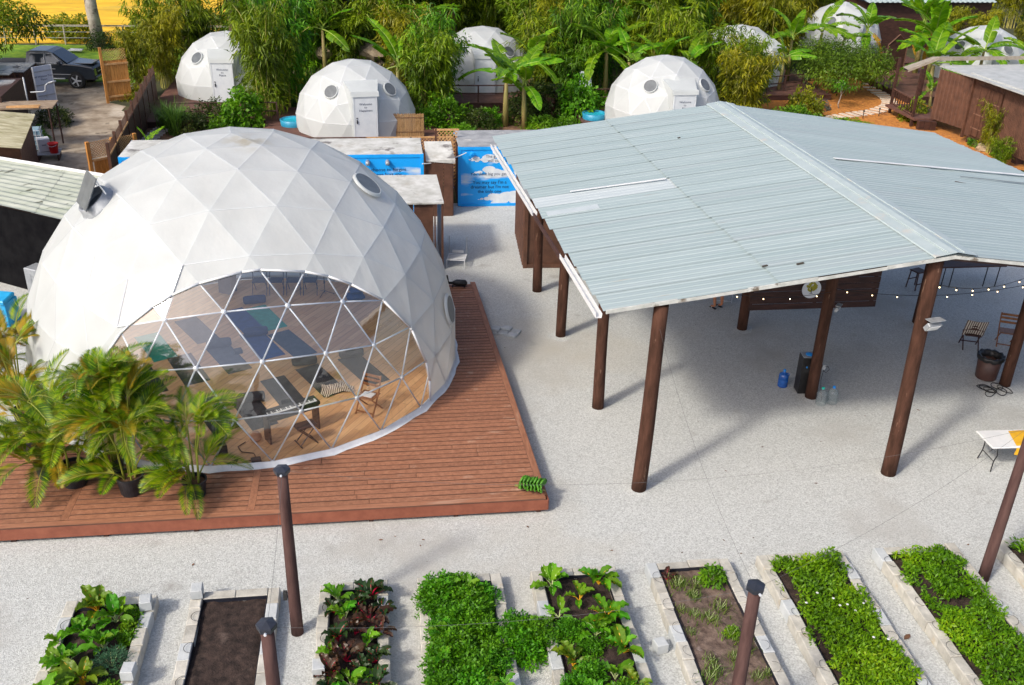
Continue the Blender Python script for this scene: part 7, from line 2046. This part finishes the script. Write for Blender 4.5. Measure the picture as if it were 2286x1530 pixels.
for k, (x, y, s) in enumerate(((-4.88, 14.55, .8), (-4.86, 14.2, .8), (-4.84, 13.95, .75), (-4.9, 12.75, .8), (-4.9, 12.45, .9), (-4.95, 12.1, .8))):
    herb(x, y, s, 'small', 'small round-leaved herb along the right wall of the lower left bed', 'herbs in the lower left bed')
for k in range(30):
    x = rv.uniform(.68, 1.75); y = 14.65 - k * .098
    herb(x, y, rv.uniform(.75, 1.1), 'parsley', 'parsley-like plant in the densely packed bed', 'dense parsley bed plants')
for x, y, s in ((2.1, 13.55, .95), (2.35, 13.35, 1.0), (2.55, 13.15, .95), (2.25, 13.0, 1.0), (2.0, 13.15, 1.0), (2.6, 13.45, .8)):
    herb(x, y, s, 'parsley', 'parsley-like plant spilling over the wall between two beds', 'parsley spilling between beds', .05)
for k in range(9):
    chard(rv.uniform(.7, 1.75), rv.uniform(11.6, 14.6), 'green', 7, .72, 'green chard scattered among the dense parsley', 'chard among the parsley', z=.30)
for x, y, s in ((3.1, 13.3, .7), (3.4, 12.85, .6), (3.25, 12.2, .8), (3.75, 11.6, .9), (2.95, 11.9, .8), (3.9, 13.1, .6), (4.0, 11.4, .9), (3.2, 11.3, .9)):
    herb(x, y, s, 'parsley', 'low bushy herb between the yellow chard plants', 'herbs in the yellow chard bed')
for x, y, kd, s, lb in ((-.75, 14.35, 'dark', .7, 'small dark chard just below the crimson stalked one'), (-1.2, 14.3, 'dark', .65, 'small dark chard on the left wall near the back'), (-.8, 13.7, 'red', .7, 'small purple chard in the middle of the red chard bed'), (-.35, 13.65, 'red', .75, 'purple chard against the right wall, upper half'), (-1.2, 13.2, 'green', .65, 'small green chard on the left wall, middle'), (-.65, 12.7, 'dark', .7, 'small dark chard right of the pink hearted one'), (-1.25, 12.35, 'dark', .7, 'small dark chard on the left wall, lower part'), (-.4, 11.9, 'green', .8, 'green chard at the lower right corner')):
    chard(x, y, kd, 8, s, lb, 'chard in the red chard bed')
# bed 6: sparse weeds
for k in range(30):
    herb(rv.uniform(5.25, 6.45), rv.uniform(10.6, 14.6), rv.uniform(.5, 1.1), 'weed', 'small grassy weed in the sparse dry bed', 'weeds in the sparse bed', .17)
for x, y, s in ((6.2, 14.5, 1.1), (6.1, 13.0, .6)): herb(x, y, s, 'small', 'leafy green plant in the sparse dry bed', 'leafy plants in the sparse bed', .17)
chard(5.3, 14.6, 'red', 6, .5, 'withered brown lettuce at the back of the sparse bed', 'withered plants', flat=.1)
# beds 7-9: ground cover, nobody could count its leaves
L_COVER = leafmat('ground_cover_leaf', [(.05, .14, .003), (.12, .29, .004), (.22, .42, .005), (.38, .48, .008)], .40, .5, .1, .008, big=1.1)
def ground_cover(x0, x1, y0, y1, n, seed, label, holes=()):
    rng = np.random.default_rng(seed)
    P = np.stack([rng.uniform(x0, x1, n), rng.uniform(y0, y1, n), np.zeros(n)], 1)
    edge = .14 * np.sin(P[:, 1] * 4.1 + seed) + .10 * np.sin(P[:, 1] * 9.3)
    keep_ = (P[:, 0] > x0 + .10 + edge * .6) & (P[:, 0] < x1 - .08 + edge * .8) & (P[:, 1] < y1 - .06 + .06 * np.sin(P[:, 0] * 8))
    for hx, hy, ra, rb_ in holes: keep_ &= ((P[:, 0] - hx) / ra) ** 2 + ((P[:, 1] - hy) / rb_) ** 2 > 1 + .4 * np.sin(P[:, 0] * 11) * np.sin(P[:, 1] * 9)
    P = P[keep_]; n = len(P)
    hgt = .20 + .075 * np.sin(P[:, 0] * 5.3 + seed) * np.sin(P[:, 1] * 3.7) + .05 * np.sin(P[:, 0] * 11 + 2 * P[:, 1])
    P[:, 2] = .17 + hgt * rng.uniform(.25, 1, n) ** .6
    D = rng.normal(size=(n, 3)) + [0, 0, .55]
    V, F = leaf_quads(P, D, rng.uniform(.04, .13, n), rng.uniform(.022, .055, n), rng, .1)
    o = link('ground_cover', np_mesh('ground_cover', V, F, L_COVER))
    tag(o, label, 'ground cover', kind='stuff')
ground_cover(7.42, 9.02, 10.2, 14.95, 15000, 3, 'low green ground cover filling the third bed from the right edge', [(7.6, 14.1, .12, .55), (7.6, 12.5, .1, .4)])
ground_cover(9.98, 11.48, 10.0, 14.9, 13500, 4, 'grassy ground cover filling the second bed from the right edge', [(10.35, 13.75, .14, .5), (10.75, 13.25, .4, .14), (10.1, 14.6, .2, .12)])
ground_cover(12.65, 14.1, 11, 14.9, 9000, 5, 'ground cover of the bed cut by the right edge')
fl_ = MB().lathe([(0, 0), (.028, .004), (0, .012)], n=7, cap=False).mesh('white_flower', M_WHITE)
for k in range(9):
    o = link('white_flower', fl_, None, (rv.uniform(7.6, 8.9), rv.uniform(12.2, 14.2), .44)); tag(o, 'tiny white flower in the ground cover bed', 'flower', 'white flowers in the ground cover')
# leaves and twigs lying about
M_LITTER = mat('dry_leaf', (.10, .05, .03), (.20, .10, .05), scale=5, rough=.9, rand=.3)
ll_ = cloth(2, 3, lambda u, v: ((v - .5) * .12, (u - .5) * .06 * math.sin(math.pi * (v * .9 + .05)), .012 + .015 * abs(u - .5))).mesh('fallen_leaf', M_LITTER)
for k in range(34):
    x, y = rv.uniform(-8, 15), rv.uniform(15.2, 17.0) if k % 3 else rv.uniform(10.5, 15)
    if k % 4 == 0: x, y = rv.uniform(3.8, 15), rv.uniform(17.5, 21)
    if any(a - .05 < x < b + .05 and y < YT + .05 for a, b in BEDS): continue
    o = link('fallen_leaf', ll_, None, (x, y, .005), (0, 0, rv.uniform(0, 6)), rv.uniform(.35, .8)); tag(o, 'small dry leaf lying on the white gravel', 'leaf', 'dry leaves on the gravel')
BLF = link('fallen_leaf', ll_, None, (9.45, 12.75, .01), (0, 0, .6), 1.7); tag(BLF, 'larger curled brown leaf on the gravel between the two green beds', 'leaf')

# ------------------------------------------------------------ person under the pavilion
def skin_body(name, joints, bonds, mtl, parent, root=0, sub=2):
    me = bpy.data.meshes.new(name); me.from_pydata([j[0] for j in joints], bonds, [])
    o = bpy.data.objects.new(name, me); COL.objects.link(o)
    m1 = o.modifiers.new('skin', 'SKIN'); m1.use_smooth_shade = True
    m2 = o.modifiers.new('sub', 'SUBSURF'); m2.levels = sub; m2.render_levels = sub
    for i, j in enumerate(joints):
        v = me.skin_vertices[0].data[i]; v.radius = (j[1], j[2] if len(j) > 2 else j[1]); v.use_root = (i == root)
    dg = bpy.context.evaluated_depsgraph_get()
    nm = bpy.data.meshes.new_from_object(o.evaluated_get(dg)); bpy.data.objects.remove(o)
    nm.materials.clear(); nm.materials.append(mtl)
    return link(name, nm, parent)
PE = empty('person', (10.6, 27.55, 0), R(205), 'person in dark shorts and sandals standing under the pavilion roof', 'person')
M_SKIN = mat('skin', (.42, .17, .085), (.50, .21, .11), scale=3, rough=.5); M_SHIRT = mat('rust_shirt', (.30, .035, .02), (.36, .05, .03), scale=5, rough=.85); M_SHORT = mat('dark_shorts', (.03, .03, .04), (.05, .05, .06), scale=5, rough=.85); M_HAIR = mat('dark_hair', (.02, .013, .01), rough=.6)
J = [((0, 0, .98), .15, .11), ((0, 0, 1.18), .14, .10), ((0, .01, 1.38), .17, .11), ((0, 0, 1.50), .06), ((0, -.01, 1.60), .075, .085), ((0, -.015, 1.70), .085, .10),
     ((-.19, .01, 1.42), .06), ((-.27, .0, 1.16), .045), ((-.27, -.10, .93), .035), ((.19, .01, 1.42), .06), ((.27, 0, 1.16), .045), ((.25, -.14, .96), .035),
     ((-.10, 0, .88), .095), ((-.11, -.02, .50), .060), ((-.11, .02, .26), .056), ((-.11, .03, .09), .038), ((-.11, -.13, .045), .034),
     ((.10, 0, .88), .095), ((.14, -.10, .50), .060), ((.15, -.04, .26), .056), ((.15, -.01, .09), .038), ((.17, -.17, .045), .034),
     ((-.27, -.16, .88), .026), ((.24, -.20, .92), .026)]
Bd = [(0, 1), (1, 2), (2, 3), (3, 4), (4, 5), (2, 6), (6, 7), (7, 8), (2, 9), (9, 10), (10, 11), (0, 12), (12, 13), (13, 14), (14, 15), (15, 16), (0, 17), (17, 18), (18, 19), (19, 20), (20, 21), (8, 22), (11, 23)]
skin_body('body', J, Bd, M_SKIN, PE)
for hx, hy, hz, s in ((-.27, -.16, .88, -1), (.24, -.20, .92, 1)):
    for k in range(5):
        dx = (-.026 + .015 * k); ln = (.055, .07, .075, .07, .05)[k]
        MB().tube([(hx + dx, hy - .01, hz), (hx + dx * 1.2, hy - ln * .55, hz - .03), (hx + dx * 1.2, hy - ln * .8, hz - .065)], [.010, .009, .007], 6).build('finger', M_SKIN, PE, smooth=True)
skin_body('shirt', [((0, 0, .94), .175, .135), ((0, 0, 1.18), .165, .125), ((0, .01, 1.40), .19, .13), ((-.19, .01, 1.43), .075), ((-.25, 0, 1.26), .068), ((.19, .01, 1.43), .075), ((.25, 0, 1.26), .068)], [(0, 1), (1, 2), (2, 3), (3, 4), (2, 5), (5, 6)], M_SHIRT, PE)
skin_body('shorts', [((0, 0, .97), .17, .13), ((-.10, 0, .86), .12), ((-.11, -.015, .58), .10), ((.10, 0, .86), .12), ((.13, -.08, .58), .10)], [(0, 1), (1, 2), (0, 3), (3, 4)], M_SHORT, PE)
hr = MB(); hr.lathe([(.0, .125), (.06, .115), (.105, .06), (.115, 0), (.105, -.08), (.09, -.10)], n=16, cap=False); hr.build('hair', M_HAIR, PE, (0, .012, 1.70), smooth=True)
for sx in (-.11, .16): MB().box((sx, -.07, .012), (.10, .27, .024), bev=.01).build('sandal', M_RUBBER, PE); MB().tube([(sx - .05, -.10, .02), (sx, -.10, .075), (sx + .05, -.10, .02)], .012, 5).build('sandal_strap', M_WHITE, PE)
